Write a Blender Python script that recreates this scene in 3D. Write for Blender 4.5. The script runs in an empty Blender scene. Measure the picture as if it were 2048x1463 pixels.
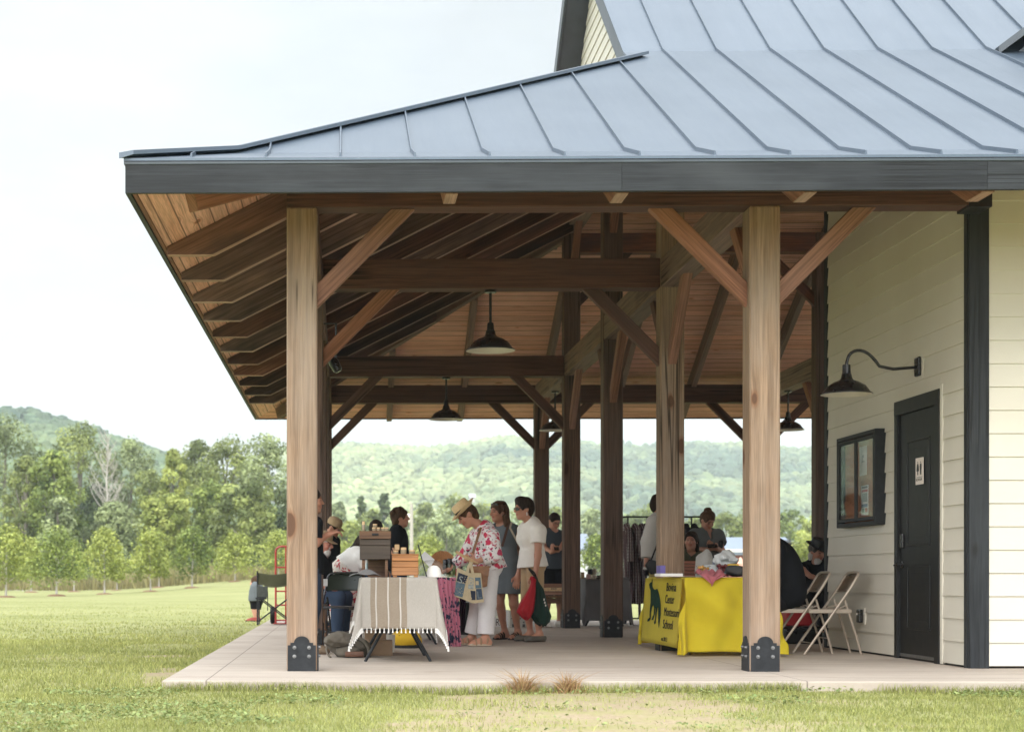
import bpy, bmesh, math, random
import numpy as np
import openvdb
from mathutils import Vector, Matrix
SC = bpy.context.scene
COL = SC.collection
R = math.radians
rnd = random.Random(7)
S = 3.658            # post grid, 12 feet
# ---------------------------------------------------------------- camera model, used to turn measured points into metres
CX, CY, CZ, CD, YAW, FPX = 0.3416, -13.114, 0.7467, 13.114, -0.0179, 3276.8
_c, _s = math.cos(YAW), math.sin(YAW)
def at(u, v, Y):
    a, b = (u - 631.1) / FPX, -(v - 1153) / FPX
    rx, ry = _c * a + _s, -_s * a + _c
    t = (Y - CY) / ry
    return Vector((CX + rx * t, Y, CZ + b * t))
def atz(u, v, Z):
    a, b = (u - 631.1) / FPX, -(v - 1153) / FPX
    rx, ry = _c * a + _s, -_s * a + _c
    t = (Z - CZ) / b
    return Vector((CX + rx * t, CY + ry * t, Z))
def atx(u, v, X):
    a, b = (u - 631.1) / FPX, -(v - 1153) / FPX
    rx, ry = _c * a + _s, -_s * a + _c
    t = (X - CX) / rx
    return Vector((X, CY + ry * t, CZ + b * t))

# ---------------------------------------------------------------- objects
def tag(o, label=None, cat=None, group=None, kind=None):
    if label: o['label'] = label
    if cat: o['category'] = cat
    if group: o['group'] = group
    if kind: o['kind'] = kind
    return o
def empty(name, loc, label, cat, group=None, rz=0):
    o = bpy.data.objects.new(name, None)
    COL.objects.link(o)
    o.location = loc
    o.rotation_euler = (0, 0, rz)
    o.empty_display_size = .1
    return tag(o, label, cat, group)
def link(name, me, parent=None, loc=None, mats=None):
    o = bpy.data.objects.new(name, me)
    COL.objects.link(o)
    if mats is not None:
        for m in (mats if isinstance(mats, (list, tuple)) else [mats]): me.materials.append(m)
    if parent is not None: o.parent = parent
    if loc is not None: o.location = loc
    return o
def world_child(o, parent):
    """parent without moving: mesh was made in world metres"""
    o.parent = parent
    o.matrix_parent_inverse = parent_world(parent).inverted()
    return o
def parent_world(p):
    m = Matrix.Translation(p.location) @ p.rotation_euler.to_matrix().to_4x4()
    return m
def copy_tree(o, parent=None):
    c = o.copy(); COL.objects.link(c)
    if parent is not None:
        mpi = o.matrix_parent_inverse.copy()
        c.parent = parent; c.matrix_parent_inverse = mpi
    for ch in list(o.children): copy_tree(ch, c)
    return c
def smooth(me, on=True):
    me.polygons.foreach_set('use_smooth', [on] * len(me.polygons))
    me.update()
def bm_mesh(bm, name, smooth_=False, uvdir=None, sharp=None):
    me = bpy.data.meshes.new(name)
    bmesh.ops.recalc_face_normals(bm, faces=bm.faces)
    if smooth_:
        for f in bm.faces: f.smooth = True
        for e in bm.edges:
            if len(e.link_faces) == 2 and e.calc_face_angle(0) > R(sharp or 40): e.smooth = False
    if uvdir is not None: uv_by_dir(bm, Vector(uvdir))
    bm.to_mesh(me); bm.free()
    return me
def uv_by_dir(bm, d):
    d = d.normalized()
    uv = bm.loops.layers.uv.verify()
    ox, oy = rnd.uniform(0, 40), rnd.uniform(0, 40)
    for f in bm.faces:
        n = f.normal
        if abs(n.dot(d)) > .85:
            a = d.orthogonal().normalized(); b = n.cross(a)
            for l in f.loops: l[uv].uv = (l.vert.co.dot(b) * .15 + ox, l.vert.co.dot(a) + oy)
        else:
            b = n.cross(d).normalized()
            k = round(n.x * 3 + n.y * 7 + n.z * 11)
            for l in f.loops: l[uv].uv = (l.vert.co.dot(d) + ox, l.vert.co.dot(b) + oy + k * 1.7)
def box(bm, lo, hi, m=None):
    xs = [(lo[0], hi[0]), (lo[1], hi[1]), (lo[2], hi[2])]
    v = [bm.verts.new((xs[0][i], xs[1][j], xs[2][k])) for i in (0, 1) for j in (0, 1) for k in (0, 1)]
    fs = [bm.faces.new([v[i] for i in q]) for q in ((0, 1, 3, 2), (4, 6, 7, 5), (0, 4, 5, 1), (2, 3, 7, 6), (0, 2, 6, 4), (1, 5, 7, 3))]
    if m is not None:
        for p in v: p.co = m @ p.co
    return v, fs
def cbox(bm, c, s, m=None):
    return box(bm, [c[i] - s[i] / 2 for i in range(3)], [c[i] + s[i] / 2 for i in range(3)], m)
def bevel(bm, w, seg=1):
    bmesh.ops.bevel(bm, geom=bm.edges[:], offset=w, segments=seg, affect='EDGES', profile=.6, clamp_overlap=True)
def boxes(name, items, parent, mat, bev=.004, uvdir=(1, 0, 0), seg=1, world=True):
    bm = bmesh.new()
    for it in items:
        b2 = bmesh.new(); cbox(b2, it[0], it[1], it[2] if len(it) > 2 else None)
        if bev: bevel(b2, bev, seg)
        tmp = bpy.data.meshes.new('t'); b2.to_mesh(tmp); b2.free(); bm.from_mesh(tmp); bpy.data.meshes.remove(tmp)
    me = bm_mesh(bm, name, False, uvdir)
    o = link(name, me, None, None, mat)
    if parent is not None:
        if world: world_child(o, parent)
        else: o.parent = parent
    return o
def prism(name, poly, o, ax, ay, th, parent, mat, udir=None, bev=.006):
    """poly in (ax, ay) plane through o, extruded th both ways/2 along ax x ay"""
    ax, ay = Vector(ax).normalized(), Vector(ay).normalized(); az = ax.cross(ay).normalized(); o = Vector(o)
    bm = bmesh.new()
    A = [bm.verts.new(o + ax * x + ay * y - az * th / 2) for x, y in poly]
    B = [bm.verts.new(o + ax * x + ay * y + az * th / 2) for x, y in poly]
    n = len(poly)
    bm.faces.new(A); bm.faces.new(B[::-1])
    for i in range(n): bm.faces.new((A[i], B[i], B[(i + 1) % n], A[(i + 1) % n]))
    bmesh.ops.recalc_face_normals(bm, faces=bm.faces)
    if bev: bevel(bm, bev)
    me = bm_mesh(bm, name, False, udir if udir is not None else ax)
    ob = link(name, me, None, None, mat)
    if parent is not None: world_child(ob, parent)
    return ob
def tube_bm(bm, pts, rad, n=8, caps=True, flat=None):
    """tube along points; rad number or list"""
    pts = [Vector(p) for p in pts]
    rs = rad if isinstance(rad, (list, tuple)) else [rad] * len(pts)
    rings = []
    up = None
    for i, p in enumerate(pts):
        t = (pts[min(i + 1, len(pts) - 1)] - pts[max(i - 1, 0)]).normalized()
        if up is None: up = t.orthogonal().normalized()
        up = (up - t * up.dot(t)).normalized()
        if up.length < .1: up = t.orthogonal().normalized()
        bi = t.cross(up)
        rings.append([bm.verts.new(p + (up * math.cos(a) + bi * math.sin(a) * (flat or 1)) * rs[i]) for a in [2 * math.pi * k / n for k in range(n)]])
    for a, b in zip(rings, rings[1:]):
        for k in range(n): bm.faces.new((a[k], a[(k + 1) % n], b[(k + 1) % n], b[k]))
    if caps:
        bm.faces.new(rings[0][::-1]); bm.faces.new(rings[-1])
def tubes(name, runs, parent, mat, n=8, uvdir=(0, 0, 1), world=True):
    bm = bmesh.new()
    for pts, r in runs: tube_bm(bm, pts, r, n)
    o = link(name, bm_mesh(bm, name, True, uvdir), None, None, mat)
    if parent is not None:
        if world: world_child(o, parent)
        else: o.parent = parent
    return o
def arc(p0, p1, p2, n=8):
    """quadratic curve points"""
    p0, p1, p2 = Vector(p0), Vector(p1), Vector(p2)
    return [p0 * (1 - t) ** 2 + p1 * 2 * t * (1 - t) + p2 * t * t for t in [i / n for i in range(n + 1)]]
def lathe_bm(bm, prof, c=(0, 0, 0), n=24, m=None, close=False):
    c = Vector(c); rings = []
    for r, z in prof:
        ring = []
        for k in range(n):
            a = 2 * math.pi * k / n
            p = Vector((r * math.cos(a), r * math.sin(a), z))
            if m is not None: p = m @ p
            ring.append(bm.verts.new(c + p))
        rings.append(ring)
    for a, b in zip(rings, rings[1:]):
        for k in range(n): bm.faces.new((a[k], a[(k + 1) % n], b[(k + 1) % n], b[k]))
    if close:
        if prof[0][0] > 1e-4: bm.faces.new(rings[0][::-1])
        if prof[-1][0] > 1e-4: bm.faces.new(rings[-1])
    bmesh.ops.remove_doubles(bm, verts=[v for r in rings for v in r], dist=1e-5)
def lathe(name, prof, c, parent, mat, n=24, m=None, close=True, world=True, sharp=35):
    bm = bmesh.new(); lathe_bm(bm, prof, c, n, m, close)
    o = link(name, bm_mesh(bm, name, True, (0, 0, 1), sharp), None, None, mat)
    if parent is not None:
        if world: world_child(o, parent)
        else: o.parent = parent
    return o
def np_mesh(name, V, F, smooth_=False):
    V = np.asarray(V, np.float32); F = np.asarray(F, np.int32)
    me = bpy.data.meshes.new(name)
    k = F.shape[1]
    me.vertices.add(len(V)); me.vertices.foreach_set('co', V.ravel())
    me.loops.add(F.size); me.loops.foreach_set('vertex_index', F.ravel())
    me.polygons.add(len(F)); me.polygons.foreach_set('loop_start', np.arange(0, F.size, k, dtype=np.int32))
    me.polygons.foreach_set('use_smooth', np.full(len(F), smooth_, bool))
    me.update(calc_edges=True); me.validate()
    return me
def vcol(me, C, name='Col'):
    C = np.asarray(C, np.float32)
    if C.shape[1] == 3: C = np.concatenate([C, np.ones((len(C), 1), np.float32)], 1)
    a = me.color_attributes.new(name, 'FLOAT_COLOR', 'POINT')
    a.data.foreach_set('color', C.ravel())
def grid_mesh(name, fn, nu, nv, parent=None, mat=None, th=0, smooth_=True, closed_u=False):
    """fn(u,v)->xyz, u,v in 0..1, uv map in the same numbers; th solidifies"""
    bm = bmesh.new(); uv = bm.loops.layers.uv.verify()
    cols = nu if closed_u else nu + 1
    vs = [[bm.verts.new(fn(i / nu, j / nv)) for j in range(nv + 1)] for i in range(cols)]
    for i in range(nu):
        for j in range(nv):
            i2 = (i + 1) % cols
            f = bm.faces.new((vs[i][j], vs[i2][j], vs[i2][j + 1], vs[i][j + 1])); f.smooth = smooth_
            for l, (a, b) in zip(f.loops, ((i, j), (i + 1, j), (i + 1, j + 1), (i, j + 1))): l[uv].uv = (a / nu, b / nv)
    if th: bmesh.ops.solidify(bm, geom=bm.faces[:], thickness=th)
    me = bpy.data.meshes.new(name); bm.to_mesh(me); bm.free()
    o = link(name, me, None, None, mat)
    if parent is not None: world_child(o, parent)
    return o
def text_mesh(name, txt, size, mat, parent, m, extrude=.001, align='LEFT', sx=1.0, space=1.0):
    cu = bpy.data.curves.new('t', 'FONT'); cu.body = txt; cu.size = size; cu.extrude = extrude; cu.align_x = align
    cu.space_line = space; cu.resolution_u = 3
    to = bpy.data.objects.new('t', cu); COL.objects.link(to)
    dg = bpy.context.evaluated_depsgraph_get()
    me = bpy.data.meshes.new_from_object(to.evaluated_get(dg)); me.name = name
    bpy.data.objects.remove(to); bpy.data.curves.remove(cu)
    me.transform(m @ Matrix.Diagonal((sx, 1, 1, 1)))
    o = link(name, me, None, None, None)
    me.materials.clear(); me.materials.append(mat)
    if parent is not None: world_child(o, parent)
    return o
def frame(o, x, z):
    """matrix at o with local x and local y(=up of text) given"""
    x = Vector(x).normalized(); y = Vector(z).normalized(); n = x.cross(y).normalized()
    return Matrix(((x.x, y.x, n.x, o[0]), (x.y, y.y, n.y, o[1]), (x.z, y.z, n.z, o[2]), (0, 0, 0, 1)))
def flat_poly(name, pts, m, th, mat, parent):
    bm = bmesh.new()
    A = [bm.verts.new(m @ Vector((x, y, 0))) for x, y in pts]; B = [bm.verts.new(m @ Vector((x, y, th))) for x, y in pts]
    bm.faces.new(A[::-1]); bm.faces.new(B)
    for i in range(len(pts)): bm.faces.new((A[i], A[(i + 1) % len(pts)], B[(i + 1) % len(pts)], B[i]))
    bmesh.ops.triangulate(bm, faces=[f for f in bm.faces if len(f.verts) > 4])
    o = link(name, bm_mesh(bm, name), None, None, mat)
    if parent is not None: world_child(o, parent)
    return o
# ---------------------------------------------------------------- materials
class NT:
    def __init__(s, name):
        s.m = bpy.data.materials.new(name); s.m.use_nodes = True
        s.t = s.m.node_tree; s.t.nodes.clear()
    def n(s, typ, ins=None, **kw):
        nd = s.t.nodes.new('ShaderNode' + typ)
        for k, v in kw.items(): setattr(nd, k, v)
        for k, v in (ins or {}).items(): s.put(nd, k, v)
        return nd
    def put(s, nd, k, v):
        i = nd.inputs[k]
        if isinstance(v, bpy.types.NodeSocket): s.t.links.new(v, i)
        elif isinstance(v, bpy.types.Node): s.t.links.new(v.outputs[0], i)
        else:
            if i.type == 'RGBA' and len(v) == 3: v = (*v, 1)
            i.default_value = v
    def math(s, op, a, b=0.0, c=None, clamp=False):
        nd = s.n('Math', {0: a, 1: b}, operation=op, use_clamp=clamp)
        if c is not None: s.put(nd, 2, c)
        return nd.outputs[0]
    def mix(s, f, a, b, mode='MIX'):
        nd = s.n('Mix', None, data_type='RGBA', blend_type=mode)
        s.put(nd, 0, f); s.put(nd, 6, a); s.put(nd, 7, b)
        return nd.outputs[2]
    def noise(s, vec, scale=5, detail=3, rough=.55, dist=0):
        i = {'Scale': scale, 'Detail': detail, 'Roughness': rough, 'Distortion': dist}
        if vec is not None: i['Vector'] = vec
        return s.n('TexNoise', i).outputs[0]
    def ramp(s, f, stops):
        nd = s.n('ValToRGB', {0: f}); e = nd.color_ramp.elements
        while len(e) < len(stops): e.new(.5)
        for k, (p, c) in enumerate(stops):
            e[k].position = p; e[k].color = (*c, 1) if not isinstance(c, (int, float)) else (c, c, c, 1)
        return nd.outputs[0]
    def mapr(s, f, a, b, c=0., d=1.):
        return s.n('MapRange', {0: f, 1: a, 2: b, 3: c, 4: d}).outputs[0]
    def vec(s, vec, sc, loc=(0, 0, 0)):
        return s.n('Mapping', {'Vector': vec, 'Scale': sc, 'Location': loc}).outputs[0]
    def coord(s, which='Object'): return s.n('TexCoord').outputs[which]
    def orand(s): return s.n('ObjectInfo').outputs['Random']
    def bump(s, h, st=.3, d=.01): return s.n('Bump', {'Height': h, 'Strength': st, 'Distance': d}).outputs[0]
    def out(s, col, rough=.6, normal=None, metal=0., spec=.5, extra=None):
        b = s.n('BsdfPrincipled', {'Base Color': col, 'Roughness': rough, 'Metallic': metal, 'Specular IOR Level': spec})
        if normal is not None: s.put(b, 'Normal', normal)
        for k, v in (extra or {}).items(): s.put(b, k, v)
        o = s.n('OutputMaterial'); s.t.links.new(b.outputs[0], o.inputs[0])
        s.b = b
        return s.m
_mc = {}
def plain(name, col, rough=.6, metal=0., var=.12, scale=6., bump=.08, spec=.4, extra=None):
    """a painted / moulded surface with slight uneven colour and fine texture"""
    if name in _mc: return _mc[name]
    t = NT(name); co = t.coord()
    n1 = t.noise(co, scale, 4); n2 = t.noise(co, scale * 14, 3)
    c = t.mix(t.mapr(n1, .3, .7), [x * (1 - var) for x in col], [min(1, x * (1 + var)) for x in col])
    rg = t.math('ADD', rough - .08, t.math('MULTIPLY', n1, .16))
    _mc[name] = t.out(c, rg, t.bump(n2, bump, .004), metal, spec, extra)
    return _mc[name]
def cloth(name, col, var=.1, weave=260., rough=.9, bump=.25, sheen=.15, wr=7.):
    if name in _mc: return _mc[name]
    t = NT(name); co = t.coord()
    n1 = t.noise(co, 3, 4); w = t.noise(t.vec(co, (weave, weave, weave * .25)), 1, 2); wv = t.noise(co, wr, 3, .5, .8)
    c = t.mix(t.mapr(n1, .3, .7), [x * (1 - var) for x in col], [min(1, x * (1 + var)) for x in col])
    c = t.mix(t.mapr(w, .35, .65, 0., .18), c, [x * .6 for x in col])
    h = t.math('ADD', t.math('MULTIPLY', w, .05), t.math('MULTIPLY', wv, .5))
    _mc[name] = t.out(c, rough, t.bump(h, bump, .03), 0, .06, {'Sheen Weight': sheen * min(1., max(col) * 2.)})
    return _mc[name]
def wood(name, c1, c2, grey=(.3, .27, .24), gw=.35, knots=.5, cracks=.5, rough=.75, tint=.25, plank=None, kd=.1, fine=.7):
    """sawn timber, grain runs along u (metres)"""
    t = NT(name); uv = t.coord('UV'); r = t.orand()
    sep = t.n('SeparateXYZ', {0: uv})
    u, v = sep.outputs[0], sep.outputs[1]
    if plank:
        pid = t.math('FLOOR', t.math('DIVIDE', v, plank))
        wn = t.n('TexWhiteNoise', {'W': pid}, noise_dimensions='1D')
        r = wn.outputs[0]
        fr = t.math('FRACT', t.math('DIVIDE', v, plank))
        groove = t.math('LESS_THAN', t.math('MINIMUM', fr, t.math('SUBTRACT', 1.0, fr)), .045)
    off = t.math('MULTIPLY', r, 57.)
    # warp the grain around knots
    kv = t.n('CombineXYZ', {0: t.math('ADD', t.math('MULTIPLY', u, 2.1 if not plank else 2.6), off), 1: t.math('ADD', t.math('MULTIPLY', v, 4.4 if not plank else 7.2), off)})
    vo = t.n('TexVoronoi', {'Vector': kv, 'Scale': 1.0, 'Randomness': 1.0}, feature='F1')
    kdist = vo.outputs['Distance']
    ksz = t.mapr(t.n('SeparateColor', {0: vo.outputs['Color']}).outputs[0], .5, 1., -.12, .17)
    warp = t.math('MULTIPLY', t.math('MULTIPLY', t.mapr(kdist, 0., .4, 1., 0.), t.math('MAXIMUM', ksz, 0.)), .28)
    v2 = t.math('ADD', v, warp)
    gv = t.n('CombineXYZ', {0: t.math('ADD', t.math('MULTIPLY', u, .7), off), 1: t.math('ADD', t.math('MULTIPLY', v2, 16.), off)})
    g1 = t.noise(gv, 1., 4, .6)
    fv = t.n('CombineXYZ', {0: t.math('ADD', t.math('MULTIPLY', u, 4.), off), 1: t.math('MULTIPLY', v2, 150.)})
    g2 = t.noise(fv, 1., 2, .5)
    bv = t.n('CombineXYZ', {0: t.math('ADD', t.math('MULTIPLY', u, .8), off), 1: t.math('ADD', t.math('MULTIPLY', v, 2.2), off)})
    g3 = t.noise(bv, 1., 4, .6)
    c = t.mix(t.mapr(g1, .36, .64), c1, c2)
    c = t.mix(t.mapr(g2, .42, .72, 0., .5), c, [x * .45 for x in c1])
    g4 = t.noise(t.n('CombineXYZ', {0: t.math('ADD', t.math('MULTIPLY', u, 1.2), off), 1: t.math('ADD', t.math('MULTIPLY', v2, 48.), off)}), 1., 3, .6)
    c = t.mix(t.mapr(g4, .46, .64, 0., fine), c, [x * .5 for x in c1])
    c = t.mix(t.math('MULTIPLY', t.mapr(g3, .42, .68), gw), c, grey)
    st = t.noise(t.n('CombineXYZ', {0: t.math('ADD', t.math('MULTIPLY', u, .5), off), 1: t.math('MULTIPLY', v, 9.)}), 1.7, 3)
    c = t.mix(t.mapr(st, .6, .78, 0., .3 * fine / .7), c, [x * .35 for x in c1])
    if knots:
        kn = t.mapr(t.math('SUBTRACT', kdist, t.math('MULTIPLY', ksz, knots)), 0., .035, 1., 0.)
        ring = t.mapr(t.math('SUBTRACT', kdist, t.math('MULTIPLY', ksz, knots)), .0, .12, .75, 0.)
        c = t.mix(ring, c, [c1[0] * .8, c1[1] * .5, c1[2] * .32])
        c = t.mix(t.math('MULTIPLY', kn, .85), c, [c1[0] * kd * 2, c1[1] * kd * 1.6, c1[2] * kd * 1.5])
    hgt = t.math('ADD', t.math('MULTIPLY', g1, .4), t.math('MULTIPLY', g2, .35))
    if cracks:
        cv = t.n('CombineXYZ', {0: t.math('ADD', t.math('MULTIPLY', u, .16), off), 1: t.math('ADD', t.math('MULTIPLY', v, 11.), off)})
        cn = t.math('ABSOLUTE', t.math('SUBTRACT', t.noise(cv, 1., 2, .4), .5))
        gate = t.mapr(t.noise(t.n('CombineXYZ', {0: t.math('ADD', t.math('MULTIPLY', u, .5), off), 1: off}), 1., 2), .5, .57)
        cr = t.math('MULTIPLY', t.mapr(cn, .006, .03, 1., 0.), t.math('MULTIPLY', gate, cracks))
        c = t.mix(cr, c, [x * .12 for x in c1])
        hgt = t.math('SUBTRACT', hgt, cr)
    tv = t.mapr(r, 0., 1., 1 - tint, 1 + tint)
    hs = t.n('HueSaturation', {'Color': c, 'Value': tv, 'Saturation': t.mapr(t.math('FRACT', t.math('MULTIPLY', r, 7.3)), 0., 1., 1 - tint * .9, 1 + tint * .2)})
    c = hs.outputs[0]
    if plank:
        c = t.mix(t.math('MULTIPLY', groove, .75), c, [x * .15 for x in c1])
        hgt = t.math('SUBTRACT', hgt, t.math('MULTIPLY', groove, 2.))
    return t.out(c, t.math('ADD', rough - .1, t.math('MULTIPLY', g1, .2)), t.bump(hgt, .35, .006), 0, .3)
def leafmat(name, dark, light, trans=.35, rough=.6):
    trans = trans * .65
    """colour per leaf from the Col attribute: r = mix of the two greens, g = value"""
    t = NT(name)
    a = t.n('Attribute', None, attribute_name='Col')
    sp = t.n('SeparateColor', {0: a.outputs['Color']})
    c = t.mix(sp.outputs[0], dark, light)
    c = t.n('HueSaturation', {'Color': c, 'Value': t.mapr(sp.outputs[1], 0., 1., .75, 1.25), 'Hue': t.mapr(sp.outputs[2], 0., 1., .485, .515)}).outputs[0]
    b = t.n('BsdfPrincipled', {'Base Color': c, 'Roughness': rough, 'Specular IOR Level': .3})
    tr = t.n('BsdfTranslucent', {'Color': t.mix(.5, c, light)})
    mx = t.n('MixShader', {0: trans, 1: b.outputs[0], 2: tr.outputs[0]})
    o = t.n('OutputMaterial', {0: mx.outputs[0]})
    return t.m
def glass(name, col=(1, 1, 1), rough=.02, alpha=None):
    if name in _mc: return _mc[name]
    t = NT(name)
    lw = t.n('LayerWeight', {'Blend': .25})
    tr = t.n('BsdfTransparent', {'Color': col}); gl = t.n('BsdfGlossy', {'Roughness': rough})
    mx = t.n('MixShader', {0: t.mapr(lw.outputs['Fresnel'], 0., 1., 0.01, .36), 1: tr.outputs[0], 2: gl.outputs[0]})
    t.n('OutputMaterial', {0: mx.outputs[0]})
    _mc[name] = t.m
    return t.m

M = {}
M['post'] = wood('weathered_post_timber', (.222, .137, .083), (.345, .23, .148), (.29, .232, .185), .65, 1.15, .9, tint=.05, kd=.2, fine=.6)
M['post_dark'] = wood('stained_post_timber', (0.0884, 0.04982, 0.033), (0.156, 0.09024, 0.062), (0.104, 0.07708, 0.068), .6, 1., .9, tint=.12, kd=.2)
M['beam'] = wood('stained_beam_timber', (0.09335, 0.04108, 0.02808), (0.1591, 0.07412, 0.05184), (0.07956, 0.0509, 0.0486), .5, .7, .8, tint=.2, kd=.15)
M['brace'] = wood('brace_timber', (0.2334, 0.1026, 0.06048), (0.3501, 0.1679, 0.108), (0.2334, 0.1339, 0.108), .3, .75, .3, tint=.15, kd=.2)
M['rafter'] = wood('rafter_timber', (0.1196, 0.04888, 0.031), (0.1976, 0.08836, 0.056), (0.03328, 0.0282, 0.032), .85, .6, .5, tint=.5, kd=.15)
M['edge'] = wood('bounce_lit_rafter_edge', (0.312, 0.1739, 0.12), (0.4368, 0.2632, 0.19), (0.312, 0.2068, 0.16), .4, .3, .2, tint=.3)  # paler copy for rafter undersides: light bounced off the slab, put into the colour
M['longbeam'] = wood('grey_green_beam_timber', (0.1803, 0.1116, 0.08424), (0.2652, 0.1652, 0.1242), (0.1803, 0.1339, 0.1134), .6, .8, .8, tint=.15, kd=.2)
M['ceiling'] = wood('pine_ceiling_boards', (0.7176, 0.3572, 0.235), (0.8424, 0.4841, 0.35), (0.624, 0.3666, 0.27), .3, .85, 0, tint=.1, plank=.135, kd=.18)
M['fascia'] = wood('black_stained_fascia', (.010, .012, .0145), (.026, .030, .035), (.05, .055, .06), .5, .7, .8, rough=.6, tint=.06, kd=.4)
M['steel'] = plain('black_steel', (.018, .020, .023), .55, 0, .3, 20, .1, .25)
M['blackpaint'] = plain('black_paint', (.011, .0115, .0125), .45, 0, .25, 9, .1, .3)
M['lampblack'] = plain('black_enamel', (.012, .012, .013), .28, 0, .2, 9, .03, .5)
M['lampwhite'] = plain('white_enamel', (.66, .62, .56), .4, 0, .04)
M['bolt'] = plain('galvanised_bolt', (.2, .2, .2), .45, .8, .2, 40)
def roofmat():
    t = NT('standing_seam_steel'); co = t.coord()
    n = t.noise(co, .9, 3); n2 = t.noise(t.vec(co, (6, .6, .6)), 1.0, 3); n3 = t.noise(co, 40, 2)
    c = t.mix(t.mapr(n, .3, .7), (.062, .088, .12), (.082, .11, .145))
    c = t.mix(t.mapr(n3, .62, .7, 0., .25), c, (.13, .16, .19))
    rg = t.math('ADD', .36, t.math('MULTIPLY', n2, .12))
    return t.out(c, rg, t.bump(t.math('ADD', n2, t.noise(t.vec(co, (2.2, .35, .35)), 1.3, 2)), .3, .03), .35, .6, {'Coat Weight': .25, 'Coat Roughness': .3})
M['roof'] = roofmat()
M['roofdark'] = plain('dark_roof_trim', (.05, .062, .075), .4, .2, .15, 5, .05, .5)
def sidingmat():
    t = NT('cream_lap_siding'); co = t.coord()
    n = t.noise(co, 1.3, 4); g = t.noise(t.vec(co, (3, 3, 60)), 1., 3); d = t.noise(co, 18, 4)
    c = t.mix(t.mapr(n, .3, .7), (.565, .528, .45), (.61, .58, .50))
    c = t.mix(t.mapr(d, .6, .8, 0., .1), c, (.5, .44, .34))
    return t.out(c, .6, t.bump(g, .15, .004), 0, .25)
M['siding'] = sidingmat()
def concmat():
    t = NT('broom_finished_concrete'); co = t.coord()
    n = t.noise(co, .8, 5, .6); n2 = t.noise(t.vec(co, (.5, 6, 1)), 1.2, 4); f = t.noise(co, 90, 3); s = t.noise(t.vec(co, (.8, .8, .8)), 1.7, 4, .6)
    c = t.mix(t.mapr(n, .3, .7), (.375, .32, .267), (.475, .415, .35))
    c = t.mix(t.mapr(n2, .45, .7, 0., .6), c, (.29, .23, .19))
    c = t.mix(t.mapr(s, .6, .75, 0., .45), c, (.26, .195, .15))
    c = t.mix(t.mapr(f, .64, .74, 0., .5), c, (.26, .23, .2))
    sp = t.n('SeparateXYZ', {0: co})
    jn = 0.
    for ax, v in ((0, -.66), (0, S), (1, -.98), (1, S / 2), (1, 1.5 * S), (1, 2.5 * S)):
        l = t.math('LESS_THAN', t.math('ABSOLUTE', t.math('SUBTRACT', sp.outputs[ax], v)), .005); jn = l if jn == 0. else t.math('MAXIMUM', jn, l)
    c = t.mix(t.math('MULTIPLY', jn, .8), c, (.12, .1, .085))
    ed = t.noise(co, 3.2, 4, .7)
    c = t.mix(t.mapr(ed, .56, .7, 0., .35), c, (.24, .19, .155))
    return t.out(c, .75, t.bump(f, .2, .004), 0, .35)
M['concrete'] = concmat()
# ---------------------------------------------------------------- the timber pavilion (one building, many parts)
PAV = empty('pavilion', (S, 2 * S, 0), 'open timber frame pavilion with blue grey standing seam metal roof and cream siding', 'pavilion')
H = .1207
ZB, ZT = 3.675, 3.975          # beams
OV = 1.215
def zu(d): return 3.56 + .5 * (d + 1.17)        # underside of roof boards, d = distance inside the post line
def under(x, y): return zu(min(x, y, 4 * S - y))
def timber(name, p0, p1, w, h, mat, parent=None, up=(0, 0, 1)):
    p0, p1 = Vector(p0), Vector(p1); d = (p1 - p0); L = d.length; d.normalize()
    upv = Vector(up); side = d.cross(upv).normalized(); upv = side.cross(d)
    return prism(name, [(0, -h / 2), (L, -h / 2), (L, h / 2), (0, h / 2)], p0, d, upv, w, parent or PAV, mat, d, .008)
def base_plate(post, x, y, side):
    """black stepped plate with arched head on one face, four bolts; band round the foot"""
    a = .112
    pts = [(-a, 0), (a, 0), (a, .205), (a - .022, .205), (a - .022, .225), (a - .055, .225)]
    for k in range(13):
        t = math.pi * k / 12
        pts.append((math.cos(t) * .062, .225 + .052 * math.sin(t)))
    pts += [(-a + .055, .225), (-a + .022, .225), (-a + .022, .205), (-a, .205)]
    bm = bmesh.new()
    for (ux, uy), (ox, oy) in side:
        m = Matrix(((ux, 0, ox, x + ox * (H + .001)), (uy, 0, oy, y + oy * (H + .001)), (0, 1, 0, 0.001), (0, 0, 0, 1)))
        A = [bm.verts.new(m @ Vector((p[0], p[1], 0))) for p in pts]; B = [bm.verts.new(m @ Vector((p[0], p[1], .009))) for p in pts]
        bm.faces.new(A[::-1]); bm.faces.new(B)
        for i in range(len(pts)): bm.faces.new((A[i], A[(i + 1) % len(pts)], B[(i + 1) % len(pts)], B[i]))
    o = link('base_plate', bm_mesh(bm, 'base_plate'), None, None, M['steel']); world_child(o, PAV)
    o.parent = post; o.matrix_parent_inverse = Matrix.Identity(4)
    o.matrix_parent_inverse = parent_world(PAV).inverted()
    post_fix(o, post)
    bm = bmesh.new()
    for (ux, uy), (ox, oy) in side:
        m = Matrix(((ux, 0, ox, x + ox * (H + .01)), (uy, 0, oy, y + oy * (H + .01)), (0, 1, 0, 0), (0, 0, 0, 1)))
        for bx in (-.058, .058):
            for bz in (.118, .188):
                lathe_bm(bm, [(.0001, 0), (.016, 0), (.016, .003), (.011, .003), (.0105, .015), (.0001, .017)], m @ Vector((bx, bz, 0)), 8, m.to_3x3().to_4x4(), False)
    for f in bm.faces: f.material_index = 1
    bm.from_mesh(o.data); bm.to_mesh(o.data); bm.free()
    o.data.materials.append(M['bolt'])
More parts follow.
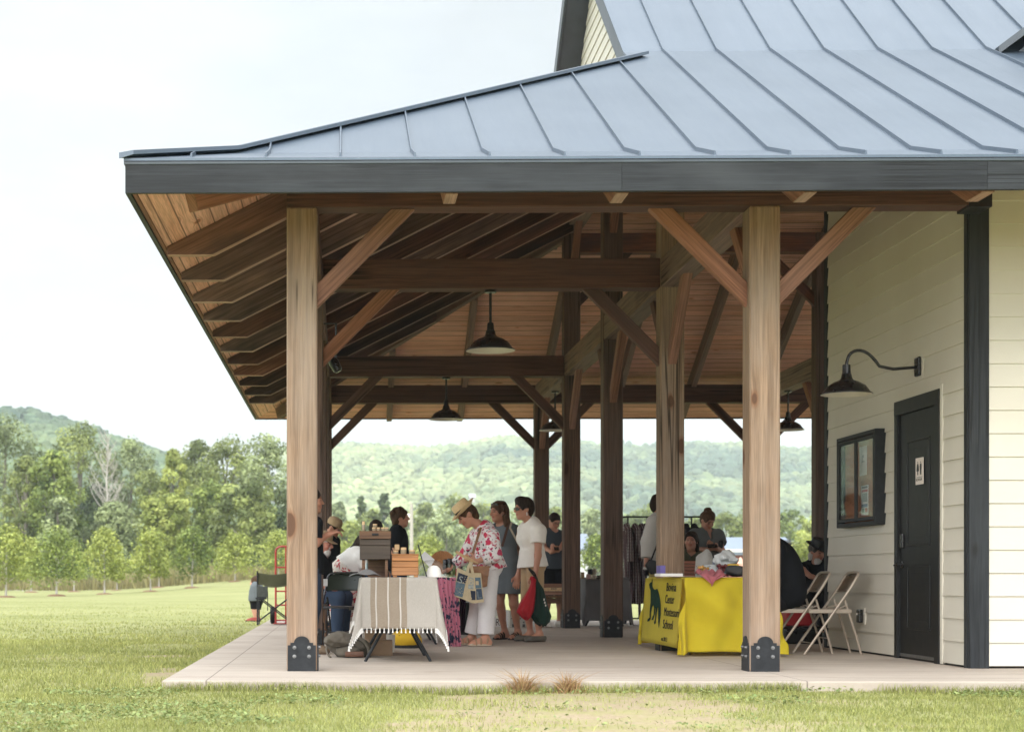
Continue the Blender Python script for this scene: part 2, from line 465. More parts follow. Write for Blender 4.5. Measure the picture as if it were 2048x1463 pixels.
def post_fix(o, post):
    """child of a part whose own mesh is in world metres under PAV"""
    o.parent = post
    o.matrix_parent_inverse = parent_world(PAV).inverted() @ Matrix.Identity(4)
    o.matrix_parent_inverse = Matrix.Identity(4)      # the post already undoes PAV
FRONT = [((1, 0), (0, -1))]
def post(x, y, top, mat, sides=FRONT):
    p = prism('post', [(-H, -H), (H, -H), (H, H), (-H, H)], (x, y, (top + .002) / 2), (1, 0, 0), (0, 1, 0), top - .002, PAV, mat, (0, 0, 1), .01)
    base_plate(p, x, y, sides)
    return p
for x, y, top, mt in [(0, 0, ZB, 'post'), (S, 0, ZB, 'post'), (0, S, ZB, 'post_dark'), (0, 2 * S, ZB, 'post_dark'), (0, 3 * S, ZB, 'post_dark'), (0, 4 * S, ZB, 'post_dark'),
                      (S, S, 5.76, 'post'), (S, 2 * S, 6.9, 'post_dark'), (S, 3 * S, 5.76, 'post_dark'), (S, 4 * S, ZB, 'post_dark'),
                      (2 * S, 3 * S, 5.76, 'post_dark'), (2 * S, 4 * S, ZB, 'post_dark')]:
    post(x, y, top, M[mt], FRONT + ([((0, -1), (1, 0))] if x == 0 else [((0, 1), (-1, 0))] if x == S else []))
bz = (ZB + ZT) / 2; hb = ZT - ZB; W = .235
timber('beam', (-H, 0, bz), (5.26, 0, bz), W, hb, M['beam'])
boxes('beam_pocket', [((5.352, .02, bz + .06), (.18, .27, .45))], PAV, M['blackpaint'])
for y in (S, 3 * S): timber('beam', (H + .001, y, bz), (S - H - .001, y, bz), W, hb, M['beam'])
timber('beam', (-H, 4 * S, bz), (3 * S, 4 * S, bz), W, hb, M['beam'])
for a, b in ((H + .003, S - H - .003),): pass
timber('plate_beam', (0, H + .003, bz), (0, 4 * S - H - .003, bz), W - .01, hb - .004, M['beam'])
ys = [(H, S - H), (S + H, 2 * S - H), (2 * S + H, 3 * S - H), (3 * S + H, 4 * S - H)]
for a, b in ys: timber('long_beam', (S, a + .002, bz), (S, b - .002, bz), W, hb - .006, M['longbeam'])
timber('long_beam', (2 * S, ys[3][0] + .002, bz), (2 * S, ys[3][1] - .002, bz), W, hb - .006, M['longbeam'])
timber('high_beam', (S + H, 3 * S, 5.62), (2 * S - H, 3 * S, 5.62), W, .28, M['rafter'])
timber('high_beam', (2 * S + H, 3 * S, 5.62), (3 * S, 3 * S, 5.62), W, .28, M['rafter'])
timber('high_plate', (S + .3, S, 5.88), (3 * S, S, 5.88), W, .22, M['rafter'])
timber('high_plate', (S, S - .1, 5.88), (S, 2 * S - H - .002, 5.88), W, .22, M['longbeam'])
timber('high_plate', (S, 2 * S + H + .002, 5.88), (S, 3 * S + .1, 5.88), W, .22, M['longbeam'])
def brace(x, y, dx, dy, zb=ZB, th=.089, mat='brace', leg=.785, w=.19):
    """45 degree knee brace rising from a post along (dx, dy)"""
    f = H - .004
    o = (x + dx * f, y + dy * f, zb)
    poly = [(0, -leg), (leg, .004), (leg - w, .004), (0, -leg + w)]
    prism('brace', poly, o, (dx, dy, 0), (0, 0, 1), th, PAV, M[mat], (dx, dy, 1), .006)
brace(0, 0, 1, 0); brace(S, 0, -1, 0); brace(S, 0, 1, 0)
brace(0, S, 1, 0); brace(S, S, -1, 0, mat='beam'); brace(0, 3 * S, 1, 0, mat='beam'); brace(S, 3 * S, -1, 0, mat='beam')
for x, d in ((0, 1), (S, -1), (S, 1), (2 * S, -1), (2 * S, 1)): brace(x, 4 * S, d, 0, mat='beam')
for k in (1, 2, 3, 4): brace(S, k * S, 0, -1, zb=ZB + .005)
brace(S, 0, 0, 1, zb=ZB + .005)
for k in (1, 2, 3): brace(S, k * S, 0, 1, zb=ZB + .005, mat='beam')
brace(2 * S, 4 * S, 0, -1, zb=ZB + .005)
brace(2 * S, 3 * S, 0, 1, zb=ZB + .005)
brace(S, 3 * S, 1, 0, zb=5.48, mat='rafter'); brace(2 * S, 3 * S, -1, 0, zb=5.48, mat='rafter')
for k in (2, 3): brace(S, k * S, 0, -1, zb=5.775)
# rafters with plumb-cut tails
def rafter(org, ax, d1, tail=True, mat='rafter', th=.09, zt=3.487, xt=-.78):
    dep = .262
    if d1 < .0:
        poly = [(-1.17, 3.487), (-.78, 3.487), (d1, zu(d1) - dep), (d1, zu(d1)), (-1.17, 3.56)]
        if d1 < -.78: poly = [(-1.17, 3.487), (d1, 3.487), (d1, zu(d1)), (-1.17, 3.56)]
    else: poly = [(-1.17, zt), (xt, zt), (d1, zu(d1) - dep), (d1, zu(d1)), (-1.17, 3.56)]
    poly = [(a, b - .003) for a, b in poly]
    ob = prism('rafter', poly, org, ax, (0, 0, 1), th, PAV, M[mat], (ax[0], ax[1], .5), .004)
    if mat == 'rafter' or zt > 3.5:                      # lower faces get the paler wood, slab bounce light painted in
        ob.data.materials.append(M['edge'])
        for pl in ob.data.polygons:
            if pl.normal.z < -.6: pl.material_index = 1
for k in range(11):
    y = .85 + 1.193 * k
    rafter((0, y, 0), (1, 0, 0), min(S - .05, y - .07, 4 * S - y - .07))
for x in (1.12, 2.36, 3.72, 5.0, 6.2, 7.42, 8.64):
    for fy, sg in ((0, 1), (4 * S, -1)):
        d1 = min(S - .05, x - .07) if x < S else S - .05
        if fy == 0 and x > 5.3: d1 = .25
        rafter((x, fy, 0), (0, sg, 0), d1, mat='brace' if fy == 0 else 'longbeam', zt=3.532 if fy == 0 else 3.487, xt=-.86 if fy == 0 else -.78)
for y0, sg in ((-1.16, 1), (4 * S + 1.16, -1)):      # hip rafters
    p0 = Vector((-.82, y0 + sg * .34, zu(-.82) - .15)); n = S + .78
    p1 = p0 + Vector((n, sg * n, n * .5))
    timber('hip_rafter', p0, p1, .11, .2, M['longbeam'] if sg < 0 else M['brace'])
# boards under the roof
def sheet(name, polys, mat, th, uvdir, parent=PAV, up=False):
    bm = bmesh.new()
    for poly in polys:
        f = bm.faces.new([bm.verts.new(p) for p in poly])
    bmesh.ops.remove_doubles(bm, verts=bm.verts, dist=1e-4)
    bmesh.ops.recalc_face_normals(bm, faces=bm.faces)
    if (sum((f.normal.z for f in bm.faces)) > 0) != up: bmesh.ops.reverse_faces(bm, faces=bm.faces)
    if th:
        ex = bmesh.ops.extrude_face_region(bm, geom=bm.faces[:])
        vs = [g for g in ex['geom'] if isinstance(g, bmesh.types.BMVert)]
        bmesh.ops.translate(bm, verts=vs, vec=(0, 0, th))
    bm.normal_update()
    uv_by_dir(bm, Vector(uvdir))
    bmesh.ops.recalc_face_normals(bm, faces=bm.faces)
    me = bpy.data.meshes.new(name); bm.to_mesh(me); bm.free()
    o = link(name, me, None, None, mat)
    if parent is not None: world_child(o, parent)
    return o
XR = 15.0; e = 1.185; zl = zu(-e); zk = zu(S); YC = 4 * S
zr = zk + .75 * S
sheet('ceiling_boards', [[(-e, -e, zl), (-e, YC + e, zl), (S, 3 * S, zk), (S, S, zk)]], M['ceiling'], .03, (0, 1, 0))
sheet('ceiling_boards', [[(-e, YC + e, zl), (XR, YC + e, zl), (XR, 3 * S, zk), (S, 3 * S, zk)], [(S, 3 * S, zk), (XR, 3 * S, zk), (XR, 2 * S, zr), (S, 2 * S, zr)]], M['ceiling'], .03, (1, 0, 0))
sheet('ceiling_boards', [[(-e, -e, zl), (XR, -e, zl), (XR, S, zk), (S, S, zk)], [(S, S, zk), (XR, S, zk), (XR, 2 * S, zr), (S, 2 * S, zr)]], M['ceiling'], .03, (1, 0, 0))
# fascia
zf0, zf1 = 3.529, 3.733
def fascia(p0, p1, n):
    p0, p1 = Vector(p0), Vector(p1); d = (p1 - p0)
    o1 = prism('fascia_board', [(0, zf0), (d.length, zf0), (d.length, zf1), (0, zf1)], (p0.x + n[0] * .0195, p0.y + n[1] * .0195, 0), d, (0, 0, 1), .038, PAV, M['fascia'], d, .0015)
    prism('sub_fascia', [(0, zf0 + .012), (d.length, zf0 + .012), (d.length, zf1 - .02), (0, zf1 - .02)], (p0.x - n[0] * .0185, p0.y - n[1] * .0185, 0), d, (0, 0, 1), .034, PAV, M['brace'], d, .004)
fascia((-OV - .037, -OV, 0), (2.34, -OV, 0), (0, -1)); fascia((2.341, -OV, 0), (4.96, -OV, 0), (0, -1)); fascia((4.961, -OV, 0), (9, -OV, 0), (0, -1)); fascia((9.003, -OV, 0), (XR, -OV, 0), (0, -1))
fascia((-OV, -OV + .003, 0), (-OV, YC + OV - .003, 0), (-1, 0))
fascia((-OV - .037, YC + OV, 0), (XR, YC + OV, 0), (0, 1))
# metal roof: flare, porch pitch, steep upper pitch
E0, ZE, E1, ZF, YK, ZK = 1.262, 3.78, .56, 3.995, S - .09, 6.075
ZRG = ZK + .762 * (2 * S - YK)
def rz(d):
    if d < -E1: return ZE + (d + E0) * (ZF - ZE) / (E0 - E1)
    if d < YK: return ZF + (d + E1) * (ZK - ZF) / (YK + E1)
    return ZK + (d - YK) * .762
XG = 3.165          # rake edge of the tall gable
def fb(sg):
    q = (lambda y: y) if sg > 0 else (lambda y: YC - y)
    P = lambda x, d: (x, q(d), rz(d))
    return [[P(-E0, -E0), P(XR, -E0), P(XR, -E1), P(-E1, -E1)], [P(-E1, -E1), P(XR, -E1), P(XR, XG), P(XG, XG)], [P(XG, XG), P(XR, XG), P(XR, YK), P(XG, YK)], [P(XG, YK), P(XR, YK), P(XR, 2 * S), P(XG, 2 * S)]]
def seams(name, runs, parent, mat):
    bm = bmesh.new()
    for pts, side in runs:
        w = Vector(side) * .009
        for a, b in zip(pts, pts[1:]):
            a, b = Vector(a), Vector(b); up = Vector((0, 0, .031))
            v = [bm.verts.new(p) for p in (a - w, a + w, a + w * .6 + up, a - w * .6 + up, b - w, b + w, b + w * .6 + up, b - w * .6 + up)]
            for q in ((0, 1, 2, 3), (7, 6, 5, 4), (0, 4, 5, 1), (1, 5, 6, 2), (2, 6, 7, 3), (3, 7, 4, 0)): bm.faces.new([v[i] for i in q])
    bm.from_mesh(parent.data)
    bm.to_mesh(parent.data); bm.free()
    return parent
for sg in (1, -1):
    o = sheet('roof_slope', fb(sg), M['roof'], -.02, (0, 1, .5), up=True)
    runs = []
    for k in range(-9, 21):
        x = 3.569 + .5435 * k
        if x > XR - .1: continue
        top = 2 * S if x > XG + .05 else x - .09
        if top < -E0 + .12: continue
        ds = [-E0 + .075] + [d for d in (-E1, YK) if d < top] + [top]
        runs.append(([(x, d if sg > 0 else YC - d, rz(d)) for d in ds], (1, 0, 0)))
    seams('seam', runs, o, M['roof'])
P = lambda d, y: (d, y, rz(d))
o = sheet('roof_slope', [[P(-E0, -E0), P(-E1, -E1), P(-E1, YC + E1), P(-E0, YC + E0)], [P(-E1, -E1), P(XG, XG), P(XG, YC - XG), P(-E1, YC + E1)]], M['roof'], -.02, (1, 0, .5), up=True)
runs = []
for k in range(0, 32):
    y = -.9 + .5435 * k
    top = min(XG + .2, y, YC - y) - .09
    if top < -E0 + .12: continue
    ds = [-E0 + .075] + [d for d in (-E1,) if d < top] + [top]
    runs.append(([(d, y, rz(d)) for d in ds], (0, 1, 0)))
seams('seam', runs, o, M['roof'])
def strip(name, pts, w, th, mat, drop=None, parent=PAV):
    """bent cap along pts, side vectors w(i) left and right"""
    bm = bmesh.new(); rows = []
    for p, (l, r) in zip(pts, w):
        p, l, r = Vector(p), Vector(l), Vector(r)
        rows.append([bm.verts.new(p + l), bm.verts.new(p + Vector((0, 0, th))), bm.verts.new(p + r), bm.verts.new(p + r - Vector((0, 0, .03))), bm.verts.new(p - Vector((0, 0, .03))), bm.verts.new(p + l - Vector((0, 0, .03)))])
    for a, b in zip(rows, rows[1:]):
        for k in range(6): bm.faces.new((a[k], a[(k + 1) % 6], b[(k + 1) % 6], b[k]))
    bm.faces.new(rows[0][::-1]); bm.faces.new(rows[-1])
    o = link(name, bm_mesh(bm, name), None, None, mat); world_child(o, parent); return o
for sg in (1, -1):
    q = (lambda y: y) if sg > 0 else (lambda y: YC - y)
    ds = [-E0 - .03, -E1, XG + .1]
    wl, hh = .105, .052
    ws = []
    for d in ds:
        sl = .31 if d < -.6 else .5
        ws.append(((wl, q(d - wl) - q(d), hh - sl * wl + .02), (-wl, q(d + wl) - q(d), hh - sl * wl + .02)))
        ws[-1] = ((wl, 0 - sg * 0, 0.035 - 0), (0, sg * wl, 0.035)) if False else ((wl, 0, .03), (0, sg * wl, .03))
    # the cap lies on both slopes: moving along x keeps the front slope height, moving along y keeps the left slope height
    strip('hip_cap', [(d, q(d), rz(d) + .03) for d in ds], ws, .012, M['roof'])
# drip edge under the metal
def drip(p0, p1, n):
    p0, p1 = Vector(p0), Vector(p1); d = p1 - p0
    prism('drip_edge', [(0, zf1 + .001), (d.length, zf1 + .001), (d.length, ZE - .021), (0, ZE - .021)], (p0.x, p0.y, 0), d, (0, 0, 1), .05, PAV, M['roofdark'], d, .004)
drip((-1.262, -1.232, 0), (XR, -1.232, 0), 0); drip((-1.238, -1.2, 0), (-1.238, YC + 1.2, 0), 0); drip((-1.262, YC + 1.232, 0), (XR, YC + 1.232, 0), 0)
timber('ridge_cap', (XG, 2 * S, ZRG + .01), (XR, 2 * S, ZRG + .01), .28, .05, M['roof'])
# rake trim, gable wall
for sg in (1, -1):
    q = (lambda y: y) if sg > 0 else (lambda y: YC - y)
    a, b = Vector((XG + .02, q(YK - .3), rz(YK) - .14 - .2)), Vector((XG + .02, q(2 * S), rz(2 * S) - .13))
    a.z = rz(YK) - .13 - .3 * .762
    timber('rake_board', a, b, .04, .2, M['roofdark'])
    sheet('rake_soffit', [[(XG + .03, q(YK - .3), a.z - .1), (3.5, q(YK - .3), a.z - .1), (3.5, q(2 * S), b.z - .1), (XG + .03, q(2 * S), b.z - .1)]], M['roofdark'], .02, (0, 1, 0))
def lap_wall(name, org, along, L, nrm, z0, z1, lo=None, hi=None, pitch=.19, mat=None, skip=()):
    """overlapping boards; lo/hi(z) clip the run of each board; skip = (a, b, z0, z1) openings"""
    bm = bmesh.new(); org, al, n = Vector(org), Vector(along), Vector(nrm)
    z = z0
    while z < z1 - .02:
        t = min(z + pitch, z1)
        a = lo((z + t) / 2) if lo else 0; b = hi((z + t) / 2) if hi else L
        runs = [(a, b)]
        for sa, sb, s0, s1 in skip:
            if t > s0 + .002 and z < s1 - .002:
                runs = [r for x, y in runs for r in (((x, min(y, sa)), (max(x, sb), y)) if not (y <= sa or x >= sb) else ((x, y),)) if r[1] - r[0] > .01]
        bits = [(a, b, z, t) for a, b in runs]
        for sa, sb, s0, s1 in skip:
            if z < s1 < t - .01: bits.append((sa, sb, s1 + .001, t))
        for a, b, z_, t_ in bits:
            for c0, c1 in [(a, b)]:
                v = []
                for s_ in (c0, c1):
                    for dz, dn in ((0, 0), (0, .02), (t_ - z_ + .012, .006), (t_ - z_ + .012, 0)):
                        v.append(bm.verts.new(org + al * s_ + n * dn + Vector((0, 0, z_ + dz))))
                for f in ((0, 1, 2, 3), (7, 6, 5, 4), (1, 5, 6, 2), (0, 4, 5, 1), (3, 2, 6, 7), (0, 3, 7, 4)): bm.faces.new([v[i] for i in f])
        z += pitch
    o = link(name, bm_mesh(bm, name), None, None, mat or M['siding']); world_child(o, PAV); return o
def gy(z):
    d = YK + max(0, (z + .2 - ZK)) / .762
    return d
lap_wall('gable_siding', (3.5, 0, 0), (0, 1, 0), 1, (-1, 0, 0), 5.9, ZRG - .25, lo=lambda z: gy(z), hi=lambda z: YC - gy(z), pitch=.155)
prism('gable_backing', [(YK + .05, 5.85), (YC - YK - .05, 5.85), (YC - YK - .05, ZK - .15), (2 * S, ZRG - .25), (YK + .05, ZK - .15)], (3.53, 0, 0), (0, 1, 0), (0, 0, 1), .04, PAV, M['blackpaint'])
# ---- enclosed room at the right: side wall with door, front wall
XW, YW0, YW1 = 5.46, .39, 4.38
def roof_lo(z): return max(YW0 + .075, (z + .34 - 3.56) / .5 - 1.17)
D0, D1 = atx(1884.8, 1326.6, XW).y, atx(1794.8, 1313, XW).y      # door casing, near and far side
DT = atx(1884.8, 776.3, XW).z
lap_wall('side_wall', (XW, 0, 0), (0, 1, 0), YW1, (-1, 0, 0), .02, 5.7, lo=roof_lo, hi=lambda z: YW1 - .06, skip=[(D0, D1, 0, DT)])
lap_wall('front_wall', (5.59, YW0, 0), (1, 0, 0), 9, (0, -1, 0), .02, 4.2)
boxes('wall_core', [((XW + .08, (YW0 + YW1) / 2 + .1, 1.75), (.13, YW1 - YW0 - .25, 3.5)), ((10.3, YW0 + .08, 2.02), (9.4, .13, 4.0)), ((10.3, YW1 - .1, 2.2), (9.6, .15, 4.4))], PAV, M['blackpaint'])
boxes('corner_board', [((XW + .0625, YW0 - .012, 2.1), (.165, .026, 4.2)), ((XW - .013, YW0 + .038, 2.1), (.026, .075, 4.2))], PAV, M['fascia'], uvdir=(0, 0, 1))
boxes('corner_board', [((XW - .013, YW1 - .03, 2.7), (.026, .1, 5.4)), ((XW + .03, YW1 + .012, 2.7), (.11, .026, 5.4))], PAV, M['fascia'], uvdir=(0, 0, 1))
# door
fr = boxes('door_frame', [((XW - .012, D0 + .06, DT / 2), (.04, .118, DT)), ((XW - .012, D1 - .04, DT / 2), (.04, .078, DT)), ((XW - .013, (D0 + D1) / 2, DT - .065), (.042, D1 - D0 - .002, .13))], PAV, M['blackpaint'])
dz0, dz1, dy0, dy1 = .02, DT - .13, D0 + .12, D1 - .08
dr = boxes('door', [((XW + .02, (dy0 + dy1) / 2, (dz0 + dz1) / 2), (.045, dy1 - dy0, dz1 - dz0))], PAV, M['blackpaint'])
def molding(y0, y1, z0, z1):
    it = []
    x = XW - .0035
    for a, b, c, d in ((y0, y1, z0, z0 + .022), (y0, y1, z1 - .022, z1), (y0, y0 + .022, z0 + .023, z1 - .023), (y1 - .022, y1, z0 + .023, z1 - .023)):
        it.append(((x, (a + b) / 2, (c + d) / 2), (.014, b - a, d - c)))
    it.append(((x + .002, (y0 + y1) / 2, (z0 + z1) / 2), (.006, y1 - y0 - .16, z1 - z0 - .16)))
    o = boxes('door_panel', it, None, M['blackpaint'], .005)
    o.parent = dr
    return o
wy = dy1 - dy0
molding(dy0 + .16, dy1 - .2, 1.02, dz1 - .25); molding(dy0 + .16, dy1 - .2, .27, .86)
h = lathe('handle', [(.0001, 0), (.032, 0), (.032, .012), (.014, .014), (.012, .05), (.0001, .05)], (XW - .002, dy1 - .08, .86), None, M['lampblack'], 14, Matrix.Rotation(R(-90), 4, 'Y'))
bm = bmesh.new(); tube_bm(bm, [(XW - .05, dy1 - .085, .86), (XW - .055, dy1 - .04, .86), (XW - .05, dy1 + .03, .853)], [.01, .011, .008], 8)
hm = bm_mesh(bm, 'lever', True); h.parent = dr
b2 = bmesh.new(); b2.from_mesh(h.data); b2.from_mesh(hm); b2.to_mesh(h.data); b2.free()
lk = boxes('lock', [((XW - .012, dy1 - .08, 1.075), (.028, .07, .135))], None, M['lampblack'], .012, seg=2); lk.parent = dr
sw = boxes('door_sweep', [((XW - .006, (dy0 + dy1) / 2, .035), (.012, wy - .03, .03))], None, M['bolt']); sw.parent = dr
boxes('wall_trim', [((XW - .009, D0 - .0295, DT / 2 + .02), (.03, .055, DT + .03))], PAV, M['siding'])
# a small cross gable far up the front slope, its corner cuts the frame edge
gx, gyy = 7.9, 3.2
G0 = at(2002, 104, 3.3)
bm = bmesh.new()
A = [Vector((G0.x, 3.35, 5.96)), Vector((G0.x + .9, 2.9, 6.62)), Vector((G0.x + 1.8, 3.35, 5.96))]
B = [Vector((a.x, 6.2, a.z)) for a in A]
up = Vector((0, 0, .08))
for i in (0, 1):
    q = [A[i], A[i + 1], B[i + 1], B[i]]
    v = [bm.verts.new(p) for p in q] + [bm.verts.new(p + up) for p in q]
    for f in ((3, 2, 1, 0), (4, 5, 6, 7), (0, 1, 5, 4), (1, 2, 6, 5), (2, 3, 7, 6), (3, 0, 4, 7)): bm.faces.new([v[k] for k in f])
o = link('dormer_roof', bm_mesh(bm, 'dormer_roof'), None, None, M['roofdark']); world_child(o, PAV)
bm = bmesh.new()
v = [bm.verts.new(p) for p in (Vector((G0.x + .15, 3.45, 5.95)), Vector((G0.x + 1.65, 3.45, 5.95)), Vector((G0.x + .9, 3.45, 6.55)))] 
w = [bm.verts.new(p.co + Vector((0, 2.4, 0))) for p in v]
bm.faces.new(v); bm.faces.new(w[::-1])
for i in range(3): bm.faces.new((v[i], w[i], w[(i + 1) % 3], v[(i + 1) % 3]))
o = link('dormer_wall', bm_mesh(bm, 'dormer_wall'), None, None, M['roofdark']); world_child(o, PAV)
# ---- concrete slab
bm = bmesh.new()
box(bm, (-.98, -1.3, -.35), (XR, 15.6, 0)); bevel(bm, .012, 2)
o = link('pavement', bm_mesh(bm, 'pavement'), None, None, M['concrete']); tag(o, None, None, None, 'structure')
# ---------------------------------------------------------------- ground, grass, trees, hills
rng = np.random.default_rng(11)
def sstep(a, b, x):
    t = np.clip((x - a) / (b - a), 0, 1); return t * t * (3 - 2 * t)
_kw = [(rng.normal(size=3), rng.uniform(0, 6.28)) for _ in range(18)]
def fnoise(p, f=1., n=9):
    """smooth pseudo noise about -1..1, p (...,3)"""
    v = 0
    for k, ph in _kw[:n]: v = v + np.sin((p[..., 0] * k[0] + p[..., 1] * k[1] + p[..., 2] * k[2]) * f * 1.7 + ph)
    return v / (n * .55)
def fn2(x, y, f, o=0., n=9): return fnoise(np.stack([np.asarray(x, float) + o, np.asarray(y, float), np.zeros_like(np.asarray(x, float)) + o * .3], -1), f, n)
def ground_z(x, y):
    x = np.asarray(x, float); y = np.asarray(y, float); d = np.maximum(y + 13.1, 1)
    z = -.085 - .0018 * np.clip(y, 0, 140)
    z = z + 1.0 * sstep(-.16, -.02, x / d) * sstep(55, 125, d)
    z = z + .02 * fn2(x, y, .9) * sstep(0, 3, d) + .012 * fn2(x, y, 3., 5) * sstep(60, 20, d)
    z = z + .05 * sstep(4., 9., -y) * 0
    return z
def gz(x, y): return float(ground_z(x, y))
def dirt(x, y):
    """0 grass .. 1 bare soil"""
    v = np.zeros_like(np.asarray(x, float))
    n = fn2(x, y, 2.2, 3) * .5 + fn2(x, y, 7., 9) * .35
    def blob(cx, cy, rx, ry, a=1.):
        return a * np.clip(1.25 - np.sqrt(((x - cx) / rx) ** 2 + ((y - cy) / ry) ** 2) + .55 * n, 0, 1)
    v = np.maximum(v, np.clip(.86 + .3 * fn2(x, y, 3.1, 21), .3, 1.) * np.clip(1.9 - 1.5 * np.maximum(np.abs(x - 1.85 - .1 * (y + 3)) / (1.1 - .12 * (y + 3)), np.abs(y + 2.95) / 1.75) + .6 * n, 0, 1)); v = np.maximum(v, blob(3.4, -2.4, .8, .45, .5))
    v = np.maximum(v, blob(-1.6, -3.75, .35, .12)); v = np.maximum(v, blob(-1.18, .6, .17, 1.3, .95)); v = np.maximum(v, blob(-1.55, 4.2, .45, .5, .9)); v = np.maximum(v, blob(-2.6, 3.6, .9, .25, .5))
    v = np.maximum(v, blob(5.0, -3.7, .45, .2, .9)); v = np.maximum(v, blob(3.4, -3.9, 1.2, .25, .6)); v = np.maximum(v, blob(-2.2, -3.4, .25, .12, .6))
    e = np.clip(1 - np.abs(y + 1.38) / .1 + .5 * n, 0, 1) * (np.asarray(x) > -1) * .8
    return np.maximum(v, e)
def axis(a, b, fine, far, g=1.16):
    v = list(np.arange(a, b, fine)); s = fine; lo = [a]
    while v[-1] < far[1]: s *= g; v.append(v[-1] + s)
    s = fine; l = []
    x = a
    while x > far[0]: s *= g; x -= s; l.append(x)
    return np.array(l[::-1] + v)
gx_ = axis(-6, 7, .075, (-5200, 5200)); gy_ = axis(-5.5, 3, .075, (-120, 6500))
X_, Y_ = np.meshgrid(gx_, gy_, indexing='ij')
Z_ = ground_z(X_, Y_)
nx_, ny_ = len(gx_), len(gy_)
V_ = np.stack([X_, Y_, Z_], -1).reshape(-1, 3)
ii, jj = np.meshgrid(np.arange(nx_ - 1), np.arange(ny_ - 1), indexing='ij'); b_ = (ii * ny_ + jj).ravel()
me = np_mesh('ground', V_, np.stack([b_, b_ + ny_, b_ + ny_ + 1, b_ + 1], -1), True)
D_ = dirt(X_, Y_).ravel()
vcol(me, np.stack([D_, D_ * 0, D_ * 0], -1))
def groundmat():
    t = NT('lawn'); co = t.coord()
    at_ = t.n('Attribute', None, attribute_name='Col'); d = t.n('SeparateColor', {0: at_.outputs['Color']}).outputs[0]
    n1 = t.noise(co, .35, 5, .6); n2 = t.noise(co, 4, 4, .65); n3 = t.noise(co, 34, 4, .7); n4 = t.noise(t.vec(co, (.05, .25, 1)), 1., 4)
    g = t.mix(t.mapr(n1, .3, .7), (.238, .255, .092), (.345, .355, .155))
    g = t.mix(t.mapr(n4, .35, .7, 0., .6), g, (.42, .41, .205))
    g = t.mix(t.mapr(n2, .35, .7, 0., .45), g, (.185, .185, .068))
    g = t.mix(t.mapr(n3, .4, .65, 0., .55), g, (.125, .126, .048))
    s = t.mix(t.mapr(n3, .3, .7), (.27, .21, .135), (.40, .325, .22))
    s = t.mix(t.mapr(n2, .42, .62, 0., .75), s, (.30, .29, .12))
    c = t.mix(t.mapr(t.math('ADD', d, t.math('MULTIPLY', t.math('SUBTRACT', n3, .5), .8)), .3, .6), g, s)
    return t.out(c, .9, t.bump(t.math('ADD', n3, t.math('MULTIPLY', n2, .5)), .6, .02), 0, .15)
M['lawn'] = groundmat()
tag(link('ground', me, None, None, M['lawn']), kind='structure')

# grass blades -------------------------------------------------
def blades(x, y, h, w, lean=.6):
    n = len(x); a = rng.uniform(0, 6.28, n); z = ground_z(x, y)
    w = w + 0 * x; h = h * rng.uniform(.5, 1.2, n); dx, dy = np.cos(a), np.sin(a); l = h * rng.uniform(0.1, lean * 1.6, n); b = rng.uniform(0, 6.28, n)
    P = np.stack([x, y, z - .004], -1); wv = np.stack([dx * w, dy * w, 0 * w], -1) * .5
    mid = P + np.stack([np.cos(b) * l * .35, np.sin(b) * l * .35, h * .6], -1); tip = P + np.stack([np.cos(b) * l, np.sin(b) * l, h], -1)
    V = np.stack([P - wv, P + wv, mid + wv * .75, mid - wv * .75, tip], 1).reshape(-1, 3)
    i = np.arange(n) * 5
    F = np.concatenate([np.stack([i, i + 1, i + 2], -1), np.stack([i, i + 2, i + 3], -1), np.stack([i + 3, i + 2, i + 4], -1)])
    C = np.stack([np.clip(rng.normal(.45, .25, n), 0, 1), rng.uniform(0, 1, n), rng.uniform(0, 1, n)], -1)
    C[:, 0] = np.clip(C[:, 0] + .25 * fn2(x, y, .8, 2), 0, 1)
    return V, F, np.repeat(C, 5, 0)
def merge(parts):
    Vs, Fs, Cs, o = [], [], [], 0
    for V, F, C in parts:
        Vs.append(V); Fs.append(F + o); Cs.append(C); o += len(V)
    return np.concatenate(Vs), np.concatenate(Fs), np.concatenate(Cs)
def scatter(n, x0, x1, y0, y1, lim=.45, slab=True):
    x = rng.uniform(x0, x1, n); y = rng.uniform(y0, y1, n)
    k = dirt(x, y) + rng.normal(0, .22, n) < lim
    if slab: k &= ~((x > -1.0) & (y > -1.312) & (y < 15.7))
    return x[k], y[k]
parts = []
x, y = scatter(75000, -3.2, 6.2, -4.4, -1.29); parts.append(blades(x, y, .030 * (1 + .5 * fn2(x, y, 1.6, 4)) + .006, .0048))
x, y = scatter(16000, -3.2, 6.2, -4.4, -1.29, .75); parts.append(blades(x, y, .022 + 0 * x, .005, 1.2))
x, y = scatter(60000, -6, -.95, -1.3, 8); parts.append(blades(x, y, .032 * (1 + .4 * fn2(x, y, 1.3, 4)) + .008, .007))
x, y = scatter(60000, 0, 1, 0, 1, 9., False); y = 8 + 47 * y ** 1.7; x = -1. - x * (5.5 + .27 * (y + 13)); k = rng.uniform(0, 1, len(x)) < 1.15 - (y - 8) / 47; x, y = x[k], y[k]; parts.append(blades(x, y, .045 * (1 - .012 * (y - 8)), .011))
x = rng.uniform(-1, 6.2, 5200); y = -1.318 - np.abs(rng.normal(0, .04, 5200)); k = fn2(x, y, 1.1, 7) > -.25; parts.append(blades(x[k], y[k], .075 + 0 * x[k], .005, .5))
V, F, C = merge(parts)
M['grass'] = leafmat('grass_blades', (.145, .168, .042), (.42, .425, .15), .35, .7)
me = np_mesh('grass', V, F); vcol(me, C); tag(link('grass', me, None, None, M['grass']), kind='stuff')
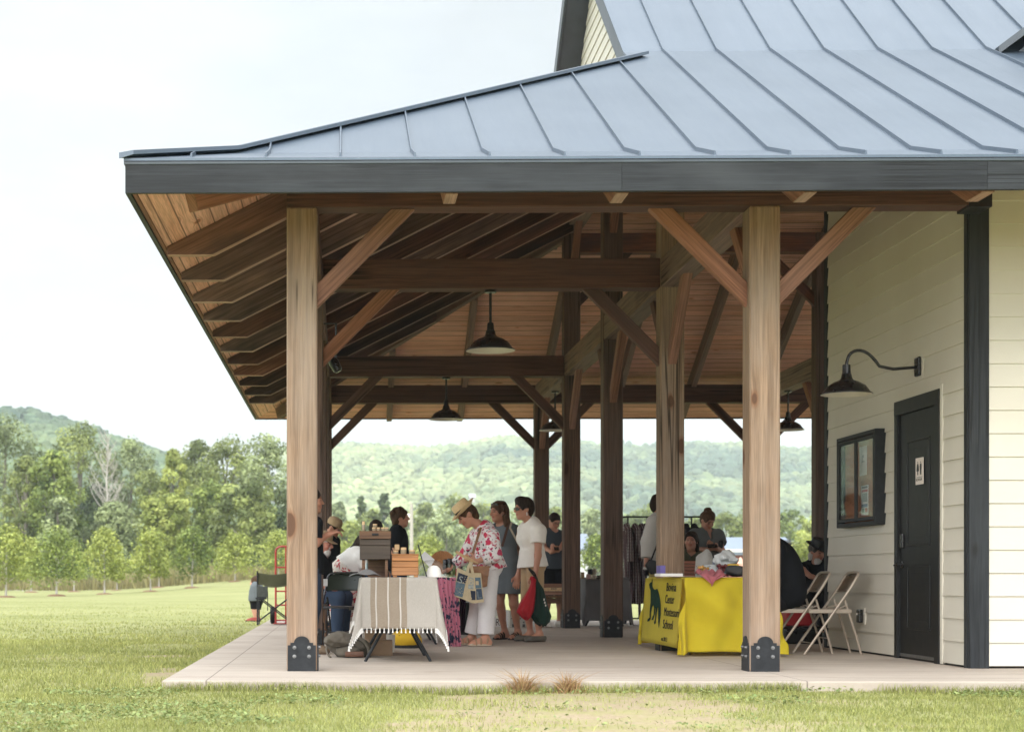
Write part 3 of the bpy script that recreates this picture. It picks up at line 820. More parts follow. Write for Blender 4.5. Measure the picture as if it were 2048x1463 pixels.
# clover and broad leaves low in the lawn
def discs(x, y, r, h):
    n = len(x); z = ground_z(x, y) + h; a = rng.uniform(0, 6.28, n); t = rng.normal(0, .35, (n, 2))
    k = np.arange(5) / 5 * 6.283
    V = np.stack([np.stack([x + r * np.cos(a + q), y + r * np.sin(a + q), z + r * (np.cos(a + q) * t[:, 0] + np.sin(a + q) * t[:, 1])], -1) for q in k], 1).reshape(-1, 3)
    i = np.arange(n) * 5
    F = np.concatenate([np.stack([i, i + 1, i + 2], -1), np.stack([i, i + 2, i + 3], -1), np.stack([i, i + 3, i + 4], -1)])
    return V, F, np.repeat(np.stack([np.clip(rng.normal(.4, .25, n), 0, 1), rng.uniform(0, 1, n), rng.uniform(0, 1, n)], -1), 5, 0)
x, y = scatter(26000, -3.2, 6.2, -4.4, -1.4, .5); k = fn2(x, y, 1.5, 12) > .15; x, y = x[k], y[k]
V, F, C = discs(x, y, rng.uniform(.006, .013, len(x)), rng.uniform(.012, .045, len(x)))
M['clover'] = leafmat('clover_leaves', (.12, .165, .05), (.32, .37, .14), .3)
me = np_mesh('clover', V, F); vcol(me, C); tag(link('clover', me, None, None, M['clover']), kind='stuff')
# two dead weeds at the slab edge
M['straw'] = leafmat('dead_straw', (.26, .15, .07), (.46, .31, .16), .3, .8)
for px, lab, s in ((1045, 'dry brown weed tuft at the slab edge, below the woman in floral blouse', 1.), (1136, 'spiky dead weed at the slab edge, left of the yellow table', .85)):
    p = at(px, 1362, -1.36); n = 260
    x = p.x + rng.normal(0, .065 * s, n); y = p.y + rng.normal(0, .03, n)
    V, F, C = blades(x, y, .14 * s * np.exp(-((x - p.x) / .08) ** 2) + .03, .007, 1.2)
    me = np_mesh('dead_weed', V, F); vcol(me, C); tag(link('dead_weed', me, None, None, M['straw']), lab, 'weed', 'dead weeds at the slab edge')

# path beyond the lawn
pts = [(-42, 104), (-26, 108), (-14, 112), (-6, 121), (2, 135), (20, 150)]
bm = bmesh.new(); prev = None
for i in range(len(pts) * 10 - 9):
    k = i / 10; a = int(min(k, len(pts) - 2)); f = k - a
    x = pts[a][0] * (1 - f) + pts[a + 1][0] * f; y = pts[a][1] * (1 - f) + pts[a + 1][1] * f
    cur = [bm.verts.new((x, y + s, gz(x, y + s) + .03)) for s in (-.9, .9)]
    if prev: bm.faces.new((prev[0], cur[0], cur[1], prev[1]))
    prev = cur
tag(link('path', bm_mesh(bm, 'path'), None, None, plain('gravel_path', (.42, .41, .4), .9, 0, .15, 2, .3)), kind='structure')

# trees -------------------------------------------------------
M['bark'] = wood('tree_bark', (.15, .125, .1), (.26, .23, .19), (.3, .29, .27), .5, 0, .8, tint=.1)
M['barkpale'] = wood('pale_bark', (.42, .38, .33), (.55, .51, .46), (.5, .48, .44), .4, 0, .3, tint=.1)
LEAF = {
    'maple': leafmat('leaf_maple', (.06, .095, .022), (.30, .36, .09), .4),
    'olive': leafmat('leaf_olive', (.072, .096, .027), (.33, .375, .12), .35),
    'grey': leafmat('leaf_grey_green', (.098, .125, .052), (.365, .42, .195), .35),
    'lime': leafmat('leaf_lime', (.14, .175, .035), (.44, .48, .13), .45),
    'dark': leafmat('leaf_dark', (.022, .04, .018), (.10, .14, .05), .25),
    'straw': leafmat('leaf_straw', (.19, .17, .07), (.33, .29, .13), .4)}
def leaves(cen, rad, n, size, up=.35, squash=.8):
    """n leaf quads spread on and in cluster balls"""
    k = rng.integers(0, len(cen), n)
    d = rng.normal(size=(n, 3)); d /= np.linalg.norm(d, axis=1)[:, None]
    r = rng.uniform(.25, 1, n) ** .5
    p = cen[k] + d * (rad[k] * r)[:, None] * np.array([1, 1, squash])
    nr = d + rng.normal(0, .5, (n, 3)) + np.array([0, 0, up]); nr /= np.linalg.norm(nr, axis=1)[:, None]
    a = np.cross(nr, rng.normal(size=(n, 3))); a /= np.linalg.norm(a, axis=1)[:, None]; b = np.cross(nr, a)
    s = (size * rng.uniform(.6, 1.35, n))[:, None]
    V = np.stack([p - a * s, p + b * s * .6, p + a * s, p - b * s * .6], 1).reshape(-1, 3)
    i = np.arange(n) * 4; F = np.stack([i, i + 1, i + 2, i + 3], -1)
    tone = rng.normal(.45, .3, len(cen))[k]
    C = np.stack([np.clip(tone + rng.normal(0, .11, n), 0, 1), rng.uniform(0, 1, n), np.clip(rng.normal(.5, .2, n), 0, 1)], -1)
    return V, F, np.repeat(C, 4, 0)
def tree(name, label, cat, x, y, top, wid, cb, leaf, n=1500, ls=.3, shape='round', group=None, bark='bark', nc=None, z0=None, stem=True, tr=None, open_=.0, mulch=False):
    """top = height above ground, wid = crown width, cb = crown bottom as fraction"""
    z = gz(x, y) if z0 is None else z0
    o = empty(name, (x, y, z), label, cat, group)
    nc = nc or int(max(14, min(70, n / 45)))
    cen, rad = [], []
    ch = top * (1 - cb); hz = top * cb
    for i in range(nc):
        f = (i + .5) / nc; hh = f
        if shape == 'round': env = math.sqrt(max(.05, 1 - (2 * hh - .9) ** 2 * .85))
        elif shape == 'cone': env = (1 - hh) * 1.0 + .06
        elif shape == 'oval': env = math.sqrt(max(.03, 1 - (2 * hh - .8) ** 2 * .8)) * (1 - .35 * hh)
        elif shape == 'flat': env = math.sqrt(max(.05, 1 - (hh - .55) ** 2 * 2.2))
        else: env = .8 + .2 * math.sin(hh * 9)
        a = i * 2.39996 + rng.normal(0, .4); rr = wid / 2 * env * math.sqrt(rng.uniform(.12, 1)) * rng.uniform(.8, 1.12)
        cr = wid * (.19 if shape != 'cone' else .12) * rng.uniform(.7, 1.35) * (1 - open_)
        cen.append((math.cos(a) * rr, math.sin(a) * rr, hz + ch * (.06 + .9 * hh) - cr * .3)); rad.append(cr)
    cen, rad = np.array(cen), np.array(rad)
    V, F, C = leaves(cen, rad, n, ls)
    me = np_mesh('crown', V, F); vcol(me, C)
    c = link('crown', me, o, None, LEAF[leaf])
    if stem:
        bm = bmesh.new(); r0 = tr or max(.03, top * .02)
        bend = rng.normal(0, .03 * top, 2)
        tp = [(bend[0] * f * f, bend[1] * f * f, top * .86 * f) for f in np.linspace(0, 1, 7)]
        tube_bm(bm, tp, [r0 * (1.25 if i == 0 else 1 - .13 * i) for i in range(7)], 7)
        for k in rng.choice(len(cen), min(len(cen), 9 if top > 5 else 7), replace=False):
            e = Vector(cen[k]); f = max(cb * .9, min(.8, (e.z / top) - rng.uniform(.1, .25))); s_ = Vector((bend[0] * f * f, bend[1] * f * f, top * .86 * f))
            m = s_.lerp(e, .5) + Vector((0, 0, -.04 * top))
            tube_bm(bm, arc(s_, m, e, 4), [r0 * .5, r0 * .4, r0 * .3, r0 * .2, r0 * .08], 5)
        link('trunk', bm_mesh(bm, 'trunk', True, (0, 0, 1)), o, None, M[bark])
    if mulch:
        lathe('mulch_ring', [(.0001, .09), (.25, .08), (.42, .04), (.5, -.03)], (0, 0, 0), o, plain('mulch', (.22, .13, .08), .95, 0, .3, 30, .5), 14, None, False, False)
    return o
def px_tree(name, label, cat, px, ytop, Y, wpx, leaf, cb=.2, base=None, **k):
    p = at(px, 1153, Y); t = at(px, ytop, Y); sc = FPX / (Y - CY)
    z = gz(p.x, Y) if base is None else base
    return tree(name, label, cat, p.x, Y, t.z - z, wpx / sc, cb, leaf, z0=z, **k)
# the row of young trees on the lawn
G = 'young trees in the lawn'
SAP = [(12, 1047, 62, 120, 'lime', 'leftmost young maple, its crown cut by the photo edge'),
       (62, 1072, 92, 46, 'lime', 'paler young tree set back between the two leftmost young maples'),
       (113, 1053, 68, 112, 'maple', 'young maple with a broad darker crown, second tall one from the left'),
       (148, 1078, 96, 45, 'lime', 'small yellow green young tree just right of the broad darker young maple'),
       (209, 1052, 75, 92, 'lime', 'young maple with pale trunk standing before the grey rounded bush'),
       (234, 1088, 98, 37, 'lime', 'small young tree half hidden right of the young maple before the grey bush'),
       (301, 1054, 80, 86, 'lime', 'slender bright young maple in the middle of the lawn row'),
       (318, 1082, 100, 40, 'lime', 'pale young tree directly behind the slender bright young maple'),
       (384, 1050, 84, 92, 'maple', 'dense dark green young maple at the bend of the path'),
       (470, 1060, 98, 92, 'lime', 'young tree standing left of the camp chair with lopsided crown'),
       (557, 1058, 104, 84, 'lime', 'young tree seen behind the red hand truck'),
       (690, 1085, 110, 95, 'lime', 'yellow green young tree behind the man in the tan cap'),
       (852, 1068, 115, 82, 'lime', 'yellow young tree beside the utility pole'),
       (1190, 1068, 112, 70, 'maple', 'green young tree between the two dark posts in the middle'),
       (1608, 1075, 110, 75, 'lime', 'yellow green young tree behind the bearded man in the hat')]
for px, yt, Y, w, lf, lab in SAP:
    px_tree('young_tree', lab, 'young tree', px, yt, Y, w, lf, .26, n=2600, ls=.085 * (Y / 75) ** .5, shape='oval', group=G, bark='barkpale', nc=40, tr=.05, mulch=True, open_=-.2)
# woodland edge at the left
W = 'woodland trees beyond the lawn'
WOOD = [(8, 822, 150, 165, 'grey', .12, 'round', 'tall grey green tree at the far left edge of the woodland'),
        (50, 905, 138, 85, 'olive', .1, 'round', 'olive tree in front of the tall grey green tree at the left edge'),
        (75, 950, 165, 110, 'dark', .05, 'round', 'dark tree filling the shadow behind the bright woodland maple'),
        (108, 892, 136, 112, 'maple', .12, 'round', 'bright green full woodland maple left of the bare dead tree'),
        (158, 838, 175, 135, 'olive', .2, 'round', 'broad olive tree rising behind and left of the bare dead tree'),
        (118, 990, 126, 70, 'grey', .2, 'round', 'small pale tree at the foot of the bright woodland maple'),
        (192, 960, 168, 100, 'dark', .1, 'round', 'dark tree directly behind the bare dead tree'),
        (262, 868, 178, 115, 'grey', .2, 'round', 'grey tree just right of the bare dead tree'),
        (228, 1002, 128, 118, 'grey', .05, 'round', 'rounded blue grey willow below the bare dead tree'),
        (300, 930, 165, 90, 'olive', .1, 'round', 'olive tree in the dip of the skyline'),
        (346, 890, 160, 78, 'lime', .25, 'oval', 'light feathery tree right of the dip in the skyline'),
        (330, 985, 132, 100, 'lime', .2, 'flat', 'light green spreading tree behind the slender bright young maple'),
        (398, 872, 170, 100, 'olive', .2, 'round', 'open topped tall tree with thin twigs above the path'),
        (455, 868, 162, 130, 'olive', .15, 'round', 'large dark olive tree left of the roof corner'),
        (530, 862, 150, 130, 'grey', .15, 'round', 'tall grey green tree next to the first timber post'),
        (425, 960, 138, 90, 'maple', .25, 'flat', 'spreading tree with layered boughs above the path'),
        (492, 958, 130, 120, 'olive', .2, 'flat', 'wide tree with pale crooked limbs left of the first timber post'),
        (540, 1005, 140, 75, 'dark', .0, 'round', 'dark bushy tree low beside the first timber post'),
        (-70, 850, 150, 150, 'maple', .1, 'round', 'woodland maple beyond the left picture edge'),
        (600, 900, 175, 120, 'dark', .1, 'round', 'dark woodland tree hidden behind the first timber post')]
for px, yt, Y, w, lf, cb, sh, lab in WOOD[:-2]:
    px_tree('woodland_tree', lab, 'tree', px, yt, Y, w, lf, cb, n=8500 if w > 95 else 5500, ls=.175, shape=sh, group=W, nc=46 if w > 95 else 32, bark='barkpale' if 'pale crooked' in lab else 'bark', base=-.3)
# the bare dead tree
o = empty('dead_tree', (at(215, 1150, 142).x, 142, -.3), 'bare white dead tree standing in the green woodland', 'dead tree')
bm = bmesh.new(); H0 = at(215, 868, 142).z + .3
tube_bm(bm, [(0, 0, 0), (.1, 0, H0 * .4), (-.1, 0, H0 * .7), (.15, 0, H0)], [.17, .13, .085, .02], 6)
for k in range(46):
    f = rng.uniform(.42, .97); a = rng.uniform(0, 6.28); L = H0 * .24 * (1.25 - f) * rng.uniform(.7, 1.4)
    s_ = Vector((0, 0, H0 * f)); e_ = s_ + Vector((math.cos(a) * L * .6, math.sin(a) * L * .6, L * .85)); m_ = s_.lerp(e_, .5) + Vector((math.cos(a) * L * .12, 0, -L * .1))
    tube_bm(bm, arc(s_, m_, e_, 4), [.05, .042, .034, .025, .012], 4)
    for q in range(3):
        g_ = s_.lerp(e_, rng.uniform(.4, .9)); b2 = rng.uniform(0, 6.28); tube_bm(bm, [g_, g_ + Vector((math.cos(b2) * .4, math.sin(b2) * .4, .55)) * L * .5], [.022, .008], 4)
link('trunk', bm_mesh(bm, 'trunk', True, (0, 0, 1)), o, None, M['barkpale'])
# shrubs and tall grass at the foot of the wood
B = 'shrubs at the woodland foot'
for px, yt, Y, w, lf, lab in [(197, 1112, 112, 78, 'grey', 'grey rounded bush behind the young maple with pale trunk'), (30, 1105, 118, 90, 'olive', 'olive shrub behind the leftmost young maple'),
                              (95, 1100, 120, 90, 'lime', 'yellowish shrub under the bright woodland maple'), (275, 1100, 122, 100, 'lime', 'pale shrub left of the slender bright young maple'),
                              (345, 1095, 121, 80, 'olive', 'olive shrub between the slender and the dense young maples'), (425, 1098, 124, 90, 'lime', 'light shrub beside the path'),
                              (512, 1085, 126, 90, 'dark', 'dark shrub behind the young tree near the camp chair'), (140, 1108, 116, 60, 'grey', 'small grey shrub left of the rounded grey bush')]:
    px_tree('shrub', lab, 'shrub', px, yt + 24, Y, w * .8, lf, .02, n=1500, ls=.12, shape='flat', group=B, nc=26, stem=False)
xs = rng.uniform(-34, 4, 15000); ys_ = rng.uniform(108, 124, 15000); k = fn2(xs, ys_, .25, 3) > -.5; xs, ys_ = xs[k], ys_[k]
V, F, C = blades(xs, ys_, 1.15 * (1 + .35 * fn2(xs, ys_, .3, 8)), .075, .5)
me = np_mesh('meadow_grass', V, F); vcol(me, C); tag(link('tall_grass', me, None, None, LEAF['straw']), kind='stuff')
# trees in the valley behind the pavilion
K = 'valley trees behind the pavilion'
VAL = [(672, 1000, 260, 70, 'grey', 'round', 'pale valley tree next to the second timber post'), (722, 985, 270, 48, 'dark', 'cone', 'pointed dark conifer rising from the valley trees'),
       (768, 980, 290, 40, 'dark', 'oval', 'narrow dark pine right of the pointed conifer'), (700, 1040, 230, 80, 'lime', 'round', 'yellow green valley tree behind the dark cabinet'),
       (745, 1012, 250, 70, 'olive', 'round', 'olive valley tree below the narrow pine'), (798, 1010, 262, 66, 'grey', 'oval', 'pale grey valley tree behind the man with curly hair'),
       (848, 1000, 280, 75, 'olive', 'round', 'olive valley tree behind the utility pole'), (905, 985, 300, 80, 'olive', 'round', 'valley tree left of the straw hat'),
       (890, 1030, 215, 125, 'grey', 'round', 'large rounded grey green tree behind the straw hat woman'), (965, 1000, 290, 70, 'olive', 'round', 'valley tree between the hat and the dark haired woman'),
       (1045, 1005, 280, 75, 'grey', 'round', 'valley tree behind the woman in cream top'), (1000, 1040, 235, 85, 'maple', 'round', 'green valley tree behind the woman in grey dress'),
       (1110, 1010, 270, 80, 'olive', 'round', 'valley tree behind the man with the phone'), (1185, 1015, 280, 80, 'grey', 'round', 'valley tree left of the middle dark post'),
       (1265, 1020, 250, 85, 'grey', 'round', 'valley tree above the clothes rack'), (1300, 1000, 300, 90, 'olive', 'round', 'taller valley tree right above the clothes rack'),
       (1385, 1030, 240, 85, 'olive', 'round', 'valley tree behind the seated woman'), (1450, 1022, 220, 100, 'olive', 'round', 'broad olive valley tree left of the red barn'),
       (1500, 1010, 290, 90, 'grey', 'round', 'pale valley tree behind the near right post'), (1580, 1015, 270, 80, 'maple', 'round', 'green valley tree above the red barn gable'),
       (1630, 1030, 230, 70, 'lime', 'round', 'light valley tree beside the dark corner board'), (635, 990, 270, 80, 'olive', 'round', 'valley tree behind the first post row')]
for px, yt, Y, w, lf, sh, lab in VAL[:-1]:
    px_tree('valley_tree', lab, 'conifer' if 'conifer' in lab or 'pine' in lab else 'tree', px, yt, Y, w, lf, .04, n=2600, ls=.34, shape=sh, group=K, nc=30, base=.5)

# hills ------------------------------------------------------
def interp(xs, ps): return np.interp(xs, [p[0] for p in ps], [p[1] for p in ps])
CREST = [(-3000, 900), (-1200, 840), (300, 905), (560, 892), (660, 880), (760, 886), (860, 892), (930, 882), (1000, 868), (1060, 870), (1130, 872), (1230, 875), (1300, 882), (1400, 880), (1500, 885), (1600, 892), (2100, 860), (3500, 900), (6000, 950)]
LEFT = [(-2600, 900), (-900, 780), (-300, 760), (0, 800), (60, 806), (120, 824), (200, 848), (260, 872), (330, 893), (420, 930), (520, 985), (640, 1060), (760, 1130), (900, 1160)]
def hill(name, crest, Y0, Y1, px0, px1, n, rr, seed, spur, fm='forest'):
    pxs = np.linspace(px0, px1, 150); ts = np.linspace(0, 1, 46)
    PX, T = np.meshgrid(pxs, ts, indexing='ij')
    def surf(PX, T):
        Yd = Y0 + (Y1 - Y0) * T; d = Yd - CY
        zc = (1153 - interp(PX, crest)) / FPX * (Y1 - CY)
        x = (PX - 690) / FPX * d + CX
        zc = zc - 7.; prof = np.sin(np.clip(T, 0, 1.0) * math.pi / 2) ** 1.25
        z = zc * prof * d / (Y1 - CY) + spur * fn2(x, Yd, .0042, seed) * np.sin(np.clip(T, 0, 1) * math.pi) ** .8 * (1 - .7 * T)
        z = np.where(T > 1, zc * (1 - (T - 1) * 2.0), z)
        return x, Yd, z
    ts2 = np.linspace(0, 1.35, 60); PX, T = np.meshgrid(pxs, ts2, indexing='ij')
    x, yy, z = surf(PX, T); z = np.where(T == 0, -1, z)
    nx, nt_ = x.shape; i, j = np.meshgrid(np.arange(nx - 1), np.arange(nt_ - 1), indexing='ij'); b = (i * nt_ + j).ravel()
    me = np_mesh(name, np.stack([x, yy, z], -1).reshape(-1, 3), np.stack([b, b + nt_, b + nt_ + 1, b + 1], -1), True)
    tag(link(name, me, None, None, plain('hill_ground', (.11, .15, .045), .95, 0, .3, .02, .1)), kind='structure')
    # tree crowns of the wooded slope
    bm = bmesh.new(); bmesh.ops.create_icosphere(bm, subdivisions=2, radius=1); iv = np.array([v.co[:] for v in bm.verts]); itf = np.array([[v.index for v in f.verts] for f in bm.faces]); bm.free()
    P_, T_ = rng.uniform(px0, px1, n), rng.uniform(0, 1.03, n) ** .8
    x, yy, z = surf(P_, T_)
    keep = fn2(x, yy, .006, seed + 3) > -.85; x, yy, z = x[keep], yy[keep], z[keep]; n = len(x)
    r = rr * rng.uniform(.6, 1.4, n); tone = np.clip(.48 + .6 * fn2(x, yy, .0055, seed + 5) + .25 * fn2(x, yy, .02, seed + 2) + rng.normal(0, .1, n), 0, 1)  # broad tones: darker woods, plus sunlit and shadowed slopes painted into the colour
    V = iv[None] * r[:, None, None] * np.array([1, 1, 1.15]); 
    q = V * (.9 / rr) + np.stack([x, yy, z], -1)[:, None] * .37
    V = V * np.array([1, 1, .8]) * (1 + .42 * fnoise(q, 1.3, 7)[..., None] + .2 * fnoise(q, 3.7, 6)[..., None]) + np.stack([x, yy, z + r * .45], -1)[:, None]
    F = itf[None] + (np.arange(n) * len(iv))[:, None, None]
    C = np.repeat(np.stack([tone, rng.uniform(0, 1, n), rng.uniform(0, 1, n)], -1), len(iv), 0)
    C[:, 1] = np.clip(C[:, 1] + rng.normal(0, .12, len(C)), 0, 1)
    me = np_mesh('hill_forest', V.reshape(-1, 3), F.reshape(-1, 3), False); vcol(me, C)
    tag(link('hill_forest', me, None, None, M[fm]), kind='stuff')
M['forest'] = leafmat('hill_forest_leaves', (.05, .085, .055), (.30, .335, .145), 0.0, .8); M['forest_cloud_shade'] = leafmat('hill_forest_leaves_cloud_shade', (.03, .06, .035), (.15, .2, .085), 0.0, .8)  # second one is the same forest, with cloud shadow put into its leaf colours
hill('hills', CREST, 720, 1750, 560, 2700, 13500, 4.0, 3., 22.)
hill('hills', LEFT, 330, 900, -700, 720, 6500, 3.0, 9., 8., 'forest_cloud_shade')
# ---------------------------------------------------------------- lamps, furniture, goods
def solo(o, label, cat, group=None): return tag(o, label, cat, group)
SHADE = [(.02, .16), (.045, .155), (.055, .12), (.07, .105), (.125, .09), (.185, .06), (.222, .02), (.238, .006), (.25, .003), (.25, -.003)]
SH_IN = [(.248, -.004), (.236, .0), (.216, .016), (.178, .052), (.12, .078), (.06, .09), (.0001, .092)]
def lamp_shade(o, c, s=1.0):
    sh = lathe('lamp_shade', [(r * s, z * s * 1.3) for r, z in SHADE], c, o, M['lampblack'], 40, None, False)
    li = lathe('reflector', [(r * s, z * s * 1.3) for r, z in SH_IN], c, None, M['lampwhite'], 40, None, False)
    li.parent = sh; sh_fix(li, o)
def sh_fix(ch, root):
    """a sub-part whose mesh is in world metres, its parent part already undoes the root"""
    ch.matrix_parent_inverse = Matrix.Identity(4)
def sub(ch, part):
    """make ch (mesh in world metres, no parent) a sub-part of part"""
    ch.parent = part; ch.matrix_parent_inverse = Matrix.Identity(4); return ch
def pendant(x, y, lab):
    o = empty('pendant_lamp', (x, y, ZB), lab, 'pendant lamp', 'black barn pendant lamps under the roof')
    zb = 3.06
    lathe('ceiling_plate', [(.0001, 0), (.06, 0), (.06, -.025), (.015, -.03), (.0001, -.03)], (x, y, ZB - .002), o, M['lampblack'], 24)
    tubes('stem', [([(x, y, ZB - .02), (x, y, zb + .26)], .014)], o, M['lampblack'], 10)
    lathe('neck', [(.0001, .28), (.03, .28), (.034, .26), (.04, .17), (.055, .1), (.05, .098)], (x, y, zb), o, M['lampblack'], 24)
    lamp_shade(o, (x, y, zb))
pendant(S / 2, S, 'largest black barn pendant lamp, under the nearest cross beam')
pendant(S / 2, 3 * S, 'black barn pendant lamp under the second cross beam, above the curly haired man')
pendant(S, 3.5 * S, 'black pendant lamp partly hidden by a knee brace and the dark posts')
pendant(2 * S, 3.5 * S, 'black pendant lamp next to the notice board wall')
# wall lamp with gooseneck
PL = atx(1838, 733, XW - .02)
o = empty('wall_lamp', (PL.x, PL.y, PL.z), 'black gooseneck barn lamp on the cream side wall', 'wall lamp')
boxes('wall_plate', [((XW - .03, PL.y, PL.z), (.03, .12, .17))], o, M['lampblack'], .01)
boxes('mounting_block', [((XW - .005, PL.y, PL.z), (.03, .19, .22))], o, M['siding'], .004)
lx, lz = XW - .66, 2.37
gn = [(XW - .04, PL.y, PL.z - .005), (XW - .25, PL.y, PL.z - .02), (XW - .37, PL.y, PL.z + .005)] + arc((XW - .37, PL.y, PL.z + .005), (XW - .47, PL.y, PL.z + .16), (XW - .57, PL.y, PL.z + .145), 6)[1:] + arc((XW - .57, PL.y, PL.z + .145), (lx, PL.y, PL.z + .13), (lx, PL.y, PL.z), 6)[1:] + [(lx, PL.y, lz + .2)]
tubes('arm', [(gn, .014)], o, M['lampblack'], 12)
lathe('neck', [(.0001, .26), (.034, .26), (.036, .2), (.04, .15), (.052, .09), (.04, .085)], (lx, PL.y, lz), o, M['lampblack'], 24)
lamp_shade(o, (lx, PL.y, lz), .9)
# flood light on a bent conduit at the second post
c = at(672, 733, S + .3)
o = empty('spot_light', c, 'small black spot light on a bent arm at the second left post', 'spot light')
tubes('arm', [([(H, S + .3, c.z + .45), (c.x, S + .3, c.z + .45), (c.x, S + .3, c.z + .05)], .011)], o, M['lampblack'])
lathe('lamp_head', [(.0001, .09), (.045, .09), (.055, .05), (.048, -.04), (.03, -.06), (.0001, -.06)], c, o, M['lampblack'], 16, Matrix.Rotation(R(-28), 4, 'Y'))
# notice board
def wy(px): return atx(px, 1000, XW - .1).y
by0, by1 = atx(1750, 1000, XW - .11).y, atx(1673, 1000, XW - .11).y
bz0, bz1 = atx(1750, 1048, XW - .11).z, atx(1750, 856, XW - .11).z
o = empty('notice_board', (XW, (by0 + by1) / 2, bz0), 'dark framed glass notice board with two doors on the cream wall', 'notice board')
xb = XW - .055
boxes('case', [((xb, by0 - .0 + .02, (bz0 + bz1) / 2), (.11, .04, bz1 - bz0)), ((xb, by1 - .02, (bz0 + bz1) / 2), (.11, .04, bz1 - bz0)), ((xb, (by0 + by1) / 2, bz1 - .02), (.108, by1 - by0 - .082, .04)), ((xb, (by0 + by1) / 2, bz0 + .02), (.108, by1 - by0 - .082, .04))], o, M['steel'], .004)
boxes('cork', [((XW - .03, (by0 + by1) / 2, (bz0 + bz1) / 2), (.012, by1 - by0 - .09, bz1 - bz0 - .09))], o, plain('cork', (.34, .15, .075), .9, 0, .25, 60, .3), 0)
ym = (by0 + by1) / 2
for a, b in ((by0 + .042, ym - .002), (ym + .002, by1 - .042)):
    d = boxes('door', [((XW - .1, a + .018, (bz0 + bz1) / 2), (.016, .034, bz1 - bz0 - .09)), ((XW - .1, b - .018, (bz0 + bz1) / 2), (.016, .034, bz1 - bz0 - .09)), ((XW - .1, (a + b) / 2, bz1 - .065), (.016, b - a - .074, .034)), ((XW - .1, (a + b) / 2, bz0 + .065), (.016, b - a - .074, .034))], o, M['steel'], .003)
    g = boxes('pane', [((XW - .098, (a + b) / 2, (bz0 + bz1) / 2), (.003, b - a - .072, bz1 - bz0 - .16))], None, glass('window_glass'), 0); sub(g, d)
def sheet_of_paper(name, y0, y1, z0, z1, lab, cat, art=()):
    o = boxes(name, [((XW - .0375, (y0 + y1) / 2, (z0 + z1) / 2), (.002, y1 - y0, z1 - z0))], None, plain('paper', (.68, .66, .64), .8, 0, .04), 0)
    solo(o, lab, cat)
    for k, (a, b, c_, d, col) in enumerate(art):
        q = boxes('print', [((XW - .0392, y0 + (y1 - y0) * (a + b) / 2, z0 + (z1 - z0) * (c_ + d) / 2), (.0008, (y1 - y0) * (b - a), (z1 - z0) * (d - c_)))], None, plain('ink' + col[0], col[1], .8, 0, .2, 60), 0)
        q.parent = o
    return o
INK = {'red': ('red', (.4, .09, .07)), 'blue': ('blue', (.06, .08, .16)), 'grey': ('grey', (.3, .32, .3)), 'dark': ('dark', (.1, .09, .09))}
hb_ = bz1 - bz0; wb = by1 - by0
yp = lambda px: atx(px, 1000, XW - .04).y
zp = lambda px, py: atx(px, py, XW - .04).z
sheet_of_paper('notice', yp(1736), yp(1722), zp(1729, 1030), zp(1729, 970), 'printed notice with red and blue blocks behind the right pane', 'notice',
               [(.08, .92, .9, .97, INK['dark']), (.08, .92, .78, .86, INK['red']), (.15, .85, .45, .74, INK['grey']), (.08, .92, .27, .38, INK['blue']), (.08, .45, .1, .24, INK['red']), (.55, .9, .1, .24, INK['dark'])])
sheet_of_paper('notice', yp(1733), yp(1719), zp(1726, 950), zp(1726, 892), 'pale upper notice sheet pinned in the notice board', 'notice', [(.4, .6, .6, .7, INK['grey']), (.3, .7, .45, .5, INK['grey'])])
# restroom sign
sx = XW - .0155
sy0, sy1 = atx(1847, 950, sx).y, atx(1831.5, 950, sx).y; sz0, sz1 = atx(1840, 968, sx).z, atx(1840, 914.5, sx).z
o = boxes('restroom_sign', [((sx, (sy0 + sy1) / 2, (sz0 + sz1) / 2), (.004, sy1 - sy0, sz1 - sz0))], None, plain('sign_cream', (.72, .64, .58), .5, 0, .03), .001)
solo(o, 'cream restroom sign with two standing figures on the black door', 'sign')
mF = frame((sx - .0025, sy1, sz0), (0, -1, 0), (0, 0, 1)); ws_, hs_ = sy1 - sy0, sz1 - sz0
ink = plain('sign_ink', (.03, .03, .03), .5)
def figure(cx, skirt):
    q = [(-.055, .78), (.055, .78), (.09, .72), (.085, .56), (.06, .56)] + ([(.13, .5), (.04, .5), (.04, .36), (-.04, .36), (-.04, .5), (-.13, .5)] if skirt else [(.055, .36), (.005, .36), (0, .52), (-.005, .36), (-.055, .36)]) + [(-.06, .56), (-.085, .56), (-.09, .72)]
    f = flat_poly('figure', [((cx + a * 1.25) * ws_, b * hs_) for a, b in q], mF, .001, ink, None); f.parent = o
    h = flat_poly('figure', [((cx) * ws_ + .03 * hs_ * math.cos(t), .83 * hs_ + .03 * hs_ * math.sin(t)) for t in [k * .524 for k in range(12)]], mF, .001, ink, None); h.parent = o
figure(.3, True); figure(.68, False)
text_mesh('lettering', 'RESTROOM', .032, ink, None, mF @ Matrix.Translation((.07 * ws_, .14 * hs_, 0)), .0005, sx=.93 * ws_ / .2).parent = o
flat_poly('line', [(.1 * ws_, .28 * hs_), (.9 * ws_, .28 * hs_), (.9 * ws_, .265 * hs_), (.1 * ws_, .265 * hs_)], mF, .001, ink, None).parent = o
# outlet
oc = atx(1724, 1231, XW - .03)
o = empty('outlet', (XW, oc.y, oc.z), 'black weatherproof outlet low on the cream wall', 'outlet')
boxes('mounting_block', [((XW - .012, oc.y, oc.z), (.03, .14, .165))], o, M['siding'], .003)
boxes('outlet_cover', [((XW - .05, oc.y + .01, oc.z), (.045, .085, .13))], o, M['lampblack'], .012, seg=2)
boxes('latch', [((XW - .075, oc.y + .02, oc.z + .02), (.012, .02, .02))], o, M['lampwhite'], .003)

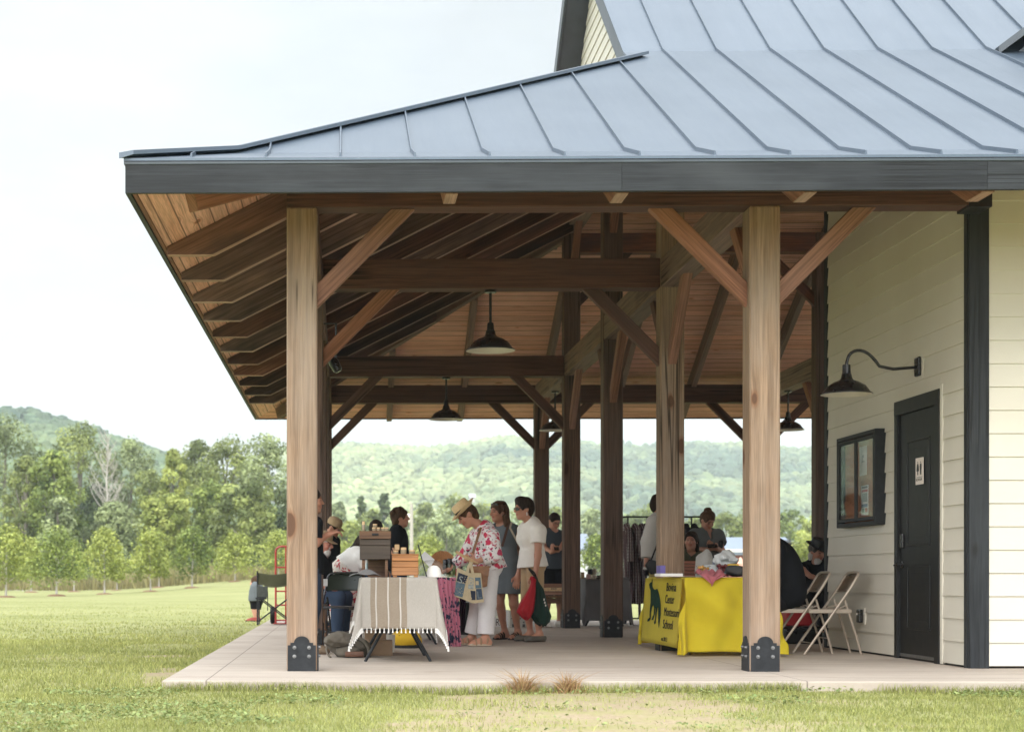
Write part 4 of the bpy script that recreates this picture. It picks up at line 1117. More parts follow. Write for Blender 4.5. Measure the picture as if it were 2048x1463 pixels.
# ---------------- draped cloths
def drape(name, x0, x1, y0, y1, zt, ov, mat, flare=.1, fold=.02, nf=7., seed=0., tx=1., n=90, ovx=None, diag=0., flatx=1.):
    """rectangular cloth on a table top x0..x1, y0..y1; corners hang lower than the sides"""
    ovx = ovx or ov
    Wc, Lc = x1 - x0 + 2 * ovx, y1 - y0 + 2 * ov
    def fn(u, v):
        s, t = u * Wc - ovx, v * Lc - ov
        a = -s if s < 0 else (s - (x1 - x0) if s > x1 - x0 else 0); b = -t if t < 0 else (t - (y1 - y0) if t > y1 - y0 else 0)
        px, py = x0 + min(max(s, 0), x1 - x0), y0 + min(max(t, 0), y1 - y0)
        h = math.hypot(a, b)
        if h < 1e-6: return (px, py, zt + .002)
        dx, dy = (-1 if s < 0 else 1) * a / h, (-1 if t < 0 else 1) * b / h
        p = (s + t * 1.3) * nf
        wob = fold * (math.sin(p + seed) + .5 * math.sin(p * 2.3 + 1 + seed) + .6 * math.sin(math.atan2(b, a) * 5 + seed)) * min(1, h / .3)
        drop = min(h, zt - .012); rest = h - drop
        wob += diag * (math.sin(s * 9.5 - h * 6.5 + seed) + .6 * math.sin(s * 17 + h * 5 + 2 * seed)) * min(1, h / .25) * (1 if b > 0 else .3)
        corner = 2 * min(a, b) / (a + b + 1e-9)
        out = .012 + flare * (h / .5) ** 1.2 * (.45 + .9 * corner) + wob + rest * .8
        if a > 0 and flatx < 1: out = out * (flatx + (1 - flatx) * (2 * b / (a + b)) ** .5 if b < a else 1)
        side = .004 * math.sin(h * 14 + seed + s * 3) * min(1, h / .3)
        if b > 0 and a == 0: px += side
        elif a > 0 and b == 0: py += side
        return (px + dx * out, py + dy * out, zt - drop * .985 + (.006 * math.sin(p * 1.7) if rest > 0 else 0))
    o = grid_mesh(name, fn, int(n * Wc / Lc) + 20, n, None, mat, .004)
    return o, fn, Wc, Lc
# striped table
def stripecloth():
    t = NT('striped_linen'); uv = t.coord('UV'); u = t.n('SeparateXYZ', {0: uv}).outputs[0]; co = t.coord()
    w1 = t.noise(t.vec(co, (420, 420, 40)), 1, 2); w2 = t.noise(t.vec(co, (50, 50, 500)), 1, 2)
    base = t.mix(t.mapr(w1, .3, .7), (.55, .51, .46), (.65, .61, .555))
    def band(a, b): return t.math('MULTIPLY', t.math('GREATER_THAN', u, a), t.math('LESS_THAN', u, b))
    tan = t.mix(t.mapr(w2, .3, .7), (.40, .325, .25), (.49, .41, .325))
    c = t.mix(band(*UB), base, tan)
    dots = t.mapr(t.n('TexWave', {'Vector': t.vec(co, (60, 60, 60)), 'Scale': 1.}, bands_direction='Z').outputs[0], .2, .6, .5, 1.)
    for k in range(3):
        uc = UB[0] + (UB[1] - UB[0]) * (.155 + .333 * k); c = t.mix(t.math('MULTIPLY', band(uc - .0038, uc + .0038), dots), c, (.82, .8, .76))
    return t.out(c, .9, t.bump(t.math('ADD', w1, w2), .25, .004), 0, .2, {'Sheen Weight': .15})
T1 = (.49, 1.13, 1.08, 2.7, .742)
ovx1 = .43
Wc1 = T1[1] - T1[0] + 2 * ovx1
UB = ((at(741, 1200, 1.05).x - T1[0] + ovx1) / Wc1, (at(813.5, 1200, 1.05).x - T1[0] + ovx1) / Wc1)
tc_, fn1, Wc, Lc = drape('tablecloth', *T1, .45, stripecloth(), .085, .008, 6., 2., n=110, ovx=ovx1)
solo(tc_, 'cream linen tablecloth with tan stripes and tassel fringe', 'tablecloth')
M['white'] = cloth('white_cotton', (.76, .74, .71), .05)
bm = bmesh.new()
for k in range(40):
    p = Vector(fn1((k + .5) / 40, 0.0)); lathe_bm(bm, [(.001, .004), (.0035, 0), (.0045, -.012), (.003, -.016), (.008, -.04), (.0001, -.041)], p + Vector((0, -.004, .006)), 6)
for sd_ in (0., 1.):
    for k in range(60):
        p = Vector(fn1(sd_, (k + .5) / 60)); lathe_bm(bm, [(.001, .004), (.0035, 0), (.0045, -.012), (.003, -.016), (.008, -.04), (.0001, -.041)], p + Vector((0, 0, .006)), 6)
f = link('tassel_fringe', bm_mesh(bm, 'tassel_fringe', True), tc_, None, M['white'])
def folding_table(x0, x1, y0, y1, zt, lab, grp='folding tables under cloths'):
    o = empty('folding_table', ((x0 + x1) / 2, (y0 + y1) / 2, 0), lab, 'table', grp)
    boxes('tabletop', [(((x0 + x1) / 2, (y0 + y1) / 2, zt - .024), (x1 - x0 - .008, y1 - y0 - .008, .04))], o, plain('grey_plastic', (.4, .4, .39), .5), .008)
    for yy in (y0 + .28, y1 - .28):
        cx = (x0 + x1) / 2
        tubes('leg', [([(cx - .29, yy, .0), (cx + .1, yy, zt - .05)], .0135)], o, M['steel']); tubes('leg', [([(cx + .29, yy + .03, .0), (cx - .1, yy + .03, zt - .05)], .0135)], o, M['steel'])
    return o
folding_table(*T1, 'folding table with crossed steel legs under the striped cloth', None)
M['dkwood'] = wood('dark_cabinet_wood', (.055, .038, .028), (.085, .06, .045), (.09, .075, .06), .4, .3, .2, rough=.5, tint=.05)
M['brwood'] = wood('brown_cabinet_wood', (.15, .075, .04), (.2, .105, .055), (.1, .06, .04), .3, .3, .2, rough=.5, tint=.05)
M['orwood'] = wood('orange_cabinet_wood', (.40, .17, .06), (.5, .23, .085), (.3, .13, .05), .25, .4, .2, rough=.45, tint=.05)
M['cork'] = plain('pale_turned_wood', (.55, .37, .2), .6, 0, .15, 30)
ZT1 = .746
def bx(px0, px1, py0, py1, Y, d): # pixel rectangle on plane Y, depth d -> centre,size
    a, b = at(px0, py1, Y), at(px1, py0, Y)
    return ((a.x + b.x) / 2, Y + d / 2, (a.z + b.z) / 2), (b.x - a.x, d, b.z - a.z)
Yc = 1.35
o = empty('sewing_cabinet', (at(750, 1153, Yc).x, Yc, ZT1), 'dark stepped wooden box standing on tall legs on the striped table', 'wooden box')
boxes('lid', [bx(719, 782, 1061, 1077, Yc - .01, .3)], o, M['brwood'], .004)
boxes('tray', [bx(720, 781, 1077.3, 1090, Yc + .012, .28)], o, M['dkwood'], .003); boxes('tray', [bx(720, 781, 1090.3, 1118, Yc - .004, .3)], o, M['dkwood'], .004)
boxes('handle', [bx(744, 757, 1066, 1070, Yc - .022, .012)], o, M['steel'], .003)
for a in ((724, 730), (770, 776)):
    for yy in (Yc + .02, Yc + .24): boxes('leg', [bx(a[0], a[1], 1118.3, at_y, yy, .03) for at_y in (1153.8,)], o, M['brwood'], .003)
boxes('back_panel', [bx(736, 770, 1118.3, 1153.5, Yc + .25, .012)], o, M['brwood'], .002)
Yo = 1.32
o = empty('orange_box', (at(810, 1153, Yo).x, Yo, ZT1), 'orange brown wooden box with lapped slats and small feet', 'wooden box')
for i, (a, b) in enumerate(((1109, 1121), (1121.3, 1134), (1134.3, 1150))): boxes('slat_tier', [bx(784, 837, a, b, Yo + (.0, .012, .006)[i], .22)], o, M['orwood'], .004)
boxes('lid', [bx(783, 838, 1107, 1108.8, Yo - .006, .232)], o, M['orwood'], .002)
for a in ((786, 794), (828, 836)):
    for yy in (Yo + .01, Yo + .18): boxes('foot', [bx(a[0], a[1], 1150.2, 1153.8, yy, .03)], o, M['orwood'], .003)
# small jars and boxes on the two cabinets
M['jarglass'] = plain('tinted_jar', (.28, .22, .15), .15, 0, .2, 20, .02, .6)
def jar(px, py0, py1, w, Y, lab, grp, body=None, lid=None, cat='jar'):
    c = at(px, py1, Y); h = at(px, py0, Y).z - c.z; r = w / (FPX / (Y - CY)) / 2
    o = empty('jar', c, lab, cat, grp)
    lathe('jar_body', [(.0001, 0), (r * .92, 0), (r, .005), (r, h * .6), (r * .9, h * .66), (.0001, h * .66)], c, o, body or M['jarglass'], 16)
    lathe('lid', [(.0001, h * .661), (r * .96, h * .661), (r * .96, h * .97), (r * .88, h), (.0001, h)], c, o, lid or M['cork'], 16)
g = 'jars with wooden lids on the wooden boxes'
jar(727, 1042, 1060.6, 6, Yc + .08, 'tall narrow wooden topped bottle at the left of the dark box', g)
for i, px in enumerate((748, 757, 766, 773)): jar(px, 1054, 1060.6, 8, Yc + .05, ('small wooden lidded tin at the left end of the row on the dark box', 'second small lidded tin of the row on the dark box', 'third small lidded tin of the row on the dark box', 'small lidded tin at the right end of the dark box')[i], g)
jar(750, 1047, 1054, 9, Yc + .05, 'pale wooden tin stacked on the row on the dark box', g); 
for i, (px, a) in enumerate(((791, 1100), (807, 1094), (824, 1099))): jar(px, a, 1107, 12, Yo + .07, ('left glass jar with wooden lid on the orange box', 'taller middle jar with wooden lid on the orange box', 'right glass jar with wooden lid on the orange box')[i], g)
o = boxes('wooden_scoop', [bx(789, 799, 1088, 1100, Yo + .14, .02)], None, M['cork'], .006); solo(o, 'pale wooden hanging tag with a hole standing on the orange box', 'wooden tag')
# black folding easel behind and white tablet on it
o = empty('display_easel', at(812, 1153, 1.8), 'thin black display easel behind the orange box', 'easel')
tubes('leg', [([at(853, 1152, 1.45), at(836, 1088, 1.62)], .005)], o, M['steel'], 6); tubes('leg', [([at(792, 1118, 1.6), at(778, 1083, 1.62)], .005)], o, M['steel'], 6)
q = [at(840, 1113, 2.5), at(849, 1102, 2.5), at(869, 1119, 2.6), at(860, 1135, 2.6)]
bm = bmesh.new(); v = [bm.verts.new(p) for p in q] + [bm.verts.new(p + Vector((.004, .03, .004))) for p in q]
for f in ((0, 1, 2, 3), (7, 6, 5, 4), (0, 4, 5, 1), (1, 5, 6, 2), (2, 6, 7, 3), (3, 7, 4, 0)): bm.faces.new([v[i] for i in f])
o = link('card', bm_mesh(bm, 'card'), None, None, plain('white_card', (.72, .72, .74), .6, 0, .03)); solo(o, 'tilted white card standing behind the glass dome', 'card')
# glass dome with white cap
cdm = at(862, 1153.5, 2.0); o = empty('glass_dome', (cdm.x, cdm.y, .746), 'clear glass dome over small goods at the end of the striped table', 'glass dome')
lathe('dome', [(.14, 0), (.145, .02), (.135, .08), (.1, .125), (.05, .15), (.0001, .155)], (cdm.x, cdm.y, .749), o, glass('dome_glass'), 32, None, False)
lathe('base', [(.0001, 0), (.15, 0), (.15, .012), (.0001, .013)], (cdm.x, cdm.y, .736 + .008), o, M['lampwhite'], 32)
c = at(868, 1153.4, 1.55); o = lathe('cap', [(.0001, .105), (.03, .1), (.055, .075), (.068, .03), (.072, 0), (.0001, 0)], (c.x, c.y, .747), None, M['white'], 20); solo(o, 'off white knitted cap lying in front of the glass dome', 'cap')
o = grid_mesh('grey_cloth', lambda u, v: (at(697 + 66 * u, 1150, 1.2).x, 1.12 + .3 * v, .748 + .05 * math.sin(u * 3.1) ** .7 * (.5 + .5 * math.sin(v * 3.1)) * (1 + .4 * math.sin(u * 9 + v * 5))), 24, 12, None, cloth('grey_cloth', (.16, .155, .15))); solo(o, 'crumpled grey cloth under the legs of the dark box', 'cloth')
def bottle(name, px, py0, py1, w, Y, col, capcol, lab, cat='bottle', grp=None):
    c = at(px, py1, Y); h = at(px, py0, Y).z - c.z; r = w / (FPX / (Y - CY)) / 2
    o = empty(name, c, lab, cat, grp)
    lathe('bottle_body', [(.0001, 0), (r, 0), (r, h * .55), (r * .85, h * .65), (r * .4, h * .75), (r * .38, h * .82), (.0001, h * .82)], c, o, plain('bottle' + str(col), col, .25, 0, .1, 20, .02, .6), 14)
    lathe('cap', [(.0001, h * .821), (r * .45, h * .821), (r * .45, h), (.0001, h)], c, o, plain('bcap' + str(capcol), capcol, .4), 12)
    return o
bottle('spray_bottle', 734, 1119, 1147, 7, 1.7, (.5, .62, .64), (.7, .7, .7), 'small clear spray bottle with teal label between the dark box legs')
# second table with pink and navy cloth
def printcloth(name, base, cols, scale, thr=.5, warp=.5):
    t = NT(name); co = t.coord()
    wv = t.n('TexNoise', {'Vector': co, 'Scale': scale * .8, 'Detail': 3}).outputs['Color']
    cw = t.n('VectorMath', {0: co, 1: t.n('VectorMath', {0: wv, 'Scale': warp / scale}, operation='SCALE').outputs[0]}, operation='ADD').outputs[0]
    c = t.mix(0., base, base)
    for i, (col, f, th) in enumerate(cols):
        vo = t.n('TexVoronoi', {'Vector': t.vec(cw, (1, 1, 1), (i * 3.1, i * 1.7, i * .9)), 'Scale': scale * f}, feature='F1')
        m = t.mapr(vo.outputs['Distance'], th, th - .08)
        sel = t.math('GREATER_THAN', t.n('SeparateColor', {0: vo.outputs['Color']}).outputs[0], .35)
        c = t.mix(t.math('MULTIPLY', t.math('MAXIMUM', t.math('MINIMUM', m, 1.), 0.), sel), c, col)
    w = t.noise(t.vec(co, (300, 300, 300)), 1, 2)
    fold = t.noise(co, 7, 3, .5, .8)
    return t.out(c, .88, t.bump(t.math('ADD', t.math('MULTIPLY', w, .05), t.math('MULTIPLY', fold, .6)), .25, .03), 0, .25, {'Sheen Weight': .1})
M['pinkprint'] = printcloth('pink_navy_print', (.78, .33, .45), [((.04, .06, .12), 1., .46), ((.05, .07, .12), 2.3, .36), ((.66, .33, .42), 3., .25)], 9., warp=2.2)
T2 = (.7, 1.43, 4.75, 6.5, .742)
o, fn2_, _, _ = drape('tablecloth', *T2, .3, M['pinkprint'], .09, .02, 9., 4., n=70)
solo(o, 'pink and navy leaf print cloth on the second table', 'tablecloth')
folding_table(*T2, 'folding table beneath the pink and navy cloth', None)
def hang(name, px_top, px_bot, y0, y1, Y, mat, lab, cat, amp=.03, nf=5.):
    a0, a1, b0, b1 = at(px_top[0], y0, Y), at(px_top[1], y0, Y), at(px_bot[0], y1, Y), at(px_bot[1], y1, Y)
    def fn(u, v):
        p = a0.lerp(a1, u).lerp(b0.lerp(b1, u), v)
        return (p.x, p.y - .03 - amp * (1 + math.sin(u * nf * 6.28 + v * 2)) * (.3 + .7 * v) - .03 * v, p.z)
    o = grid_mesh(name, fn, 36, 30, None, mat, .004); return solo(o, lab, cat)
hang('scarf', (872, 916), (890, 921), 1154, 1294, 4.6, M['pinkprint'], 'long pink and navy scarf hanging over the table end', 'scarf')
hang('skirt_cloth', (918, 932), (922, 928), 1192, 1262, 6.2, cloth('plum_cloth', (.05, .02, .05)), 'dark plum cloth hanging beside the pink scarf', 'cloth', .02, 3)
c = at(885, 1124, 5.4); o = lathe('wooden_tray', [(.0001, 0), (.12, 0), (.14, .012), (.14, .02), (.12, .012), (.0001, .01)], (c.x, c.y, c.z), None, M['orwood'], 28, Matrix.Rotation(R(62), 4, 'X')); solo(o, 'round brown wooden tray propped up behind the glass dome', 'tray')
g = 'preserve jars on the second table'
JB = [(890, 1118, 1148, 9, (.03, .03, .025), 'dark jar with black and white lid next to the wooden tray'), (899, 1116, 1148, 10, (.04, .05, .02), 'dark green jar behind the reaching hand'), (908, 1122, 1148, 10, (.10, .14, .04), 'green pickle jar under the reaching arm'),
      (914, 1129, 1150, 9, (.45, .04, .03), 'bright red jar left of the tote bag'), (921, 1126, 1150, 9, (.05, .03, .02), 'dark brown jar at the tote bag edge'), (903, 1136, 1152, 9, (.25, .3, .12), 'pale green jar in front of the dark jars')]
for px, a, b, w, col, lab in JB: jar(px, a, b, w, 5.0, lab, g, plain('jar' + str(col), col, .2, 0, .15, 20, .02, .6), M['lampblack'] if col[0] < .3 else M['lampwhite'])
# under and behind the tables
p = atz(930, 1268, 0); o = empty('waste_bin', (p.x, p.y, 0), 'black plastic bin standing behind the pink scarf', 'bin')
lathe('bin_body', [(.0001, 0), (.11, 0), (.13, .4), (.12, .4), (.1, .02), (.0001, .02)], (p.x, p.y, 0), o, M['blackpaint'], 24, None, False); lathe('rim', [(.125, .395), (.14, .395), (.14, .42), (.125, .42), (.125, .395)], (p.x, p.y, 0), o, M['lampblack'], 24, None, False)
M['carton'] = plain('cardboard', (.30, .2, .125), .85, 0, .12, 12, .1)
def carton(px0, px1, py0, Y, d, lab, z0=0., mat=None, rz=0):
    a, b = at(px0, 1200, Y), at(px1, py0, Y)
    o = empty('cardboard_box', ((a.x + b.x) / 2, Y + d / 2, z0), lab, 'box', None)
    w, h = b.x - a.x, b.z - z0; c = ((a.x + b.x) / 2, Y + d / 2, z0 + h / 2)
    boxes('box_body', [(c, (w, d, h))], o, mat or M['carton'], .004)
    for s_ in (-1, 1): boxes('flap', [((c[0], c[1] + s_ * d * .251, z0 + h + .003), (w * .99, d * .49, .005))], o, mat or M['carton'], .001)
    return o
carton(737, 785, 1281, 2.45, .3, 'low cardboard box on the floor under the striped table')
carton(730, 772, 1262, 2.9, .3, 'second cardboard box half hidden behind the low cardboard box')
c = atz(777, 1300, 0); o = lathe('paper_cup', [(.0001, 0), (.035, 0), (.045, .17), (.04, .17), (.0001, .02)], (c.x, 2.75, 0.02), None, M['lampwhite'], 16); solo(o, 'white paper cup beside the cardboard box under the table', 'cup')

# far side goods
Yf = 11.4
def board_sign(px0, px1, py0, py1, Y, txt, size, lab, col=(.62, .6, .58), slant=0):
    a, b = at(px0, py1, Y), at(px1, py0, Y)
    o = boxes('sign_board', [(((a.x + b.x) / 2, Y + .01, (a.z + b.z) / 2), (b.x - a.x, .02, b.z - a.z))], None, plain('signpaint' + str(col), col, .6, 0, .05), .002)
    solo(o, lab, 'sign')
    if txt: text_mesh('lettering', txt, size, plain('sign_brown', (.08, .05, .05), .6), None, frame((a.x + .012, Y - .0015, a.z + (b.z - a.z) * .22), (1, 0, 0), (0, 0, 1)), .0008, sx=.72).parent = o
    return o
board_sign(962, 1001, 1233, 1255, Yf, 'STORE', .15, 'white sign board reading STORE leaning at the floor behind the legs')
board_sign(1012, 1018, 1219, 1257, Yf - .15, '', .1, 'plain white panel edge on beside the printed box', (.7, .7, .7))
o = carton(1019, 1058, 1221, 11.0, .3, 'grey printed carton standing behind the woman in grey dress', 0., plain('grey_carton', (.36, .34, .3), .8, 0, .1, 12))
ck = plain('carton_ink', (.06, .06, .06), .8)
for (q0, q1, r0, r1) in ((1024, 1027, 1226, 1232), (1030, 1034, 1226, 1231), (1022, 1030, 1235, 1237), (1033, 1042, 1235, 1237), (1024, 1029, 1247, 1253), (1031, 1036, 1247, 1253), (1045, 1050, 1247, 1253), (1026, 1030, 1242, 1245), (1046, 1049, 1242, 1245)):
    it = bx(q0, q1, r0, r1, 10.997, .002); k_ = boxes('print', [it], None, ck, 0); world_child(k_, o)
hang('white_cloth', (978, 1000), (980, 1003), 1196, 1232, 11.6, M['white'], 'white cloth hanging behind the white trousers woman', 'cloth', .02, 3)
hang('white_cloth', (926, 946), (926, 946), 1192, 1206, 8.2, M['white'], 'small white cloth above the black bin', 'cloth', .01, 2)
# wooden side table with crate
p0, p1 = at(1080, 1200, 11.3), at(1131, 1200, 11.3); zt = at(1100, 1190, 11.3).z
o = empty('side_table', ((p0.x + p1.x) / 2, 11.55, 0), 'small wooden side table left of a dark post', 'table')
boxes('tabletop', [(((p0.x + p1.x) / 2, 11.55, zt - .02), (p1.x - p0.x, .5, .035))], o, M['brwood'], .006); boxes('apron', [(((p0.x + p1.x) / 2, 11.36, zt - .08), (p1.x - p0.x - .09, .02, .08))], o, M['brwood'], .003)
for xx in (p0.x + .04, p1.x - .045):
    for yy in (11.36, 11.75): boxes('leg', [((xx, yy, (zt - .04) / 2), (.045, .045, zt - .042))], o, M['brwood'], .004)
a, b = at(1086, 1188.5, 11.36), at(1126, 1165, 11.36)
o = empty('wooden_crate', ((a.x + b.x) / 2, 11.5, zt), 'pale wooden crate with dark print on the side table', 'crate')
for k, s_ in ((0, 0), (1, 0), (2, 0), (0, 1), (1, 1), (2, 1)): boxes('slat', [(((a.x + b.x) / 2, 11.36 + .28 * s_, zt + .003 + (b.z - a.z) * (k + .5) / 3), (b.x - a.x, .012, (b.z - a.z) / 3 - .004))], o, M['cork'] if k == 1 else M['brace'], .002)
for xx in (a.x + .009, b.x - .009): boxes('end_board', [((xx, 11.5, zt + .003 + (b.z - a.z) / 2), (.014, .264, b.z - a.z - .006))], o, M['brace'], .002)
for k in range(3): boxes('print', [(((a.x + b.x) / 2 - .02 + .03 * k, 11.3525, zt + .1), (.022, .002, .016))], o, ck, 0)
bottle('bottle', 1117, 1206, 1251, 5, 11.62, (.04, .16, .24), (.05, .05, .05), 'blue water bottle under the wooden side table')
# far table with grey cloth
o, *_ = drape('tablecloth', 3.98, 4.6, 11.6, 12.2, .74, .66, cloth('grey_table_cloth', (.27, .26, .265)), .04, .012, 7., 1., n=60); solo(o, 'dark grey cloth on the far table between the dark posts', 'tablecloth')
folding_table(3.98, 4.6, 11.6, 12.2, .74, 'folding table hidden under the dark grey cloth', None)
g = 'jars on the grey cloth table'
for px, a, b, w, col, lab in [(1165, 1143, 1156, 8, (.3, .2, .1), 'amber jar at the left of the grey cloth table'), (1180, 1137, 1148, 10, (.02, .02, .025), 'black tin stacked on the pink tin of the grey cloth table'), (1189, 1137, 1148, 8, (.3, .25, .18), 'tan tin beside the black tin on the grey cloth table'), (1177, 1147, 1157, 10, (.45, .28, .28), 'pink tin under the black tin on the grey cloth table'),
                              (1187, 1148, 1157, 9, (.4, .35, .28), 'pale tin right of the pink tin on the grey cloth table'), (1196, 1150, 1157, 7, (.05, .045, .04), 'small dark pot at the right of the grey cloth table'), (1203, 1149, 1157, 8, (.12, .08, .06), 'brown pot against the middle dark post')]:
    jar(px, a, b, w, 11.55, lab, g, plain('tin' + str(col), col, .4, 0, .15, 20), plain('tin' + str(col), col, .4))
# clothes rack with garments
Yr = 12.6
ra, rb = at(1252, 1033, Yr), at(1396, 1033, Yr)
o = empty('clothes_rack', ((ra.x + rb.x) / 2, Yr, 0), 'black metal clothes rail on castors at the back of the pavilion', 'clothes rack')
tubes('rail', [([(ra.x - .05, Yr, ra.z), (rb.x + .05, Yr, ra.z)], .014)], o, M['steel'])
for xx in (ra.x + .03, rb.x - .1): tubes('upright', [([(xx, Yr, .08), (xx, Yr, ra.z)], .013)], o, M['steel'])
tubes('base_rail', [([(ra.x, Yr, .1), (rb.x, Yr, .1)], .012), ([(ra.x + .03, Yr - .25, .1), (ra.x + .03, Yr + .25, .1)], .012), ([(rb.x - .1, Yr - .25, .1), (rb.x - .1, Yr + .25, .1)], .012)], o, M['steel'])
for xx in (ra.x + .03, rb.x - .1):
    for yy in (Yr - .24, Yr + .24): lathe('castor', [(.0001, -.015), (.04, -.015), (.045, 0), (.04, .015), (.0001, .015)], (xx, yy, .046), o, M['steel'], 14, Matrix.Rotation(R(90), 4, 'Y'))

# yellow table
T3 = (3.56, 4.32, 2.42, 4.36, .742)
YC3 = cloth('yellow_cotton', (.79, .65, .05), .06, 260, .85, .2, .1)
yc, fn3, Wy, Ly = drape('tablecloth', *T3, .71, YC3, .1, .03, 4.1, .6, n=150, ovx=.45, diag=.045, flatx=.07)
solo(yc, 'bright yellow school cloth with a green animal and lettering', 'tablecloth')
folding_table(*T3, 'folding table hidden under the yellow school cloth', None)
xs_ = 3.49
yl = lambda px: atx(px, 1200, xs_).y
zl_ = lambda px, py: atx(px, py, xs_).z
navy = plain('print_navy', (.012, .014, .02), .9, 0, .1, 30, .08, .05); greenp = plain('print_green', (.012, .032, .02), .9, 0, .6, 45, .08, .05)
# a flat panel of the same cloth in front of the hanging side, lettering printed on it
pan = grid_mesh('printed_panel', lambda u, v: (xs_ + .0 + .05 * (1 - v) + .004 * math.sin(u * 7), T3[2] - .02 + (T3[3] - T3[2] - .02) * u, .735 - .66 * v), 20, 12, None, YC3, .004); pan.parent = yc
pan.data.transform(Matrix.Translation((-.015, 0, 0)))
def pm(y, z): return frame((xs_ - .02 + .05 * (z - .075) / .66, y, z), (0, -1, 0), (.075, 0, 1))
tsx = None
for w, px0, px1, yb, ycap in (('Bovina', 1328, 1347, 1181, 1164), ('Center', 1327.5, 1345, 1205, 1188), ('Montessori', 1327, 1356, 1230, 1213), ('School', 1326.5, 1346, 1255, 1237)):
    y0, y1 = yl(px0), yl(px1); z0, z1 = zl_(px0, yb), zl_(px0, ycap)
    size = (z1 - z0) / .7
    t_ = text_mesh('lettering', w, size, navy, None, pm(y0, z0), .0012, sx=1.0)
    wid = max(v.co.y for v in t_.data.vertices) - min(v.co.y for v in t_.data.vertices)
    m_ = pm(y0, z0); t_.data.transform(m_ @ Matrix.Diagonal(((y0 - y1) / wid, 1, 1, 1)) @ m_.inverted()); t_.parent = yc
y0 = yl(1325.5); t_ = text_mesh('lettering', 'est.2013', .058, navy, None, pm(y0, zl_(1326, 1280)), .0012, sx=1.5); t_.parent = yc
AN = [(1294, 1168), (1296, 1164), (1298.6, 1163), (1299.4, 1155), (1300.4, 1164), (1300.6, 1171), (1303, 1176), (1306, 1178.5), (1311, 1176.5), (1314, 1184), (1317, 1195), (1319.5, 1208), (1321, 1226), (1320.6, 1240), (1319.6, 1255), (1317.6, 1243), (1316.4, 1228), (1315, 1214), (1314, 1214), (1313, 1226), (1312.4, 1240), (1313, 1245), (1310.4, 1247.5), (1309.4, 1243), (1311, 1238), (1311, 1216), (1309.5, 1214), (1310, 1226), (1308.6, 1233), (1307, 1238.5), (1304, 1239), (1305, 1234), (1307.6, 1228), (1307.4, 1215), (1305.4, 1208), (1303, 1214), (1301.6, 1224), (1302, 1236), (1299.6, 1241), (1295.6, 1242), (1296.6, 1237), (1300, 1234), (1299, 1222), (1299.6, 1204), (1298.8, 1190), (1297.6, 1179), (1295.6, 1175)]
def anp(px, py):
    p = atx(px, py, xs_); return (p.y, p.z)
bm = bmesh.new(); ring = []
for px, py in AN:
    y, z = anp(px, py); ring.append((xs_ - .0225 + .05 * (z - .075) / .66, y, z))
A = [bm.verts.new(p) for p in ring]; bm.faces.new(A); bmesh.ops.triangulate(bm, faces=bm.faces[:])
ex = bmesh.ops.extrude_face_region(bm, geom=bm.faces[:]); bmesh.ops.translate(bm, verts=[g_ for g_ in ex['geom'] if isinstance(g_, bmesh.types.BMVert)], vec=(-.0012, 0, 0))
e_ = link('emblem', bm_mesh(bm, 'emblem'), None, None, greenp); e_.parent = yc
# goods on the yellow table
def lump(name, px0, px1, py0, py1, Y, d, mat, lab, cat, seed=0., rough_=.3, sub_=3, par=None):
    a, b = at(px0, py1, Y), at(px1, py0, Y); c = Vector(((a.x + b.x) / 2, Y, (a.z + b.z) / 2)); sz = Vector((abs(b.x - a.x) / 2, d / 2, (b.z - a.z) / 2))
    bm = bmesh.new(); bmesh.ops.create_icosphere(bm, subdivisions=sub_, radius=1)
    P_ = np.array([v.co[:] for v in bm.verts]); n_ = 1 + rough_ * fnoise(P_ * 1.0 + seed, 1.6, 9) + rough_ * .4 * fnoise(P_ + seed, 4.5, 9)
    for v, k in zip(bm.verts, n_):
        q = v.co * float(k); v.co = Vector((c.x + max(-1.1, min(1.1, q.x)) * sz.x, c.y + q.y * sz.y, max(a.z, c.z + q.z * sz.z * 1.05)))
    o = link(name, bm_mesh(bm, name, True, None, 60), None, None, mat)
    if par: world_child(o, par); return o
    return solo(o, lab, cat)
Yt = 2.62
boxes_ = lambda name, its, mat, lab, cat, bev=.003: solo(boxes(name, its, None, mat, bev), lab, cat)
it = bx(1320.5, 1331, 1130, 1148, 3.0, .2); boxes_('box_file', [it], plain('purple_card', (.12, .09, .3), .6, 0, .1), 'purple file box standing upright at the edge of the yellow table', 'file')
it = bx(1321, 1366, 1146, 1152, 2.7, .3); boxes_('paper_stack', [it], plain('paper', (.68, .66, .64), .8, 0, .04), 'thick white paper stack at the corner of the yellow table', 'papers', .002)
o = boxes('paper_sheet', [((at(1372, 1150, 2.8).x, 2.75, .7515), (.28, .2, .004), )], None, plain('kraft_paper', (.5, .42, .32), .8), .001); solo(o, 'brown paper sheet lying beside the thick white paper stack', 'paper')
hx0, hx1 = at(1398, 1150, 2.42).x, at(1450, 1150, 2.42).x
def pinkfn(u, v):
    x = hx0 + (hx1 - hx0) * u; s_ = v * .42
    z = .752 + .035 * abs(math.sin(u * 5 + v * 7)) + .02 * math.sin(u * 13) * math.sin(v * 9) + .02
    y = 2.40 + .2 - s_ * .5
    if v > .5:
        k = (v - .5) * 2; w = (1 - k * .9); x = hx0 + (hx1 - hx0) * (.42 + (u - .42) * w); y = 2.36 - .02 * k - .01 * math.sin(u * 12); z = .765 - .1 * k * (1 - .5 * abs(u - .4)) + .012 * math.sin(u * 9)
    return (x, y, z)
o = grid_mesh('pink_cloth', pinkfn, 30, 30, None, cloth('pink_knit', (.62, .22, .25), .08), .012); solo(o, 'crumpled pink knit cloth hanging over the yellow table edge', 'cloth')
